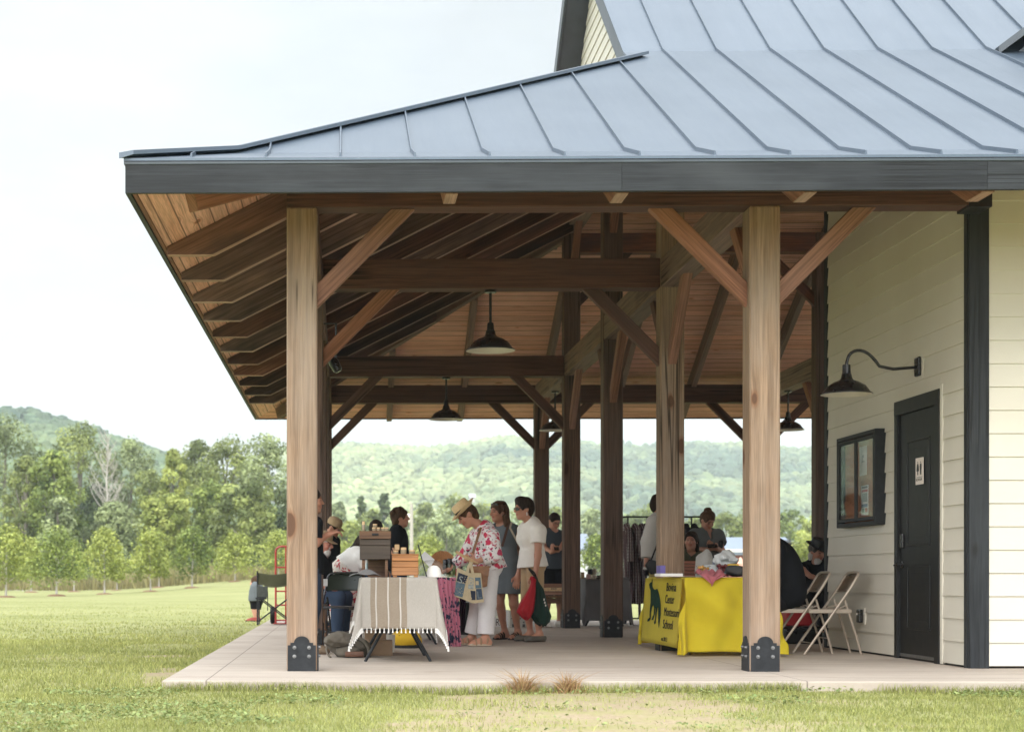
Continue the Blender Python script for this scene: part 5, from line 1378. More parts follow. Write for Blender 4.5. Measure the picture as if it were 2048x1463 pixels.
lump('dark_cloth', 1447, 1492, 1129, 1152.5, 2.6, .3, cloth('charcoal_cloth', (.055, .055, .055)), 'charcoal cloth heap on the yellow table beside the near post', 'cloth', 2., .25)
M['clear'] = glass('clear_plastic')
def tub(px0, px1, py0, Y, lab, fill, fillcol):
    a = at(px0, 1150, Y); b = at(px1, py0, Y); r = (b.x - a.x) / 2; c = ((a.x + b.x) / 2, Y, .748); h = b.z - .748
    o = empty('tub', c, lab, 'tub')
    lathe('tub_wall', [(r * .85, 0), (r, h), (r * 1.05, h), (r * 1.05, h - .008)], c, o, M['clear'], 24, None, False)
    bm = bmesh.new(); rr = rng
    for k in range(26):
        q = Matrix.Translation(Vector(c) + Vector((rr.uniform(-.6, .6) * r, rr.uniform(-.6, .6) * r, .015 + rr.uniform(0, .75) * h))); bmesh.ops.create_icosphere(bm, subdivisions=2, radius=r * .22, matrix=q)
    f_ = link(fill, bm_mesh(bm, fill, True), None, None, plain('fill' + str(fillcol), fillcol, .4, 0, .3, 30)); world_child(f_, o); f_['kind'] = 'stuff'
tub(1392, 1421, 1130, 2.8, 'clear tub of amber sweets on the yellow table', 'sweets', (.45, .24, .06)); tub(1431, 1462, 1126, 2.86, 'clear tub of dark red sweets on the yellow table', 'sweets', (.13, .02, .025))
it = bx(1419, 1470, 1128, 1147, 3.2, .3); boxes_('plastic_box', [it], plain('frosted_white', (.62, .64, .65), .35, 0, .04), 'white frosted plastic box behind the tub of red sweets', 'box', .012)
lump('plastic_bag', 1428, 1474, 1104, 1130, 3.1, .2, plain('milky_plastic', (.55, .56, .56), .3, 0, .1, 30, .3), 'crumpled clear plastic bag on the white frosted box', 'plastic bag', 5., .45)
it = bx(1458, 1478, 1127, 1132, 2.75, .08); boxes_('packet', [it], plain('yellow_packet', (.6, .38, .03), .4), 'yellow packet on the yellow table near the charcoal cloth', 'packet', .004)
it = bx(1463, 1468, 1136, 1143, 2.72, .03); boxes_('packet', [it], plain('red_packet', (.5, .06, .04), .4), 'small red packet under the yellow packet', 'packet', .004)
bottle('bottle', 1428, 1115, 1129, 6, 3.35, (.1, .1, .16), (.6, .6, .65), 'small dark bottle with white cap behind the sweets')
# chair backs and draped cloth behind the yellow table
o = empty('wicker_chair', (at(1383, 1150, 5.2).x, 5.3, 0), 'terracotta slatted chair back behind the yellow table', 'chair')
for k in range(5): it = bx(1368, 1396, 1121 + 6.6 * k, 1126.6 + 6.6 * k, 5.2 + .004 * k, .02); boxes('slat', [it], o, plain('terracotta', (.3, .12, .08), .7), .004)
for px in (1368, 1394): it = bx(px, px + 3, 1118, 1290, 5.23, .03); boxes('post', [(it[0][:2] + (.45,), (it[1][0], .03, .88))], o, M['brwood'], .004)
lump('draped_cloth', 1391, 1425, 1100, 1168, 4.6, .35, cloth('pale_linen', (.5, .48, .45)), 'pale linen cloth draped over a chair behind the sweets', 'cloth', 8., .16)

# ---------------- chairs
M['beige'] = plain('beige_enamel', (.40, .335, .27), .35, .3, .08, 20, .04, .5)
M['beigeback'] = plain('beige_sheet_metal', (.5, .45, .39), .2, .9, .06, 10, .04, .5)
def folding_chair(loc, rz, lab, grp, mt, mb, seatm):
    """faces local -x"""
    o = empty('folding_chair', loc, lab, 'folding chair', grp, rz)
    W2 = .2
    pts = [(-.255, -W2, 0), (.19, -W2, .64)] + [(.245, -W2, .735)] + arc((.245, -W2, .735), (.275, -W2, .785), (.278, -W2 + .07, .79), 4)[1:] + [(.28, 0, .792)]
    full = pts + [(x, -y, z) for x, y, z in pts[-2::-1]]
    tubes('front_frame', [([Vector(p) for p in full], .0125)], o, mt, 8, world=False)
    for s_ in (-1, 1): tubes('leg', [([(.3, s_ * (W2 - .03), 0), (.255, s_ * (W2 - .03), .17), (.14, s_ * (W2 - .03), .53)], .0115)], o, mt, 8, world=False)
    tubes('crossbar', [([(.262, -W2 + .03, .15), (.262, W2 - .03, .15)], .006), ([(-.18, -W2, .11), (-.18, W2, .11)], .006)], o, mt, 6, world=False)
    for s_ in (-1, 1): tubes('link_bar', [([(.03, s_ * (W2 - .012), .425), (.165, s_ * (W2 - .018), .475)], .006)], o, mt, 6, world=False)
    boxes('seat', [((-.0, 0, .425), (.4, .365, .022))], o, seatm, .009, world=False, seg=2)
    boxes('seat_rim', [((-.0, s_ * .184, .417), (.41, .006, .038)) for s_ in (-1, 1)] , o, mt, .002, world=False)
    def bk(u, v):
        yv = (u - .5) * 2; z = .60 + .185 * v * (1 - .0 * yv * yv); zz = z - .035 * abs(yv) ** 4 * v
        return (.163 + (zz - .6) * .62 + .03 * (1 - yv * yv) * 1., yv * (W2 - .006), zz)
    b = grid_mesh('backrest', bk, 16, 10, None, mb, .004); b.parent = o
    return o
g = 'beige metal folding chairs'
cy_ = 2.95
folding_chair((5.02, cy_, 0), 0, 'empty beige metal folding chair against the cream wall', g, M['beige'], M['beigeback'], M['beige'])
folding_chair((4.78, cy_ + .12, 0), 0, 'beige folding chair with the person in black sitting on it', g, M['beige'], M['beigeback'], M['beige'])
M['greenblack'] = plain('dark_green_vinyl', (.022, .03, .02), .3, 0, .15, 8, .05, .5)
ch = folding_chair((.27, 4.35, 0), R(72), 'black folding chair with dark green back beside the striped table', None, M['lampblack'], M['greenblack'], plain('black_vinyl', (.02, .022, .026), .3, 0, .1, 10, .05, .5))
# sticker on that back
it = boxes('sticker', [((0, 0, 0), (.045, .001, .075))], None, plain('paper', (.68, .66, .64), .8), 0); p = at(651, 1164, 4.02); it.data.transform(Matrix.Translation(p)); world_child(it, ch)
# director's camp chair
cc = empty('camp_chair', (-.66, 12.3, 0), 'olive canvas camp chair with black frame and side pouch', 'camp chair')
M['olive'] = cloth('olive_canvas', (.13, .13, .08), .12)
X0_, X1_, Yn, Yb_ = -1.0, -.5, 12.0, 12.5
bk_ = grid_mesh('backrest', lambda u, v: (X0_ + (X1_ - X0_) * u, Yn + .02 - .05 * math.sin(u * math.pi) * .6, .815 - .2 * v - .03 * math.sin(u * math.pi) + .02 * (v if u < .2 else 0)), 16, 8, cc, M['olive'], .01)
grid_mesh('seat', lambda u, v: (X0_ + (X1_ - X0_) * u, Yn + .02 + .44 * v, .44 - .03 * math.sin(u * math.pi)), 12, 8, cc, M['olive'], .01)
fr_ = [([(X0_, Yn, 0.02), (X0_, Yn, .84)], .011), ([(X1_, Yn, 0.02), (X1_, Yn, .84)], .011), ([(X0_, Yb_, 0.02), (X0_, Yb_, .62)], .011), ([(X1_, Yb_, 0.02), (X1_, Yb_, .62)], .011)]
for q in fr_: tubes('leg', [q], cc, M['steel'])
for a_, b_, y_ in ((X0_, X1_, Yn), (X1_, X0_, Yn - .02), (X0_, X1_, Yb_), (X1_, X0_, Yb_ + .02)): tubes('cross_brace', [([(a_, y_, .06), (b_, y_, .44)], .009)], cc, M['steel'])
for xx in (X0_, X1_):
    tubes('armrest', [([(xx, Yn, .6), (xx, Yb_ + .02, .63)], .014)], cc, M['steel']); tubes('foot_rail', [([(xx, Yn - .02, .02), (xx, Yb_ + .02, .02)], .011)], cc, M['steel'])
boxes('pouch', [((X0_ + .08, Yn - .03, .52), (.16, .05, .17))], cc, plain('pouch_mesh', (.05, .055, .05), .8, 0, .2, 30), .01)
boxes('folded_side_table', [((X0_ + .06, Yn - .06, .42), (.17, .02, .03)), ((X0_ + .16, Yn - .06, .38), (.012, .02, .3))], cc, M['steel'], .003)
# red hand truck
M['red'] = plain('red_enamel', (.36, .022, .018), .35, 0, .12, 14, .05, .5)
hx = at(562, 1240, 12.95).x; hy = 12.95
o = empty('hand_truck', (hx, hy, 0), 'red tubular hand truck behind the first timber post', 'hand truck')
zt = at(560, 1092, hy).z; a_, b_ = at(551.5, 1200, hy).x, at(551.5, 1200, hy).x + .43
tubes('frame', [([(a_, hy, .0)] + [(a_, hy, zt - .1)] + arc((a_, hy, zt - .1), (a_, hy, zt), (a_ + .1, hy, zt), 5)[1:] + arc((b_ - .1, hy, zt), (b_, hy, zt), (b_, hy, zt - .1), 5) + [(b_, hy, 0)], .016), ([(a_ + .16, hy, .0), (a_ + .16, hy, zt)], .013), ([(b_ - .16, hy, .0), (b_ - .16, hy, zt)], .013)], o, M['red'])
for z_ in (.06, .3, .52, .72, .9): tubes('crossbar', [([(a_, hy, z_), (b_, hy, z_)], .012)], o, M['red'])
boxes('toe_plate', [(((a_ + b_) / 2, hy - .12, .012), (b_ - a_ + .06, .24, .012))], o, M['red'], .003)
for xx in (a_ - .055, b_ + .055):
    w_ = lathe('wheel', [(.07, -.03), (.125, -.035), (.14, -.02), (.14, .02), (.125, .035), (.07, .03)], (xx, hy + .12, .14), o, M['blackpaint'], 24, Matrix.Rotation(R(90), 4, 'Y'), False)
    sub(lathe('rim', [(.0001, -.02), (.072, -.025), (.072, .025), (.0001, .02)], (xx, hy + .12, .14), None, M['red'], 18, Matrix.Rotation(R(90), 4, 'Y')), w_)
# backpack
bp = empty('backpack', (at(700, 1300, 2.2).x, 2.2, 0), 'worn grey brown canvas backpack slumped under the striped table', 'backpack')
M['pack'] = cloth('pack_canvas', (.12, .105, .085), .2, 200, .9, .5); M['leather'] = plain('brown_leather', (.11, .05, .03), .55, 0, .25, 20, .2)
lump('pack_body', 655, 742, 1271, 1314, 2.25, .34, M['pack'], '', '', 3., .17, 4, bp); lump('flap', 650, 706, 1263, 1292, 2.1, .25, M['pack'], '', '', 6., .22, 4, bp)
lump('pocket', 672, 722, 1290, 1314, 2.09, .12, M['pack'], '', '', 9., .12, 3, bp)
boxes('base_trim', [bx(690, 728, 1302, 1313, 2.0, .05)], bp, M['leather'], .015, seg=2)
tubes('strap', [(arc(at(706, 1270, 2.1), at(742, 1280, 2.0), at(738, 1313, 2.05), 8), .016), (arc(at(655, 1285, 2.1), at(648, 1305, 2.05), at(662, 1314, 2.02), 6), .01)], bp, M['pack'])
# yellow bag with palms under the table
def palmbag():
    return printcloth('yellow_palm_print', (.58, .36, .02), [((.025, .022, .02), 1.1, .25), ((.03, .025, .02), 2.6, .18)], 11., warp=2.)
yb = empty('beach_bag', (at(815, 1290, 4.2).x, 4.2, 0), 'yellow bag with black palm print under the striped table', 'bag')
lump('bag_body', 780, 846, 1258, 1296, 4.2, .3, palmbag(), '', '', 4., .1, 4, yb); lump('bag_base', 782, 846, 1286, 1299, 4.2, .3, M['blackpaint'], '', '', 1., .05, 3, yb)
tubes('handle', [(arc(at(795, 1262, 4.1), at(812, 1225, 4.1), at(832, 1262, 4.1), 8), .012)], yb, M['blackpaint'])
# cooler and tub at the right
Yk = 5.3
k0, k1 = at(1575, 1250, Yk), at(1626, 1250, Yk)
o = empty('cooler', ((k0.x + k1.x) / 2, Yk + .2, .2), 'red cooler with white lid behind the folding chairs', 'cooler')
boxes('cooler_body', [(((k0.x + k1.x) / 2, Yk + .2, .285), (k1.x - k0.x, .36, .165))], o, plain('cooler_red', (.42, .02, .025), .4, 0, .06), .02, seg=2); boxes('lid', [(((k0.x + k1.x) / 2, Yk + .2, .4), (k1.x - k0.x + .02, .38, .06))], o, M['lampwhite'], .02, seg=2)
tubes('handle', [(arc((k0.x + .03, Yk, .36), ((k0.x + k1.x) / 2, Yk - .05, .5), (k1.x - .03, Yk, .36), 8), .008)], o, M['blackpaint'])
k0, k1 = at(1566, 1250, Yk - .1), at(1650, 1250, Yk - .1)
o = empty('storage_tub', ((k0.x + k1.x) / 2, Yk + .15, 0), 'black plastic storage tub under the red cooler', 'storage tub')
boxes('tub_body', [(((k0.x + k1.x) / 2, Yk + .15, .085), (k1.x - k0.x - .04, .5, .165))], o, M['lampblack'], .02, seg=2); boxes('lid', [(((k0.x + k1.x) / 2, Yk + .15, .184), (k1.x - k0.x, .54, .028))], o, M['lampblack'], .01, seg=2)

# ---------------- beyond the lawn: barn, white shed, hillside house, pole
def house(name, lab, x0, x1, y0, y1, z0, ze, zr, axis, wallm, roofm, ov=.3, wins=(), cat='building'):
    o = empty(name, ((x0 + x1) / 2, (y0 + y1) / 2, z0), lab, cat)
    boxes('wall', [(((x0 + x1) / 2, (y0 + y1) / 2, (z0 - .6 + ze) / 2), (x1 - x0, y1 - y0, ze - z0 + .6))], o, wallm, 0)
    if axis == 'x':
        prism('gable', [(y0, ze), (y1, ze), ((y0 + y1) / 2, zr)], ((x0 + x1) / 2, 0, 0), (0, 1, 0), (0, 0, 1), x1 - x0, o, wallm, None, 0)
        A = [(x0 - ov, y0 - ov, ze - ov * .5), ((x0 - ov), (y0 + y1) / 2, zr), (x0 - ov, y1 + ov, ze - ov * .5)]; B = [(x1 + ov, y, z) for _, y, z in A]
    else:
        prism('gable', [(x0, ze), (x1, ze), ((x0 + x1) / 2, zr)], (0, (y0 + y1) / 2, 0), (1, 0, 0), (0, 0, 1), y1 - y0, o, wallm, None, 0)
        A = [(x0 - ov, y0 - ov, ze - ov * .5), ((x0 + x1) / 2, y0 - ov, zr), (x1 + ov, y0 - ov, ze - ov * .5)]; B = [(x, y1 + ov, z) for x, _, z in A]
    bm = bmesh.new()
    for i in (0, 1):
        q = [Vector(p) for p in (A[i], A[i + 1], B[i + 1], B[i])]; up = Vector((0, 0, .22)); v = [bm.verts.new(p + Vector((0, 0, .03))) for p in q] + [bm.verts.new(p + up) for p in q]
        for f in ((3, 2, 1, 0), (4, 5, 6, 7), (0, 1, 5, 4), (1, 2, 6, 5), (2, 3, 7, 6), (3, 0, 4, 7)): bm.faces.new([v[k] for k in f])
    r = link('roof', bm_mesh(bm, 'roof'), None, None, roofm); world_child(r, o)
    for (cx, cy, cz, sx_, sy_, sz_) in wins:
        w_ = boxes('window', [((cx, cy, cz), (sx_, sy_, sz_))], o, M['lampwhite'], 0)
        sub(boxes('pane', [((cx, cy - (.03 if sy_ < sx_ else 0), cz), (sx_ * .8, sy_, sz_ * .8))], None, M['blackpaint'], 0), w_)
    return o
Yb = 118
bl, br_ = at(1432, 1100, Yb), at(1573, 1100, Yb)
zg_ = gz(bl.x + 5, Yb)
broof = plain('blue_grey_barn_roof', (.2, .24, .3), .5, .1, .06, .5)
gcx = at(1573, 1100, Yb).x
o = house('barn', 'red barn with blue grey metal roof beyond the lawn', bl.x, br_.x + .6, Yb, Yb + 9, zg_, at(1500, 1104, Yb).z, at(1500, 1079, Yb + 4.5).z, 'x', plain('barn_red', (.30, .1, .085), .85, 0, .15, 1.), broof, .5,
          [(bl.x + 3.3, Yb - .03, at(1500, 1113, Yb).z, 1.1, .1, .7), (bl.x + 6., Yb - .03, at(1500, 1113, Yb).z, 1.1, .1, .7)])
boxes('eave_board', [(((bl.x + br_.x) / 2 - .5, Yb - .62, at(1500, 1100.5, Yb).z), (br_.x - bl.x - 1, .12, .22))], o, M['lampwhite'], 0)
gx0, gx1 = at(1562, 1100, Yb - 3).x, at(1592, 1100, Yb - 3).x
house('barn_wing', 'small red gable building right of the barn roof', gx0, gx1, Yb - 3, Yb - .8, zg_, at(1575, 1103, Yb - 3).z, at(1575, 1084, Yb - 3).z, 'y', plain('barn_red', (.30, .1, .085), .85), plain('dark_shingle', (.06, .065, .075), .8), .35,
      [((gx0 + gx1) / 2 - .35, Yb - 3.03, at(1575, 1110, Yb - 3).z, .35, .1, .8), ((gx0 + gx1) / 2 + .4, Yb - 3.03, at(1575, 1110, Yb - 3).z, .35, .1, .8)])
a, b = at(1120, 1120, 125), at(1177, 1120, 125)
house('shed', 'white shed with grey roof seen between the dark posts', a.x, b.x, 125, 131, gz(a.x, 125), at(1150, 1098, 125).z, at(1150, 1072, 128).z, 'x', plain('white_clapboard', (.55, .56, .56), .7), plain('slate_roof', (.2, .23, .29), .7), .3)
a, b = at(940, 1000, 560), at(950, 1000, 560); zb_ = at(940, 1001, 560).z
house('farmhouse', 'small white farmhouse on the far hillside', a.x, b.x, 560, 566, zb_, zb_ + 1.2, zb_ + 2.4, 'x', plain('farm_clapboard', (.4, .4, .4), .7), plain('pale_roof', (.4, .4, .42), .6), .3)
for i, (px0, px1, pt, lab) in enumerate(((1434, 1478, 1103, 'peach fabric canopy beyond the yellow table, left one'), (1462, 1500, 1113, 'peach fabric canopy beside the near right post, right one'))):
    Yp_ = 30 + i; a, b = at(px0, 1140, Yp_), at(px1, 1140, Yp_); zt = at(px0, pt, Yp_).z; cx = (a.x + b.x) / 2; w_ = (b.x - a.x) / 2 * 1.15
    o = empty('canopy', (cx, Yp_, gz(cx, Yp_)), lab, 'canopy', 'peach canopies on the lawn')
    bm = bmesh.new(); lathe_bm(bm, [(.01, zt), (w_ * .5, zt - .16), (w_ * 1.3, zt - .3), (w_ * 1.3, zt - .4)], (cx, Yp_, 0), 4, Matrix.Rotation(R(45), 4, 'Z')); ob = link('canopy_cloth', bm_mesh(bm, 'canopy_cloth'), None, None, cloth('peach_canvas', (.66, .36, .28))); world_child(ob, o)
    for sx_, sy_ in ((-1, -1), (1, -1), (1, 1), (-1, 1)): tubes('pole', [([(cx + sx_ * w_ * .9, Yp_ + sy_ * w_ * .9, gz(cx, Yp_)), (cx + sx_ * w_ * .9, Yp_ + sy_ * w_ * .9, zt - .38)], .015)], o, M['steel'], 6)
pp = at(823, 1150, 92); zt = at(823, 1006, 92).z
o = empty('utility_pole', (pp.x, 92, gz(pp.x, 92)), 'pale wooden utility pole with a white transformer behind the pavilion', 'utility pole')
tubes('pole', [([(pp.x, 92, gz(pp.x, 92) - .3), (pp.x, 92, zt)], [.14, .1])], o, M['barkpale'], 10)
t_ = at(817, 1035, 92); lathe('transformer', [(.0001, -.28), (.1, -.28), (.12, -.2), (.12, .2), (.1, .28), (.0001, .3)], t_, o, M['lampwhite'], 14)
tubes('bracket', [([(t_.x, 92, t_.z + .1), (pp.x, 92, t_.z + .1)], .03)], o, M['bolt'], 6)
# ---------------------------------------------------------------- people: signed distance bodies meshed as one continuous surface
def A3(v): return np.array([v[0], v[1], v[2]], np.float64)
def unit(v): v = A3(v); return v / (np.linalg.norm(v) + 1e-9)
class Sdf:
    def __init__(s, lo, hi, h):
        s.h = h; s.lo = A3(lo); s.n = np.ceil((A3(hi) - s.lo) / h).astype(int) + 1
        s.d = np.full(s.n, .3, np.float32)
    def win(s, lo, hi):
        a = np.clip(np.floor((A3(lo) - s.lo) / s.h).astype(int), 0, s.n); b = np.clip(np.ceil((A3(hi) - s.lo) / s.h).astype(int) + 1, 0, s.n)
        if np.any(b <= a): return None
        sl = tuple(slice(i, j) for i, j in zip(a, b))
        g = np.meshgrid(*[s.lo[k] + s.h * np.arange(a[k], b[k]) for k in range(3)], indexing='ij')
        return sl, np.stack(g, -1)
    def add(s, fn, lo, hi, k=.02, op='u'):
        m = .06 + k
        w = s.win(A3(lo) - m, A3(hi) + m)
        if w is None: return
        sl, P = w; e = fn(P); d = s.d[sl]
        if op == 'u':
            if k <= 0: r = np.minimum(d, e)
            else:
                q = np.clip(.5 + .5 * (d - e) / k, 0, 1); r = d * (1 - q) + e * q - k * q * (1 - q)
        else:
            e = -e
            q = np.clip(.5 - .5 * (d - e) / max(k, 1e-4), 0, 1); r = d * (1 - q) + e * q + k * q * (1 - q)
        s.d[sl] = r
    def cone(s, a, b, ra, rb, k=.02, op='u', capa=False, capb=False):
        a, b = A3(a), A3(b); ab = b - a; L2 = ab @ ab + 1e-12; L = math.sqrt(L2)
        def fn(P):
            t = ((P - a) @ ab) / L2; tc = np.clip(t, 0, 1)
            d = np.linalg.norm(P - a - tc[..., None] * ab, axis=-1) - (ra + (rb - ra) * tc)
            if capa: d = np.maximum(d, -t * L)
            if capb: d = np.maximum(d, (t - 1) * L)
            return d
        r = max(ra, rb); s.add(fn, np.minimum(a, b) - r, np.maximum(a, b) + r, k, op)
    def ell(s, c, r, ax=None, k=.02, op='u'):
        c = A3(c); r = A3(r); Mx = np.eye(3) if ax is None else np.array([A3(v) for v in ax])
        def fn(P):
            q = (P - c) @ Mx.T; k0 = np.linalg.norm(q / r, axis=-1); k1 = np.linalg.norm(q / r ** 2, axis=-1) + 1e-9
            return k0 * (k0 - 1) / k1
        R_ = np.abs(Mx).T @ r if ax is not None else r
        s.add(fn, c - R_ * 1.05, c + R_ * 1.05, k, op)
    def plane(s, p, n):
        """cut away the side the normal points to"""
        p, n = A3(p), unit(n); w = s.win(s.lo, s.lo + s.n * s.h); sl, P = w
        s.d = np.maximum(s.d, ((P - p) @ n).astype(np.float32))
    def skirt(s, a, b, r0, r1, ax, k=.02, folds=9, amp=.06, seed=0., mid=None):
        """elliptic tube a (top) to b (hem); r = (forward, side); ax = forward, left"""
        a, b = A3(a), A3(b); ab = b - a; L = np.linalg.norm(ab); u = ab / L; f = A3(ax[0]); l = A3(ax[1])
        def fn(P):
            q = P - a; t = q @ u / L; tc = np.clip(t, 0, 1); qx, qy = q @ f, q @ l
            tt = tc if mid is None else tc ** mid
            rf, rs = r0[0] + (r1[0] - r0[0]) * tt, r0[1] + (r1[1] - r0[1]) * tt
            th = np.arctan2(qy / rs, qx / rf); w = 1 + amp * tc * (np.sin(folds * th + seed) + .5 * np.sin(folds * 1.7 * th + 2 * seed + 4 * tc))
            d = (np.sqrt((qx / (rf * w)) ** 2 + (qy / (rs * w)) ** 2) - 1) * np.minimum(rf, rs) * .9
            return np.maximum(np.maximum(d, -t * L), (t - 1) * L)
        m = max(r0 + r1) * 1.25
        s.add(fn, np.minimum(a, b) - m, np.maximum(a, b) + m, k)
    def wrinkle(s, amp, f, seed=0., st=(1, 1, .6)):
        m = np.abs(s.d) < .03
        idx = np.argwhere(m)
        if len(idx): P = s.lo + idx * s.h; s.d[m] += amp * fnoise(P * np.array(st) + seed, f, 12).astype(np.float32)
    def mesh(s, name, org):
        if s.d.min() > 0: s.d[0, 0, 0] = -.1
        e = s.d
        e[0, :, :] = np.maximum(e[0], .001); e[-1] = np.maximum(e[-1], .001); e[:, 0] = np.maximum(e[:, 0], .001); e[:, -1] = np.maximum(e[:, -1], .001); e[:, :, 0] = np.maximum(e[:, :, 0], .001); e[:, :, -1] = np.maximum(e[:, :, -1], .001)
        g = openvdb.FloatGrid(background=.3); g.copyFromArray(np.ascontiguousarray(e))
        p, q = g.convertToQuads(0.0)
        V = p * s.h + s.lo - A3(org)
        me = np_mesh(name, V, q[:, ::-1], True)
        return me
def skinmat():
    t = NT('skin'); a = t.n('Attribute', None, attribute_name='Col'); co = t.coord(); n = t.noise(co, 16, 4)
    c = t.mix(t.mapr(n, .35, .7, 0., .22), a.outputs['Color'], t.mix(.5, a.outputs['Color'], (.45, .14, .09)))
    return t.out(c, .5, t.bump(t.noise(co, 120, 3), .12, .003), 0, .35, {'Subsurface Weight': .12, 'Subsurface Radius': (.012, .005, .003), 'Subsurface Scale': .6})
M['skin'] = skinmat()
def hairmat(name, col, hi):
    t = NT(name); co = t.coord(); n = t.noise(t.vec(co, (90, 90, 14)), 1, 4, .6); n2 = t.noise(co, 9, 3)
    c = t.mix(t.mapr(n, .35, .7), col, hi); c = t.mix(t.mapr(n2, .4, .7, 0., .4), c, [x * .5 for x in col])
    return t.out(c, .6, t.bump(n, .8, .012), 0, .12)
HAIR = {'dark': hairmat('hair_dark', (.014, .009, .007), (.045, .028, .02)), 'brown': hairmat('hair_brown', (.035, .018, .01), (.11, .06, .032)), 'grey': hairmat('hair_grey', (.05, .046, .042), (.14, .13, .12)), 'white': hairmat('hair_white', (.45, .43, .4), (.65, .62, .58)), 'auburn': hairmat('hair_auburn', (.05, .024, .014), (.13, .07, .04))}
class Person:
    def __init__(s, label, J, skin=(.42, .22, .15), group=None, h=.009, female=False, fwd=(-1, 0, 0), headf=None, headu=None, width=1., bulk=1.):
        s.J = {k: A3(v) for k, v in J.items()}; s.skin = skin; s.h = h; s.fe = female; s.B = bulk
        J = s.J
        base = A3(((J['anL'] + J['anR']) / 2)); base[2] = min(J['anL'][2], J['anR'][2]) - .085
        s.org = base; s.o = empty('person', base, label, 'person', group)
        s.f = unit(fwd); s.up = unit(J['neck'] - J['pel']); s.l = unit(np.cross(s.up, s.f)); s.fw = unit(np.cross(s.l, s.up))
        s.hf = unit(headf if headf is not None else fwd); s.hu = unit(headu if headu is not None else (0, 0, 1)); s.hl = unit(np.cross(s.hu, s.hf)); s.hu = unit(np.cross(s.hf, s.hl))
        P = np.array(list(J.values())); s.lo, s.hi = P.min(0) - .3, P.max(0) + .3; s.lo[2] = max(s.lo[2], base[2] - .02)
        s.wd = width
    def torso(s, S_, g=0., k=.05):
        J, B, w = s.J, s.B, s.wd
        ax = (s.fw, s.l, s.up); n, p = J['neck'], J['pel']; L = np.linalg.norm(n - p)
        c = p + (n - p) * .66; S_.ell(c - s.fw * .01, (.108 * B + g, .152 * w + g, .2 + g), ax, k)
        S_.ell(p + (n - p) * .3, (.1 * B + g, .128 * w + g, .16 + g), ax, k)
        S_.ell(p + (n - p) * .02 - s.fw * .012, (.115 * B + g, .16 * w + g, .125 + g), ax, k)
        for q in ('L', 'R'):
            sh = J['sh' + q]; S_.cone(n - s.up * .02 - s.fw * .015, sh, .052 + g, .05 + g, .05)
            if s.fe: S_.ell(c + s.fw * .075 + s.l * (.07 if q == 'L' else -.07) - s.up * .01, (.055 + g, .06 + g, .06 + g), ax, .05)
    def arm(s, S_, q, g=0., t0=0., t1=2., k=.025, cap=False):
        J = s.J; a, b, c = J['sh' + q], J['el' + q], J['wr' + q]
        u1 = min(t1, 1.); S_.cone(a, a + (b - a) * u1, .05 * (.5 + .5 * s.B) + g, (.05 - .011 * u1) + g, k, capb=cap and t1 <= 1)
        if t1 > 1: S_.cone(b, b + (c - b) * (t1 - 1), .039 + g, .039 - .012 * (t1 - 1) + g, k, capb=cap)
    def leg(s, S_, q, g=0., t1=2., k=.03, cap=False, w=0.):
        J = s.J; a, b, c = J['hip' + q], J['kn' + q], J['an' + q]; B = .6 + .4 * s.B
        u1 = min(t1, 1.); S_.cone(a, a + (b - a) * u1, .083 * B + g, (.083 * B - .03 * u1) + g + w * u1 * .5, k, capb=cap and t1 <= 1)
        if t1 > 1:
            u = t1 - 1; bk = -unit(J['toe' + q] - J['an' + q])
            S_.cone(b, b + (c - b) * u, .052 + g + w * .5, .052 - .02 * u + g + w, k, capb=cap)
            if not cap: S_.ell(b + (c - b) * .3 + bk * .018, (.045 + g, .045 + g, .11 + g), None, .03)
    def foot(s, S_, q, g=0.):
        J = s.J; a, t = J['an' + q], J['toe' + q]; d = unit((t - a) * np.array([1, 1, 0])); z = J['an' + q][2] - .085
        heel = a - d * .035; heel[2] = z + .032 + g; ball = a + d * .13; ball[2] = z + .026 + g; tip = a + d * .185; tip[2] = z + .018 + g
        S_.cone(a, heel, .036 + g, .034 + g, .03); S_.cone(heel, ball, .034 + g, .032 + g, .03); S_.cone(a, ball, .034 + g, .026 + g, .03)
        sd = np.array([-d[1], d[0], 0]); S_.cone(ball + sd * .014, tip + sd * .012, .025 + g, .016 + g, .02); S_.cone(ball - sd * .02, tip - sd * .025 - d * .02, .022 + g, .014 + g, .02)
    def hand(s, S_, q, d, n, curl=.5, sc=1.):
        """d = finger direction, n = palm normal (fingers curl towards it)"""
        w = s.J['wr' + q]; d = unit(d); n = unit(n); n = unit(n - d * (n @ d)); a = np.cross(d, n)
        S_.ell(w + d * .05 * sc, (.055 * sc, .016, .042 * sc), (d, n, a), .02)
        S_.cone(w - d * .01, w + d * .03 * sc, .027, .026, .02)
        for i, (o, L) in enumerate(((-.033, .062), (-.011, .075), (.011, .07), (.032, .054))):
            b = w + d * .093 * sc + a * o * sc; c1 = curl * .9; m = b + (d * math.cos(c1) + n * math.sin(c1)) * L * .55 * sc; c2 = curl * 2.1; e = m + (d * math.cos(c2) + n * math.sin(c2)) * L * .55 * sc
            S_.cone(b, m, .0105, .0095, .006); S_.cone(m, e, .0095, .008, .004)
        sg = 1 if q == 'L' else -1
        th = s.thumb.get(q, 1) if hasattr(s, 'thumb') else 1
        b = w + d * .03 * sc + a * .035 * th; m = b + (d * .6 + a * .55 * th + n * .35) * .045; e = m + (d * .9 + n * .45) * .035
        S_.cone(b, m, .014, .0115, .01); S_.cone(m, e, .0115, .009, .005)
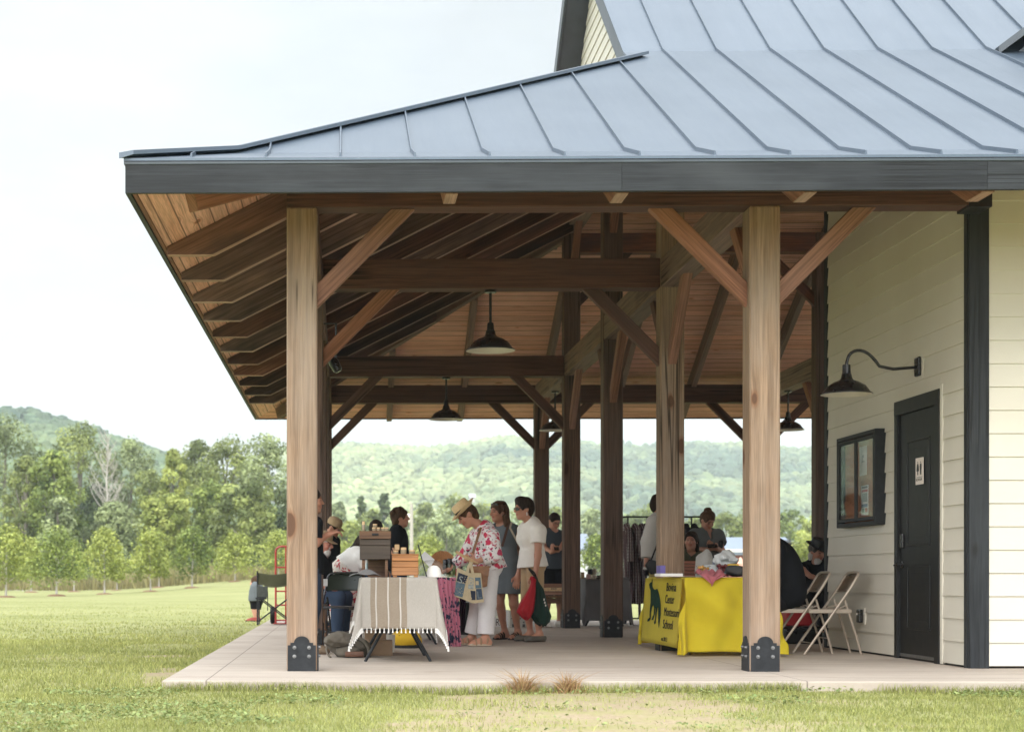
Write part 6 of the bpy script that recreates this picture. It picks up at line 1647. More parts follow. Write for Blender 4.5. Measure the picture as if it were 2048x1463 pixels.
    def head(s, S_):
        c, f, u, l = s.J['head'], s.hf, s.hu, s.hl; ax = (f, l, u)
        S_.ell(c + u * .028 - f * .012, (.098, .076, .092), ax, .01); S_.ell(c + f * .022 - u * .035, (.072, .06, .085), ax, .03)
        S_.cone(c + f * .062 - u * .1, c + f * .02 - u * .085, .024, .04, .03)
        for q in (1, -1): S_.cone(c + l * q * .048 - u * .055 - f * .005, c + f * .06 - u * .095 + l * q * .012, .02, .018, .02)
        S_.ell(c + f * .078 + u * .026, (.02, .052, .012), ax, .015)
        for q in (1, -1): S_.ell(c + f * .104 + l * q * .031 + u * .003, (.018, .02, .013), ax, .012, 's')
        for q in (1, -1): S_.ell(c + f * .076 + l * q * .031 + u * .002, (.014, .015, .012), ax, .004); S_.ell(c + f * .062 + l * q * .04 - u * .03, (.025, .022, .022), ax, .02)
        S_.cone(c + f * .09 + u * .012, c + f * .113 - u * .024, .009, .0135, .012)
        for q in (1, -1): S_.ell(c + f * .1 - u * .028 + l * q * .011, (.011, .009, .009), ax, .006)
        S_.ell(c + f * .087 - u * .054, (.013, .023, .007), ax, .006); S_.ell(c + f * .085 - u * .066, (.013, .02, .008), ax, .006)
        for q in (1, -1): S_.ell(c + l * q * .075 - f * .012 - u * .006, (.02, .009, .031), ax, .008)
        S_.cone(c - u * .075 - f * .02, s.J['neck'] - s.up * .01, .052, .058, .03)
    def body(s, hands=(), feet=True, legs=True):
        S_ = Sdf(s.lo, s.hi, s.h); s.torso(S_)
        for q in 'LR':
            s.arm(S_, q)
            if legs: s.leg(S_, q)
            if feet: s.foot(S_, q)
        for h_ in hands: s.hand(S_, *h_)
        s.head(S_)
        me = S_.mesh('body', s.org)
        V = np.empty(len(me.vertices) * 3, np.float32); me.vertices.foreach_get('co', V); V = V.reshape(-1, 3) + s.org
        C = np.tile(np.array(s.skin, np.float32), (len(V), 1))
        c, f, u, l = s.J['head'], s.hf, s.hu, s.hl; q = V - c; F_, U_, L_ = q @ f, q @ u, q @ l
        def paint(m, col, a=1.): C[m] = C[m] * (1 - a) + np.array(col) * a
        near = F_ > .04
        paint(near & (np.abs(U_ + .059) < .013) & (np.abs(L_) < .025), (s.skin[0] * .85, s.skin[1] * .5, s.skin[2] * .5), .8)
        for k in (1, -1):
            paint(near & ((U_ - .003) ** 2 / .0085 ** 2 + (L_ - k * .031) ** 2 / .016 ** 2 < 1), (.05, .035, .03), .85)
            paint(near & (np.abs(U_ - .026) < .006) & (np.abs(L_ - k * .033) < .024), (.06, .035, .025), .7)
            paint(near & ((U_ + .03) ** 2 + (L_ - k * .042) ** 2 < .02 ** 2), (s.skin[0] * 1.05, s.skin[1] * .75, s.skin[2] * .72), .45)
        vcol(me, C)
        s.bodyo = link('body', me, s.o, None, M['skin']); return s
    def part(s, name, mat, build, wr=(.004, 9.), h=None, lab=None):
        S_ = Sdf(s.lo, s.hi, h or s.h); build(S_)
        if wr: S_.wrinkle(*wr, seed=len(s.o.children) * 1.7 + s.org[0])
        o = link(name, S_.mesh(name, s.org), s.o, None, mat)
        return o
    def hair(s, mat, kind='short', extra=None, grow=.014, rough=.008):
        c, f, u, l = s.J['head'], s.hf, s.hu, s.hl; ax = (f, l, u)
        def b(S_):
            S_.ell(c + u * .03 - f * .016, (.1 + grow, .078 + grow, .094 + grow), ax, .01)
            if kind != 'crop': S_.ell(c - f * .06 - u * .02, (.06, .072, .085), ax, .03)
            if extra: extra(S_, c, f, u, l)
            S_.ell(c + f * .085 - u * .055, (.085, .078, .108), ax, .012, 's')
            S_.ell(c + f * .1 + u * .0, (.06, .066, .052), ax, .015, 's')
            S_.cone(c - u * .02 - f * .002 + l * .085, c - u * .02 - f * .002 + l * .07, .026, .026, .01, 's'); S_.cone(c - u * .02 - f * .002 - l * .085, c - u * .02 - f * .002 - l * .07, .026, .026, .01, 's')
        return s.part('hair', HAIR[mat], b, (rough, 26.), min(s.h, .008))
    def top(s, mat, g=.014, sleeve=.6, hem=-.02, neck=.075, flare=0., name='shirt', wr=(.011, 7.), vneck=0., hemr=None, loose=0.):
        J = s.J
        def b(S_):
            s.torso(S_, g, .05)
            hp = J['pel'] + s.up * hem
            if flare or hemr: S_.skirt(J['pel'] + s.up * .16, hp, (.1 * s.B + g, .13 * s.wd + g), (.12 * s.B + g + flare, .165 * s.wd + g + flare), (s.fw, s.l), .05, 7, .03, 1.)
            for q in 'LR':
                if sleeve: s.arm(S_, q, g + loose, 0, sleeve, .03, True)
                else: S_.cone(J['sh' + q], J['sh' + q] + (J['el' + q] - J['sh' + q]) * .02, .05 + g, .05 + g, .03)
            S_.plane(hp, -s.up)
            S_.ell(J['neck'] + s.up * .035 + s.fw * .035, (neck, neck * .95, .06), (s.fw, s.l, s.up), .012, 's')
            if vneck: S_.cone(J['neck'] + s.fw * .09 + s.up * .02, J['neck'] + s.fw * .12 - s.up * vneck, .045, .006, .01, 's')
            if not sleeve:
                for q in 'LR': S_.cone(J['sh' + q] + (J['sh' + q] - J['neck']) * .25 + s.up * .03, J['sh' + q] + (J['sh' + q] - J['neck']) * .25 - s.up * .06, .055, .055, .012, 's')
        return s.part(name, mat, b, wr)
    def pants(s, mat, g=.013, length=1.9, w=.012, name='trousers', top=.1, wr=(.009, 8.)):
        J = s.J
        def b(S_):
            ax = (s.fw, s.l, s.up)
            S_.ell(J['pel'] + (J['neck'] - J['pel']) * .02 - s.fw * .012, (.115 * s.B + g, .16 * s.wd + g, .125 + g), ax, .04)
            for q in 'LR': s.leg(S_, q, g, length, .03, True, w)
            S_.plane(J['pel'] + s.up * top, s.up)
        return s.part(name, mat, b, wr)
    def shoes(s, mat, g=.008, name='shoe', sandal=None, sole=None, ank=.0):
        for q in 'LR':
            J = s.J; z = J['an' + q][2] - .085; d = unit((J['toe' + q] - J['an' + q]) * np.array([1, 1, 0]))
            lo, hi = np.minimum(J['an' + q], J['toe' + q]) - .14, np.maximum(J['an' + q], J['toe' + q]) + .14
            sv = s.lo, s.hi; s.lo, s.hi = lo, hi
            def b(S_):
                if sandal:
                    sd = np.array([-d[1], d[0], 0])
                    for t_, r_, hh in sandal:
                        c = J['an' + q] + d * t_; c[2] = z + hh
                        S_.ell(c, (.017, .052 + r_, .058 - .13 * max(t_, 0)), (d, sd, np.array([0, 0, 1.])), .004)
                else: s.foot(S_, q, g); S_.plane(J['an' + q] + np.array([0, 0, ank]), (0, 0, 1))
                S_.plane((0, 0, z + .0), (0, 0, -1))
            sh = s.part(name, mat, b, None, .006)
            def b2(S_):
                a = J['an' + q] - d * .04; a[2] = z; e = J['an' + q] + d * .16; e[2] = z
                S_.cone(a, e, .036, .043, .0)
                S_.plane((0, 0, z + .024), (0, 0, 1)); S_.plane((0, 0, z + .001), (0, 0, -1))
            so_ = s.part('sole', sole or M['blackpaint'], b2, None, .006); so_.parent = sh
            s.lo, s.hi = sv
    def w(s, v): return Vector(A3(v) - s.org)
    def tubes(s, name, runs, mat, n=8): return tubes(name, [([s.w(p) for p in pts], r) for pts, r in runs], s.o, mat, n, world=False)
def band(name, pts, w, th, mat, parent, side):
    """flat strap along world points; side = direction of its width"""
    bm = bmesh.new(); rows = []; side = Vector(side).normalized()
    for i, p in enumerate(pts):
        t = (Vector(pts[min(i + 1, len(pts) - 1)]) - Vector(pts[max(i - 1, 0)])).normalized(); sdv = (side - t * side.dot(t)).normalized(); n = t.cross(sdv)
        rows.append([bm.verts.new(Vector(p) + sdv * a * w / 2 + n * b * th / 2) for a, b in ((-1, -1), (1, -1), (1, 1), (-1, 1))])
    for a, b in zip(rows, rows[1:]):
        for k in range(4): bm.faces.new((a[k], a[(k + 1) % 4], b[(k + 1) % 4], b[k]))
    bm.faces.new(rows[0][::-1]); bm.faces.new(rows[-1])
    o = link(name, bm_mesh(bm, name, True), None, None, mat)
    if parent: world_child(o, parent)
    return o
def joints(**k):
    """pixel joints (px, py, Y) -> metres"""
    return {n: A3(at(*v)) for n, v in k.items()}
def hat(s, matc, matb, r=.155, ch=.11, tilt=0, brim=.03, name='hat', cap=False):
    c, f, u, l = s.J['head'], s.hf, s.hu, s.hl
    f2 = unit(f * math.cos(tilt) + u * math.sin(tilt)); u2 = unit(np.cross(f2, l))
    o_ = c + u2 * .055 - f2 * .012
    mt = Matrix(((f2[0], l[0], u2[0], 0), (f2[1], l[1], u2[1], 0), (f2[2], l[2], u2[2], 0), (0, 0, 0, 1)))
    loc = s.w(o_)
    bm = bmesh.new()
    if cap:
        lathe_bm(bm, [(.1, -.02), (.104, .02), (.095, .06), (.06, .09), (.0001, .098)], loc, 20, mt)
        v = []
        for i in range(9):
            a = -1.1 + 2.2 * i / 8
            v.append((Vector(mt @ Vector((.095 * math.cos(a), .095 * math.sin(a), -.01))) + loc, Vector(mt @ Vector((.085 + .085 * math.cos(a) ** .5, .09 * math.sin(a), -.035 - .0 * a))) + loc))
        for p, q in zip(v, v[1:]):
            A_ = [bm.verts.new(x) for x in (p[0], q[0], q[1], p[1])]; up_ = Vector(u2) * .006
            B_ = [bm.verts.new(x.co + up_) for x in A_]; bm.faces.new(A_); bm.faces.new(B_[::-1]); bm.faces.new((A_[2], A_[3], B_[3], B_[2]))
        return link(name, bm_mesh(bm, name, True, (0, 0, 1)), s.o, None, matc)
    prof = [(.082, 0), (.09, .003), (r, .012 + brim * .3), (r, .016 + brim * .3), (.092, .01), (.09, .03), (.088, ch * .8), (.078, ch), (.05, ch + .006), (.0001, ch - .012)]
    lathe_bm(bm, [(a, b) for a, b in prof], loc, 32, mt @ Matrix.Diagonal((1.14, .92, 1, 1)))
    for v in bm.verts:
        q = mt.transposed() @ (v.co - loc); rr = math.hypot(q.x, q.y)
        if rr > .1: v.co += Vector(u2) * (.022 * (abs(q.y) / r) ** 2 + (.014 * ((-q.x) / r) if q.x < 0 else -.02 * q.x / r))
    h = link(name, bm_mesh(bm, name, True, (0, 0, 1), 50), s.o, None, matc)
    if matb is not None:
        bm = bmesh.new(); lathe_bm(bm, [(.092, .011), (.0935, .014), (.0915, .042), (.089, .043)], loc, 32, mt @ Matrix.Diagonal((1.14, .92, 1, 1)))
        b_ = link('hat_band', bm_mesh(bm, 'hat_band', True), h, None, matb)
    return h
def glasses(s, mat, dark=True, z=.004, up=0., fwd_=0.):
    c, f, u, l = s.J['head'], s.hf, s.hu, s.hl
    def pt(a, b, d): return s.w(c + f * (a + fwd_) + l * b + u * (d + up))
    bm = bmesh.new()
    for q in (1, -1):
        ring = [(0.103, q * .01, .016), (.1, q * .05, .018), (.085, q * .067, .01), (.085, q * .066, -.012), (.1, q * .045, -.02), (.106, q * .016, -.016)]
        if dark:
            A_ = [bm.verts.new(pt(a + .003, b, d)) for a, b, d in ring]; B_ = [bm.verts.new(pt(a - .006, b, d)) for a, b, d in ring]
            bm.faces.new(A_); bm.faces.new(B_[::-1])
            for i in range(6): bm.faces.new((A_[i], A_[(i + 1) % 6], B_[(i + 1) % 6], B_[i]))
        else: tube_bm(bm, [pt(a + .004, b, d) for a, b, d in ring + ring[:1]], .002, 5, False)
        tube_bm(bm, [pt(.088, q * .067, .008), pt(.03, q * .08, .008), pt(-.02, q * .08, .004)], .004 if dark else .002, 5)
    tube_bm(bm, [pt(.105, .011, .008), pt(.108, 0, .01), pt(.105, -.011, .008)], .003 if dark else .002, 5)
    return link('sunglasses' if dark else 'glasses', bm_mesh(bm, 'glasses', True), s.o, None, mat)

M['floral'] = printcloth('floral_print', (.72, .68, .67), [((.6, .3, .32), 1.6, .42), ((.05, .055, .06), 2.6, .33), ((.50, .035, .08), 1., .46), ((.38, .05, .12), 2.1, .36)], 11.5, warp=1.3)
M['redfloral'] = printcloth('red_floral_print', (.68, .62, .56), [((.42, .03, .05), .9, .52), ((.45, .06, .07), 2.2, .42)], 13., warp=1.8)
M['greydress'] = cloth('grey_linen', (.125, .14, .15), .1); M['creamknit'] = cloth('cream_knit', (.80, .745, .68), .05, 180, .9, .35); M['khaki'] = cloth('khaki_cotton', (.44, .3, .17), .1, 260, .85, .4)
M['navytee'] = cloth('slate_tee', (.055, .065, .078), .1); M['blacktee'] = cloth('black_tee', (.012, .013, .016), .1); M['denim'] = cloth('dark_denim', (.03, .045, .075), .15); M['darkshort'] = cloth('dark_shorts', (.014, .014, .017), .1)
M['whitetrouser'] = cloth('white_trousers', (.68, .645, .645), .05, 260, .85, .3); M['olivetop'] = cloth('olive_top', (.075, .075, .05), .1); M['greywrap'] = cloth('grey_wrap', (.13, .14, .14), .1); M['offwhite'] = cloth('off_white_shirt', (.5, .475, .44), .06, 260, .85, .4)
M['straw'] = plain('straw_hat', (.68, .5, .28), .75, 0, .12, 90, .5); M['tancap'] = plain('tan_cap', (.33, .23, .13), .85, 0, .1, 60, .3); M['band'] = plain('hat_ribbon', (.012, .011, .01), .6)
SK = (.47, .235, .155); SK2 = (.38, .185, .12)

# 1 woman in straw hat and floral blouse, leaning over the goods
J = joints(head=(934, 1030, 4.78), neck=(966, 1054, 4.8), pel=(977, 1131, 4.82), shL=(983, 1071, 4.62), shR=(951, 1072, 4.97), elL=(989, 1110, 4.55), wrL=(951, 1123, 4.5), elR=(929, 1113, 5.02), wrR=(897, 1139, 5.0),
           hipL=(977, 1143, 4.72), hipR=(972, 1143, 4.91), knL=(974, 1206, 4.68), knR=(957, 1206, 4.93), anL=(971, 1274, 4.66), anR=(944, 1271, 4.94), toeL=(940, 1288, 4.62), toeR=(914, 1284, 4.9))
J['anL'][2] = J['anR'][2] = .087
p = Person('woman in straw hat and red floral blouse reaching over the table goods', J, SK, None, .007, True, (-1, -.08, 0), (-.80, -.12, -.56), (-.5, 0, .8), 1.04, 1.08)
p.thumb = {'L': -1, 'R': 1}
p.body([('L', (-.85, .0, .35), (.2, .75, .3), .8), ('R', (-.9, 0, -.35), (0, -.3, -1), .35)])
p.hair('brown', grow=.008)
p.top(M['floral'], .024, 1.62, -.035, .07, .035, 'blouse', (.009, 8.), .09, loose=.012)
p.pants(M['whitetrouser'], .026, 1.9, .034)
p.shoes(plain('tan_sandal', (.30, .2, .12), .7), sandal=[(-.01, .0, .06), (.06, .0, .045), (.115, -.003, .03)], name='sandal', sole=plain('pale_sole', (.45, .37, .28), .7))
hat(p, M['straw'], M['band'], .15, .115, -.12, .05)
PW1 = p
# crossbody bag, tote and wand are carried: things of their own
lt = plain('tan_leather', (.22, .1, .045), .55, 0, .2, 24, .2)
o = empty('shoulder_bag', at(962, 1140, 4.55), 'brown leather shoulder bag hanging at the straw hat woman hip', 'bag')
b0 = [at(938, 1132, 4.55), at(978, 1132, 4.5), at(974, 1172, 4.5), at(958, 1176, 4.52), at(941, 1168, 4.55)]
bm = bmesh.new(); A_ = [bm.verts.new(q + Vector((0, -.03, 0))) for q in b0]; B_ = [bm.verts.new(q + Vector((0, .04, 0))) for q in b0]
bm.faces.new(A_); bm.faces.new(B_[::-1])
for i in range(5): bm.faces.new((A_[i], A_[(i + 1) % 5], B_[(i + 1) % 5], B_[i]))
bevel(bm, .014, 2); world_child(link('bag_body', bm_mesh(bm, 'bag_body', True, None, 50), None, None, lt), o)
bm = bmesh.new(); f0 = [at(937, 1131, 4.5), at(979, 1131, 4.46), at(977, 1152, 4.45), at(940, 1150, 4.5)]; A_ = [bm.verts.new(q) for q in f0]; B_ = [bm.verts.new(q + Vector((0, .012, 0))) for q in f0]
bm.faces.new(A_); bm.faces.new(B_[::-1])
for i in range(4): bm.faces.new((A_[i], A_[(i + 1) % 4], B_[(i + 1) % 4], B_[i]))
world_child(link('flap', bm_mesh(bm, 'flap'), None, None, lt), o)
band('strap', [at(968, 1048, 4.74), at(961, 1056, 4.66), at(955, 1075, 4.6), at(948, 1098, 4.6), at(944, 1118, 4.58), at(941, 1134, 4.54)], .028, .005, lt, o, (1, 0, .35))
band('strap', [at(968, 1048, 4.74), at(978, 1050, 4.78), at(990, 1075, 4.86), at(990, 1110, 4.9), at(978, 1134, 4.58)], .028, .005, lt, o, (1, 0, .3))
# tote bag with patch letters
canv = plain('natural_canvas', (.52, .42, .27), .9, 0, .08, 40, .3); nav = plain('tote_navy', (.025, .032, .055), .85, 0, .2, 40, .2); slate = plain('tote_slate', (.1, .15, .19), .85, 0, .2, 40); pale = plain('tote_pale', (.33, .35, .33), .85, 0, .3, 60)
o = empty('tote_bag', at(930, 1190, 4.5), 'canvas patchwork tote with large S letters hanging from the straw hat woman wrist', 'tote bag')
TB = [(915, 1134), (938, 1145), (962, 1145), (968, 1203), (946, 1206), (926, 1197), (910, 1192)]
def qpt(px, py, dy=0.): return at(px, py, 4.44 + dy)
def patch(name, pts, dy, th, mat, par=o):
    bm = bmesh.new(); A_ = [bm.verts.new(qpt(a, b, dy)) for a, b in pts]; B_ = [bm.verts.new(qpt(a, b, dy) + Vector((0, th, 0))) for a, b in pts]
    bm.faces.new(A_); bm.faces.new(B_[::-1])
    for i in range(len(pts)): bm.faces.new((A_[i], A_[(i + 1) % len(pts)], B_[(i + 1) % len(pts)], B_[i]))
    return world_child(link(name, bm_mesh(bm, name), None, None, mat), par)
patch('bag_body', TB, 0, .09, canv)
for pts, mt in (([(917, 1144), (936, 1151), (931, 1166), (913, 1161)], nav), ([(912.5, 1162), (930.6, 1167), (925, 1194), (909, 1189)], slate), ([(938, 1153), (947, 1155), (947, 1178), (936, 1176)], pale), ([(950, 1154), (961, 1154), (963, 1175), (951, 1176)], slate), ([(952, 1177), (963, 1176), (966, 1197), (953, 1199)], plain('tote_blue', (.05, .075, .115), .85, 0, .2, 40)), ([(941, 1180), (951, 1181), (951, 1199), (943, 1199)], nav)): patch('patch', pts, -.004, .0035, mt)
for a, b in ((930.5, 1153), (929, 1157), (933, 1158), (931, 1162), (927, 1164), (935, 1154), (934, 1162), (920, 1178), (923, 1175), (924, 1181), (921, 1185), (919, 1183), (925, 1186)): patch('dot', [(a - .7, b - .7), (a + .7, b - .7), (a + .7, b + .7), (a - .7, b + .7)], -.0065, .002, canv)
def lett(ch, px, py, hpx, mat, rot=0.):
    q0 = qpt(px, py, -.0075); m = frame(q0, (math.cos(rot), 0, -math.sin(rot)), (math.sin(rot), 0, math.cos(rot))); text_mesh('lettering', ch, hpx / 185 / .7, mat, o, m, .0006)
lett('S', 915, 1164, 14, pale, .25); lett('S', 908.5, 1186, 14, plain('tote_mid', (.17, .2, .22), .85), .25); lett('A', 927, 1198, 18, canv, -.05); lett('L', 954, 1196, 14, plain('tote_mid', (.17, .2, .22), .85), -.1); lett('B', 936, 1167, 12, canv, .2)
patch('label', [(951, 1161), (957, 1161), (957.6, 1169), (951.6, 1169)], -.0065, .002, canv)
band('handle', [qpt(934, 1146, -.01), qpt(937, 1132, -.02), qpt(944, 1124, -.0), qpt(946, 1120, .05)], .03, .005, canv, o, (1, 0, .2)); band('handle', [qpt(946, 1148, -.012), qpt(943, 1134, -.02), qpt(941, 1124, 0), qpt(942, 1120, .05)], .03, .005, canv, o, (1, 0, .2)); 
o = empty('wooden_stick', at(930, 1115, 4.45), 'pale flat wooden spreader in the straw hat woman hand', 'wooden spreader')
band('blade', [at(912, 1102, 4.43), at(924, 1110, 4.42), at(946, 1121, 4.44)], .03, .008, M['cork'], o, (0, -.4, 1)); tubes('grip', [([at(946, 1121, 4.44), at(956, 1126, 4.45)], .008)], o, M['cork'])

# 2 woman in grey dress
J = joints(head=(997, 1023, 6.42), neck=(1006, 1049, 6.46), pel=(1012, 1126, 6.46), shL=(1030, 1061, 6.42), shR=(987, 1058, 6.55), elL=(1039, 1098, 6.55), wrL=(1030, 1128, 6.4), elR=(985, 1098, 6.5), wrR=(990, 1130, 6.35),
           hipL=(1022, 1139, 6.42), hipR=(1004, 1139, 6.5), knL=(1028, 1208, 6.4), knR=(999, 1207, 6.5), anL=(1036, 1270, 6.42), anR=(1010, 1270, 6.55), toeL=(1018, 1281, 6.25), toeR=(985, 1279, 6.4))
J['anL'][2] = J['anR'][2] = .087
p = Person('woman in grey sleeveless dress with long dark hair and sunglasses on her head', J, SK2, None, .007, True, (-.8, -.6, 0), (-.85, -.52, -.05), None, 1.02, 1.06)
p.body([('L', (-.4, -.3, -.85), (-.5, .2, 0), .4), ('R', (-.3, -.3, -.9), (0, 1, 0), .4)])
def lh(S_, c, f, u, l):
    for q in (1, -1): S_.cone(c - f * .05 + l * q * .06, c - f * .075 + l * q * .085 - u * .2, .05, .035, .03)
    S_.cone(c - f * .08, c - f * .11 - u * .2, .06, .05, .03)
    for q in (1, -1): S_.cone(c + l * q * .085 + u * .02 - f * .01, c + l * q * .1 - u * .17 - f * .03, .022, .022, .02)
p.hair('auburn', 'long', lh, .014)
p.top(M['greydress'], .018, 0, -.05, .085, 0, 'dress_top', (.006, 8.))
def sk(S_):
    J_ = p.J; S_.skirt(J_['pel'] + p.up * .22, J_['pel'] - np.array([0, 0, .36]), (.118, .138), (.165, .215), (p.fw, p.l), .03, 6, .035, 1., .6)
p.part('dress', M['greydress'], sk, (.007, 8.))
p.shoes(plain('black_sandal', (.015, .013, .012), .6), sandal=[(.055, .0, .045), (.09, .002, .035), (.125, -.003, .03)], name='sandal')
glasses(p, M['lampblack'], True, up=.088, fwd_=-.03)
for q in (1, -1): p.tubes('earring', [([p.J['head'] + p.hl * q * .086 - p.hu * .045 + p.hf * .014 * math.sin(a) + p.hu * .014 * math.cos(a) for a in [k * .7 for k in range(10)]], .003)], plain('silver', (.6, .58, .55), .25, .9), 6)
band('shoulder_strap', [at(1018, 1044, 6.36), at(1012, 1065, 6.3), at(1004, 1092, 6.26)], .03, .006, plain('dark_strap', (.07, .03, .02), .6), p.o, (1, 0, .3)); band('shoulder_strap', [at(1023, 1044, 6.34), at(1020, 1055, 6.27), at(1030, 1074, 6.2), at(1038, 1090, 6.2)], .022, .006, plain('pale_strap', (.36, .3, .23), .7), p.o, (1, 0, .4))

# 3 woman in cream top with sunglasses and bags
J = joints(head=(1047, 1017, 5.9), neck=(1061, 1045, 5.92), pel=(1065, 1129, 5.92), shL=(1077, 1062, 5.76), shR=(1049, 1059, 6.07), elL=(1076, 1110, 5.72), wrL=(1070, 1151, 5.7), elR=(1046, 1112, 6.12), wrR=(1036, 1150, 6.08),
           hipL=(1070, 1143, 5.82), hipR=(1060, 1143, 6.0), knL=(1072, 1210, 5.8), knR=(1054, 1210, 6.02), anL=(1079, 1268, 5.8), anR=(1061, 1266, 6.02), toeL=(1056, 1283, 5.74), toeR=(1035, 1281, 5.98))
J['anL'][2] = J['anR'][2] = .087
p = Person('woman with short dark hair in cream top, khaki capris and dark sunglasses', J, SK, None, .007, True, (-1, -.22, 0), (-.95, -.3, -.06), None, 1.02, 1.06)
p.thumb = {'L': -1, 'R': 1}
p.body([('L', (-.2, -.05, -.98), (-.6, .7, 0), 1.15), ('R', (-.2, -.05, -.98), (0, -1, 0), .35)])
def sh_(S_, c, f, u, l): S_.ell(c + u * .1 + f * .02, (.075, .065, .04), (f, l, u), .03); S_.ell(c - f * .075 + u * .01, (.05, .07, .08), (f, l, u), .03)
p.hair('dark', 'short', sh_, .016, .011)
p.top(M['creamknit'], .024, .5, -.02, .07, .02, 'blouse', (.01, 7.), 0, loose=.012)
p.pants(M['khaki'], .02, 1.22, .012, wr=(.009, 11.))
p.shoes(plain('olive_sandal', (.12, .105, .085), .7), .009, 'shoe', None, M['blackpaint'], -.018)
glasses(p, M['lampblack'], True)
for q in (1, -1): p.tubes('earring', [([p.J['head'] + p.hl * q * .088 - p.hu * .04, p.J['head'] + p.hl * q * .09 - p.hu * .078], [.003, .007])], M['white'], 6)
# the two bags she holds
def sack(name, top, pts, mat, lab, Y, seed):
    """gathered bag: (py, px0, px1, depth) rings from the knot down"""
    o = empty(name, at(top[0], top[1], Y), lab, 'bag')
    def fn(u, v):
        k = v * (len(pts) - 1); i = min(int(k), len(pts) - 2); t = k - i; t = t * t * (3 - 2 * t) if False else t
        a, b = pts[i], pts[i + 1]; py = a[0] + (b[0] - a[0]) * t; x0 = a[1] + (b[1] - a[1]) * t; x1 = a[2] + (b[2] - a[2]) * t; dp = a[3] + (b[3] - a[3]) * t
        th = u * 2 * math.pi; p0, p1 = at(x0, py, Y), at(x1, py, Y); c = (p0 + p1) / 2; rx = (p1.x - p0.x) / 2
        fo = 1 + .1 * math.sin(th * 7 + seed) * (1 - v * .6) + .05 * math.sin(th * 11 + 2 * seed + v * 4)
        return (c.x + rx * math.cos(th) * fo, Y + dp * math.sin(th) * fo, c.z + .012 * math.sin(th * 3 + seed) * v)
    g_ = grid_mesh('bag_body', fn, 56, 30, o, mat, 0, closed_u=True)
    return o
M['redbag'] = cloth('red_nylon', (.42, .025, .035), .12, 120, .6, .35, .05); M['greenbag'] = cloth('green_nylon', (.018, .04, .032), .12, 120, .6, .35, .05)
o = sack('red_bag', (1062, 1160), [(1157, 1062, 1072, .03), (1166, 1062, 1071, .022), (1180, 1056, 1071, .05), (1205, 1040, 1069, .09), (1222, 1033, 1067, .1), (1233, 1043, 1062, .07), (1238.5, 1051, 1054, .01)], M['redbag'], 'red drawstring bag held by the woman in cream top', 5.6, 1.)
lump('knot', 1059, 1069, 1151, 1161, 5.6, .05, M['redbag'], '', '', 2., .3, 3, o)
o = sack('green_bag', (1075, 1158), [(1150, 1067, 1073, .02), (1162, 1068, 1077, .03), (1178, 1067, 1087, .05), (1210, 1063, 1094, .09), (1232, 1062, 1101, .11), (1244, 1070, 1098, .1), (1250, 1080, 1092, .03)], M['greenbag'], 'dark green drawstring bag held by the woman in cream top', 5.66, 3.)
tubes('drawstring', [(arc(at(1070, 1152, 5.62), at(1050, 1128, 5.6), at(1064, 1141, 5.6), 8) + arc(at(1064, 1141, 5.6), at(1073, 1147, 5.58), at(1070, 1156, 5.6), 5)[1:], .012)], o, M['lampblack'])
for k in range(3): q = boxes('print', [bx(1087 + k * 1.5, 1089.5 + k * 1.5, 1196 + k * 6, 1200 + k * 6, 5.548, .002)], None, M['lampwhite'], 0); world_child(q, o)

# 4 man with phone at the back
def stander(label, px, ytop, Y, fwd, headf=None, Hh=None, female=False, arms=None, lean=0., bulk=1., skin=SK, group=None, h=.011, width=1., headu=None, yaw_legs=None):
    """upright figure: top of head at pixel ytop"""
    t = at(px, ytop, Y); Hh = Hh or t.z; k = Hh / 1.70; f = unit(fwd); l = unit(np.cross((0, 0, 1.), f)); b = np.array([t.x, Y, 0.])
    def q(x, y, z): return b + f * x * k + l * y * k + np.array([0, 0, z * k]) + f * lean * max(0, z - .9)
    J = dict(head=q(.03, 0, 1.585), neck=q(0, 0, 1.43), pel=q(0, 0, .93), shL=q(-.01, .18 * width, 1.38), shR=q(-.01, -.18 * width, 1.38), hipL=q(0, .09, .87), hipR=q(0, -.09, .87), knL=q(.02, .1, .48), knR=q(.02, -.1, .48), anL=q(-.02, .11, .09), anR=q(-.02, -.11, .09), toeL=q(.14, .14, .03), toeR=q(.14, -.14, .03),
             elL=q(-.04, .235, 1.1), elR=q(-.04, -.235, 1.1), wrL=q(.05, .23, .87), wrR=q(.05, -.23, .87))
    for n, v in (arms or {}).items(): J[n] = A3(at(*v)) if len(v) == 3 and abs(v[0]) > 20 else q(*v)
    J['anL'][2] = J['anR'][2] = .087
    return Person(label, J, skin, group, h, female, fwd, headf, headu, width, bulk)
p = stander('man in slate t-shirt and glasses looking down at his phone', 1107, 1026, 11.5, (.35, -.95, 0), (.35, -.8, -.55), None, False, dict(elL=(1125, 1092, 11.4), wrL=(1115, 1100, 11.2), elR=(1088, 1094, 11.4), wrR=(1103, 1103, 11.18)), .0, 1.08, SK, width=1.02)
p.body([('L', (-.5, -.5, .3), (-.3, .7, .5), .8), ('R', (.6, -.4, .3), (.2, .7, .5), .8)])
p.hair('dark', 'crop', None, .004, .004); p.top(M['navytee'], .018, .62, -.06, .07, .01, vneck=.06); p.pants(M['darkshort'], .022, 1.02, .014, 'shorts'); p.shoes(M['lampwhite'], .009, 'shoe', None, M['lampwhite'])
glasses(p, M['lampblack'], False)
q = at(1113, 1096, 11.1); o = boxes('phone', [((q.x, q.y, q.z), (.07, .09, .012), Matrix.Translation(q) @ Matrix.Rotation(R(35), 4, 'X') @ Matrix.Translation(-q))], None, M['lampblack'], .003); solo(o, 'dark phone in the hands of the man in slate t-shirt', 'phone')
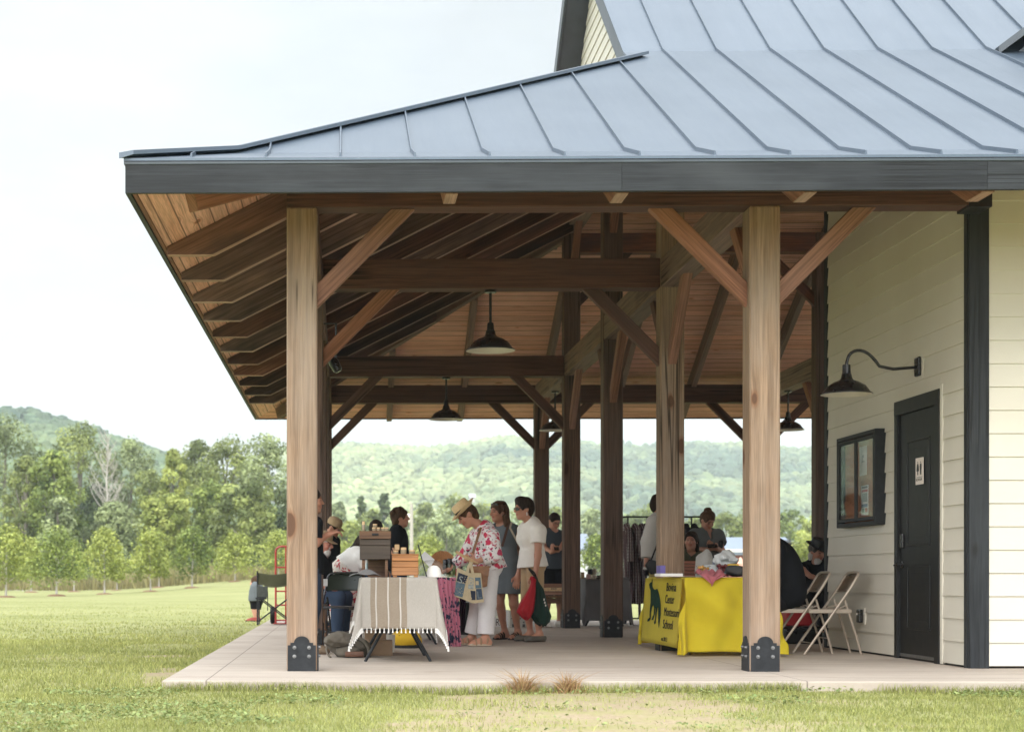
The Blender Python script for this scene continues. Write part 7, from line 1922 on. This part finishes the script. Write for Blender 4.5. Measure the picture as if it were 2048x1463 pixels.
# 5 man with curly hair seen in profile
p = stander('man with curly brown hair in black t-shirt seen in profile', 797, 1018, 8.5, (1, -.1, 0), (1, -.05, .06), None, False, None, .0, 1.05, SK)
def cu(S_, c, f, u, l):
    for i in range(9): a = i * .42 - .5; S_.ell(c + u * (.03 + .085 * math.cos(a)) - f * (.012 + .085 * math.sin(a)) + l * .035 * math.cos(2.4 * i), (.04, .055, .04), (f, l, u), .012)
    S_.ell(c - f * .075 - u * .06, (.045, .07, .06), (f, l, u), .02)
p.body(); p.hair('brown', 'short', cu, .016, .014); p.top(M['blacktee'], .022, .75, -.06, .068, .01); p.pants(M['denim'], .02, 1.95, .015); p.shoes(M['blackpaint'])
# 6 person bending over in white shirt and red floral skirt
J = joints(head=(731, 1090, 6.45), neck=(724, 1106, 6.5), pel=(694, 1138, 6.5), shL=(722, 1114, 6.67), shR=(722, 1114, 6.33), elL=(735, 1140, 6.7), elR=(735, 1142, 6.3), wrL=(752, 1148, 6.65), wrR=(752, 1150, 6.35), hipL=(692, 1146, 6.6), hipR=(692, 1146, 6.4), knL=(690, 1205, 6.62), knR=(688, 1205, 6.4), anL=(682, 1263, 6.62), anR=(678, 1263, 6.4), toeL=(706, 1270, 6.62), toeR=(702, 1270, 6.4))
J['anL'][2] = J['anR'][2] = .087
p = Person('person bending over the table in white shirt and red floral skirt', J, SK2, None, .01, True, (1, 0, 0), (.9, 0, -.45), (.4, 0, .9), 1.05, 1.15)
p.body([('L', (.9, 0, -.3), (0, 0, -1), .5), ('R', (.9, 0, -.3), (0, 0, -1), .5)])
def ph(S_, c, f, u, l): S_.cone(c - f * .08, c - f * .13 - u * .12, .05, .03, .03)
p.hair('dark', 'long', ph); p.top(M['white'], .025, .7, .02, .07, .03, wr=(.008, 7.))
p.part('skirt', M['redfloral'], lambda S_: (S_.ell(p.J['pel'] - p.fw * .02, (.155, .19, .16), (p.fw, p.l, p.up), .03), S_.skirt(p.J['pel'] + np.array([-.02, 0, .06]), p.J['pel'] + np.array([-.03, 0, -.62]), (.16, .19), (.2, .25), (np.array([1., 0, 0]), np.array([0, 1., 0])), .06, 8, .05, 1.)), (.008, 7.)); p.shoes(M['leather'])
# 7 man behind the first post raising an arm
p = stander('man in dark shirt and jeans mostly hidden behind the first timber post', 618, 979, 2.85, (1, .15, 0), None, None, False, dict(shR=(631, 1046, 2.7), elR=(633, 1085, 2.62), wrR=(655, 1069, 2.72)), .0, 1., SK2)
for n in ('elR', 'wrR'): pass
p.body([('R', (.8, .1, .3), (0, .2, -1), .7)]); p.hair('dark', 'short', None, .012); p.top(M['blacktee'], .02, .8, -.1, .07, .01); p.pants(M['denim'], .02, 1.95, .018); p.shoes(plain('brown_shoe', (.14, .1, .065), .7), .012, 'shoe', None, M['leather'])
# 8 man in tan cap
p = stander('man in tan cap with dark visor behind the second left post', 663, 1040, 8.6, (.95, -.3, 0), (.85, -.25, -.45), None, False, dict(), .0, 1., SK2)
p.body(); p.hair('dark', 'crop', None, .006); p.top(M['blacktee'], .02, .7, -.06, .07, .01); p.pants(M['denim'], .02, 1.95, .018); p.shoes(M['blackpaint']); hat(p, M['tancap'], None, cap=True, name='cap')
# seated helper
def sitter(label, px, pyh, Y, fwd, seatz=.46, headf=None, female=False, arms=None, lean=.06, bulk=1., skin=SK, h=.011, headu=None, hd=None, legout=.42):
    t = at(px, pyh, Y); f = unit(fwd); l = unit(np.cross((0, 0, 1.), f)); hz = t.z
    b = np.array([t.x, Y, 0.]) - f * (lean + .03)
    pel = b + np.array([0, 0, seatz + .13]); top = np.array([t.x, Y, hz])
    nk = top - np.array([0, 0, .155]) - f * .03; ax = unit(nk - pel)
    def q(o, x, y, z): return o + f * x + l * y + np.array([0, 0, z])
    J = dict(head=top, neck=nk, pel=pel, shL=q(nk, -.01, .175, -.05), shR=q(nk, -.01, -.175, -.05), hipL=q(pel, .03, .09, -.04), hipR=q(pel, .03, -.09, -.04), knL=q(pel, legout, .13, -.07), knR=q(pel, legout, -.13, -.07), anL=q(b, legout - .02, .14, .087), anR=q(b, legout - .02, -.14, .087), toeL=q(b, legout + .14, .16, .03), toeR=q(b, legout + .14, -.16, .03),
             elL=q(nk, .02, .25, -.32), elR=q(nk, .02, -.25, -.32), wrL=q(nk, .24, .16, -.38), wrR=q(nk, .24, -.16, -.38))
    for n, v in (arms or {}).items(): J[n] = A3(at(*v)) if abs(v[0]) > 20 else q(nk, *v)
    return Person(label, J, skin, None, h, female, fwd, headf, headu, 1., bulk)
def stool(p, lab):
    c = p.J['pel']; o = empty('stool', (c[0], c[1], 0), lab, 'stool')
    zs = c[2] - .2
    lathe('seat', [(.0001, 0), (.16, 0), (.17, .015), (.16, .03), (.0001, .035)], (c[0], c[1], zs), o, M['brwood'], 20)
    for a in (0.8, 2.4, 3.9, 5.5): tubes('leg', [([(c[0] + .13 * math.cos(a), c[1] + .13 * math.sin(a), zs), (c[0] + .18 * math.cos(a), c[1] + .18 * math.sin(a), 0)], .014)], o, M['brwood'])
# 9 old man with white beard and cap, seated
p = sitter('seated old man with white beard and tan visor cap near the black folding chair', 648, 1086, 6.0, (.95, -.3, 0), .45, (.9, -.35, -.2), False, None, .08, 1.05, (.40, .17, .12), legout=.33)
p.body(); p.hair('white', 'crop', lambda S_, c, f, u, l: None, .006)
p.part('beard', HAIR['white'], lambda S_: (S_.ell(p.J['head'] + p.hf * .06 - p.hu * .1, (.045, .055, .055), (p.hf, p.hl, p.hu), .02), S_.cone(p.J['head'] + p.hf * .088 - p.hu * .04 + p.hl * .03, p.J['head'] + p.hf * .088 - p.hu * .04 - p.hl * .03, .012, .012, .01)), (.006, 30.))
p.top(M['blacktee'], .02, .7, -.06, .07, .01); p.pants(M['denim'], .02, 1.95, .018); p.shoes(M['blackpaint']); hat(p, M['tancap'], None, cap=True, name='cap'); stool(p, 'wooden stool under the seated old man with white beard')
# 10 head behind the dark box
p = stander('dark haired person standing behind the dark wooden box', 752, 1044, 9.2, (0, -1, 0), (.2, -.9, -.4), None, False, None, 0., .92, SK2, width=.86)
p.body(); p.hair('dark', 'short', None, .014); p.top(M['blacktee'], .015, .6, -.06, .07, .01); p.pants(M['denim'], .016, 1.95, .01); p.shoes(M['blackpaint'])
# 11 person in off white shirt behind the interior post
p = stander('person in off white shirt with black crossbody bag behind the middle brown post', 1316, 990, 7.0, (.9, -.4, 0), (.9, -.35, -.15), None, False, dict(elR=(1295, 1083, 6.85), wrR=(1292, 1130, 6.8)), .0, 1.02, SK2)
p.body(); p.hair('dark', 'short', None, .014); p.top(M['offwhite'], .028, 1.7, -.12, .07, .03, wr=(.01, 6.), loose=.014); p.pants(cloth('mustard_cotton', (.33, .26, .09), .1), .02, 1.95, .018); p.shoes(M['blackpaint'])
o = empty('crossbody_bag', at(1303, 1132, 6.72), 'black crossbody bag on the person in off white shirt', 'bag')
bm = bmesh.new(); f0 = [at(1291, 1129, 6.7), at(1300, 1117, 6.7), at(1316, 1122, 6.68), at(1316, 1146, 6.68), at(1302, 1148, 6.7)]; A_ = [bm.verts.new(q_) for q_ in f0]; B_ = [bm.verts.new(q_ + Vector((0, .08, 0))) for q_ in f0]; bm.faces.new(A_); bm.faces.new(B_[::-1])
for i in range(5): bm.faces.new((A_[i], A_[(i + 1) % 5], B_[(i + 1) % 5], B_[i]))
bevel(bm, .012, 2); world_child(link('bag_body', bm_mesh(bm, 'bag_body', True), None, None, M['blackpaint']), o)
band('strap', [at(1302, 1120, 6.68), at(1313, 1092, 6.7), at(1322, 1060, 6.78), at(1325, 1044, 6.95)], .02, .005, M['blackpaint'], o, (1, 0, .3))
# 12 seated woman
p = sitter('seated woman with dark hair and olive top behind the yellow table', 1382, 1082, 8.2, (-.15, -1, 0), .46, (-.3, -.93, .1), True, None, .06, 1., SK2)
def bob(S_, c, f, u, l):
    for q in (1, -1): S_.cone(c - f * .02 + l * q * .07, c - f * .03 + l * q * .085 - u * .12, .035, .03, .03)
    S_.cone(c - f * .07, c - f * .08 - u * .13, .06, .05, .03)
p.body(); p.hair('dark', 'long', bob); p.top(M['olivetop'], .018, .6, -.04, .07, .01, vneck=.1); p.pants(M['denim'], .018, 1.95, .014); p.shoes(M['blackpaint']); stool(p, 'wooden stool under the seated woman in olive top')
# 13 woman with bun
p = stander('woman with hair bun in grey wrap top looking at her hands', 1413, 1024, 8.7, (.35, -.93, 0), (.3, -.8, -.5), None, True, dict(elL=(1444, 1100, 8.6), wrL=(1432, 1096, 8.38), elR=(1389, 1098, 8.65), wrR=(1416, 1098, 8.36)), .0, 1.05, SK2, width=1.05)
p.body([('L', (-.7, -.3, .4), (-.2, .5, .5), .7), ('R', (.8, -.3, .3), (.1, .6, .5), .7)])
p.hair('auburn', 'short', lambda S_, c, f, u, l: (S_.ell(c + u * .105 - f * .08 + l * .01, (.05, .055, .045), (f, l, u), .004), S_.ell(c + u * .13 - f * .06 - l * .035, (.03, .03, .025), (f, l, u), .004)), .014, .012)
p.top(M['greywrap'], .024, .55, -.1, .07, .02, 'wrap_top', (.009, 7.), .14, loose=.02); p.pants(M['denim'], .022, 1.95, .02); p.shoes(M['blackpaint'])
q = at(1425, 1091, 8.28); o = boxes('phone', [((q.x, q.y, q.z), (.13, .07, .012), Matrix.Translation(q) @ Matrix.Rotation(R(40), 4, 'X') @ Matrix.Translation(-q))], None, M['lampblack'], .003); solo(o, 'dark phone in the hands of the woman with hair bun', 'phone')
lump('scrunched_scarf', 1437, 1446, 1079, 1096, 8.5, .08, M['blackpaint'], 'black cloth over the elbow of the woman with hair bun', 'cloth', 3., .3)
# 14 person in black slumped on the folding chair
J = {k: np.array(v, float) for k, v in dict(head=(4.38, 2.98, 1.13), neck=(4.5, 3.0, 1.03), pel=(4.655, 3.05, .56), shL=(4.5, 2.8, .99), shR=(4.5, 3.22, .99), elL=(4.47, 2.76, .7), elR=(4.45, 3.28, .7), wrL=(4.36, 2.86, .56), wrR=(4.33, 3.16, .56), hipL=(4.62, 2.95, .52), hipR=(4.62, 3.15, .52), knL=(4.48, 2.86, .5), knR=(4.48, 3.26, .5), anL=(4.52, 2.86, .087), anR=(4.52, 3.26, .087), toeL=(4.4, 2.85, .03), toeR=(4.4, 3.27, .03)).items()}
p = Person('person in black jacket slumped on a beige folding chair behind the near post', J, SK2, None, .01, False, (-1, 0, 0), (-.8, 0, -.6), None, 1.2, 1.35)
p.body([('L', (-.8, .3, -.4), (0, .3, -1), .5), ('R', (-.8, -.3, -.4), (0, -.3, -1), .5)]); p.hair('dark', 'short', None, .014)
def jk(S_):
    p.torso(S_, .05, .08)
    for q_ in 'LR': p.arm(S_, q_, .035, 0, 1.85, .05, True)
    S_.ell(p.J['pel'] + p.up * .2 - p.fw * .05, (.2, .25, .3), (p.fw, p.l, p.up), .08); S_.ell(p.J['pel'] + p.up * .02 - p.fw * .0, (.19, .24, .13), (p.fw, p.l, p.up), .06)
    S_.ell(p.J['neck'] + p.up * .04 - p.fw * .02, (.085, .09, .05), (p.fw, p.l, p.up), .03)
    S_.plane((0, 0, .445), (0, 0, -1))
p.part('jacket', M['blacktee'], jk, (.012, 6.)); p.pants(M['darkshort'], .02, 1.95, .018); p.shoes(M['blackpaint'])
# 15 bearded man in black hat
p = sitter('bearded man in black hat and black shirt seated by the dark corner board', 1634, 1103, 6.9, (-.35, -.9, 0), .42, (.45, -.85, -.25), False, dict(elR=(1606, 1140, 6.75), wrR=(1622, 1152, 6.6)), .05, 1.1, SK2)
p.body([('R', (.8, -.3, -.2), (0, .3, -1), .5)]); p.hair('grey', 'crop', None, .008)
p.part('beard', HAIR['white'], lambda S_: (S_.ell(p.J['head'] + p.hf * .05 - p.hu * .1, (.05, .062, .07), (p.hf, p.hl, p.hu), .02), S_.ell(p.J['head'] - p.hf * .03 - p.hu * .06 + p.hl * -.06, (.04, .03, .06), (p.hf, p.hl, p.hu), .02)), (.007, 28.))
p.top(M['blacktee'], .022, .7, -.06, .07, .01); p.pants(M['darkshort'], .02, 1.95, .018); p.shoes(M['blackpaint']); hat(p, M['blackpaint'], None, .145, .11, -.1, .0); stool(p, 'stool under the bearded man in black hat')
# 16 small child out on the lawn beyond the camp chair
p = stander('small child in grey shirt and red shoes on the lawn beyond the camp chair', 512, 1158, 19., (-.9, .4, 0), None, .82, False, None, 0., 1., (.5, .27, .19))
p.body(feet=False); p.hair('brown', 'short', None, .012); p.top(M['greydress'], .014, .6, -.04, .065, .01); p.pants(M['darkshort'], .02, .95, .014, 'shorts'); p.shoes(plain('red_shoe', (.28, .05, .04), .6), .0)
p.o.location.z += gz(p.org[0], 19.)
# garments on the rail
def plaid(name, a, b, c):
    t = NT(name); co = t.coord(); s1 = t.n('TexWave', {'Vector': co, 'Scale': 14., 'Distortion': .6, 'Detail': 1}, bands_direction='Z').outputs[0]; s2 = t.n('TexWave', {'Vector': co, 'Scale': 9., 'Distortion': .6, 'Detail': 1}, bands_direction='X').outputs[0]
    col = t.mix(t.mapr(s1, .45, .55), a, b); col = t.mix(t.math('MULTIPLY', t.mapr(s2, .6, .7), t.mapr(s1, .5, .62)), col, c)
    return t.out(col, .9, t.bump(t.noise(co, 200, 2), .2, .004), 0, .2)
PL_ = [plaid('plaid_a', (.035, .025, .03), (.12, .06, .065), (.5, .46, .43)), plaid('plaid_b', (.03, .026, .034), (.09, .065, .07), (.4, .36, .36)), cloth('black_wool', (.018, .018, .022), .1)]
GL = ['leftmost plaid shirt on the clothes rail', 'long plaid dress with fringed belt second on the rail', 'dark plaid coat third on the rail', 'black jacket on the rail beside the off white shirt person', 'dark garment on the rail right of the brown post', 'small dark top at the right end of the rail']
for i, (px, wpx, y1, m_) in enumerate(((1253, 14, 1160, 0), (1270, 26, 1206, 0), (1283, 24, 1205, 1), (1292, 22, 1150, 2), (1372, 14, 1150, 2), (1389, 10, 1120, 2))):
    c = at(px, 1052, Yr); w_ = wpx / (FPX / (Yr - CY)) / 2; zb_ = at(px, y1, Yr).z; Lg = c.z - zb_
    o = empty('hanging_garment', (c.x, Yr, c.z), GL[i], 'garment', 'garments on the clothes rail')
    S_ = Sdf((c.x - .4, Yr - .35, zb_ - .05), (c.x + .4, Yr + .35, c.z + .1), .012)
    f_, l_ = np.array([1., 0, 0]), np.array([0, 1., 0]); tp = np.array([c.x, Yr, c.z])
    S_.cone(tp, tp + l_ * .19 - np.array([0, 0, .07]), .045, .04, .03); S_.cone(tp, tp - l_ * .19 - np.array([0, 0, .07]), .045, .04, .03)
    S_.skirt(tp - np.array([0, 0, .03]), tp - np.array([0, 0, Lg]), (w_ * .75, .16), (w_, .2), (f_, l_), .04, 8, .1, i * 1.3)
    for q in (1, -1): S_.cone(tp + l_ * q * .2 - np.array([0, 0, .08]), tp + l_ * q * .25 + f_ * (.03 + .04 * i % .07) - np.array([0, 0, min(.55, Lg * .75)]), .05, .045, .02, capb=True)
    S_.wrinkle(.01, 8., i)
    link('cloth', S_.mesh('cloth', (c.x, Yr, c.z)), o, None, PL_[m_])
    tubes('hanger', [([(0, 0, .03), (0, 0, .09)] + arc((0, 0, .09), (.03, 0, .14), (.0, 0, at(px, 1033, Yr).z - c.z + .02), 5), .003)], o, M['bolt'], 6, world=False)
    if i == 1: tubes('belt', [([(.02, -.2, -.75), (.03, -.21, -1.1), (.035, -.21, -1.42)], .022)], o, PL_[0], 8, world=False)
# ---------------------------------------------------------------- summer haze over the valley
bm = bmesh.new(); box(bm, (-2500, -100, -12), (2500, 2600, 260))
o = link('haze', bm_mesh(bm, 'haze'), None, None, None)
hm_ = bpy.data.materials.new('haze'); hm_.use_nodes = True; ht = hm_.node_tree; ht.nodes.clear()
pv = ht.nodes.new('ShaderNodeVolumePrincipled'); pv.inputs['Color'].default_value = (.88, .95, 1, 1); pv.inputs['Density'].default_value = .00024; pv.inputs['Anisotropy'].default_value = .0
oo = ht.nodes.new('ShaderNodeOutputMaterial'); ht.links.new(pv.outputs[0], oo.inputs['Volume'])
o.data.materials.append(hm_); tag(o, kind='stuff')
# ---------------------------------------------------------------- light, sky, camera
SUN_EL, SUN_AZ = 34, -16     # azimuth measured from -y (behind the camera) towards +x
sd = Vector((math.sin(R(SUN_AZ)) * math.cos(R(SUN_EL)), -math.cos(R(SUN_AZ)) * math.cos(R(SUN_EL)), math.sin(R(SUN_EL))))
sl = bpy.data.lights.new('sun', 'SUN'); sl.energy = 1.3; sl.angle = R(25); sl.color = (1, .965, .91)
so = bpy.data.objects.new('sun', sl); COL.objects.link(so)
so.rotation_euler = (-sd).to_track_quat('-Z', 'Y').to_euler()
so.location = (0, -20, 30)
wd = bpy.data.worlds.new('World'); SC.world = wd; wd.use_nodes = True
nt = wd.node_tree; nt.nodes.clear()
def wn(t, ins=None, **kw):
    n = nt.nodes.new('ShaderNode' + t)
    for k, v in kw.items(): setattr(n, k, v)
    for k, v in (ins or {}).items():
        if isinstance(v, bpy.types.NodeSocket): nt.links.new(v, n.inputs[k])
        else: n.inputs[k].default_value = v
    return n
sky = wn('TexSky', None, sky_type='NISHITA', sun_disc=False)
sky.sun_elevation = R(SUN_EL); sky.sun_rotation = math.atan2(sd.x, sd.y); sky.dust_density = 3; sky.air_density = 1.2
tc = wn('TexCoord')
mp = wn('Mapping', {'Vector': tc.outputs['Generated'], 'Scale': (1.2, 1.2, 3.5)})
nz = wn('TexNoise', {'Vector': mp.outputs[0], 'Scale': 1.6, 'Detail': 6, 'Roughness': .6})
rp = wn('MapRange', {0: nz.outputs[0], 1: .36, 2: .62, 3: .8, 4: .98})
# bright veil of cloud, brightest towards the sun
dt = wn('VectorMath', {0: tc.outputs['Generated'], 1: tuple(sd)}, operation='DOT_PRODUCT')
gl = wn('MapRange', {0: dt.outputs['Value'], 1: -.7, 2: 1., 3: 5.3, 4: 18.}, interpolation_type='SMOOTHSTEP')
cb = wn('Combine' + 'Color', {0: .925, 1: .965, 2: 1.0})
ml = wn('VectorMath', {0: cb.outputs[0], 'Scale': gl.outputs[0]}, operation='SCALE')
sz = wn('SeparateXYZ', {0: tc.outputs['Generated']})
zn = wn('MapRange', {0: sz.outputs[2], 1: .34, 2: .95, 3: 1., 4: 1.75}, interpolation_type='SMOOTHSTEP')     # an overcast sky is brightest overhead
nz2 = wn('TexNoise', {'Vector': mp.outputs[0], 'Scale': 2.6, 'Detail': 7, 'Roughness': .55})
cl = wn('MapRange', {0: nz2.outputs[0], 1: .38, 2: .62, 3: .89, 4: 1.07})
zc = wn('Math', {0: zn.outputs[0], 1: cl.outputs[0]}, operation='MULTIPLY')
ml2 = wn('VectorMath', {0: ml.outputs[0], 'Scale': zc.outputs[0]}, operation='SCALE')
mx = wn('Mix', {0: rp.outputs[0], 6: sky.outputs[0], 7: ml2.outputs[0]}, data_type='RGBA')
bg = wn('Background', {0: mx.outputs[2], 1: .12})
wn('OutputWorld', {0: bg.outputs[0]})
cd = bpy.data.cameras.new('camera'); co = bpy.data.objects.new('camera', cd); COL.objects.link(co)
co.location = (CX, CY, CZ); co.rotation_euler = (R(90), 0, -YAW)
cd.sensor_fit = 'HORIZONTAL'; cd.sensor_width = 36; cd.lens = FPX / 2048 * 36
cd.shift_x = (1024 - 631.1) / 2048; cd.shift_y = (1153 - 731.5) / 2048
cd.clip_start = .1; cd.clip_end = 12000
cd.dof.use_dof = True; cd.dof.focus_distance = 14.6; cd.dof.aperture_fstop = 3.2
SC.camera = co
SC.render.engine = 'CYCLES'
SC.view_settings.view_transform = 'Standard'; SC.view_settings.look = 'None'; SC.view_settings.exposure = 0.5; SC.view_settings.gamma = 1
SC.cycles.use_denoising = True
try: SC.cycles.denoiser = 'OPENIMAGEDENOISE'
except Exception: pass
SC.cycles.max_bounces = 10; SC.cycles.diffuse_bounces = 5; SC.cycles.transparent_max_bounces = 24; SC.cycles.volume_bounces = 1
SC.cycles.sample_clamp_indirect = 8
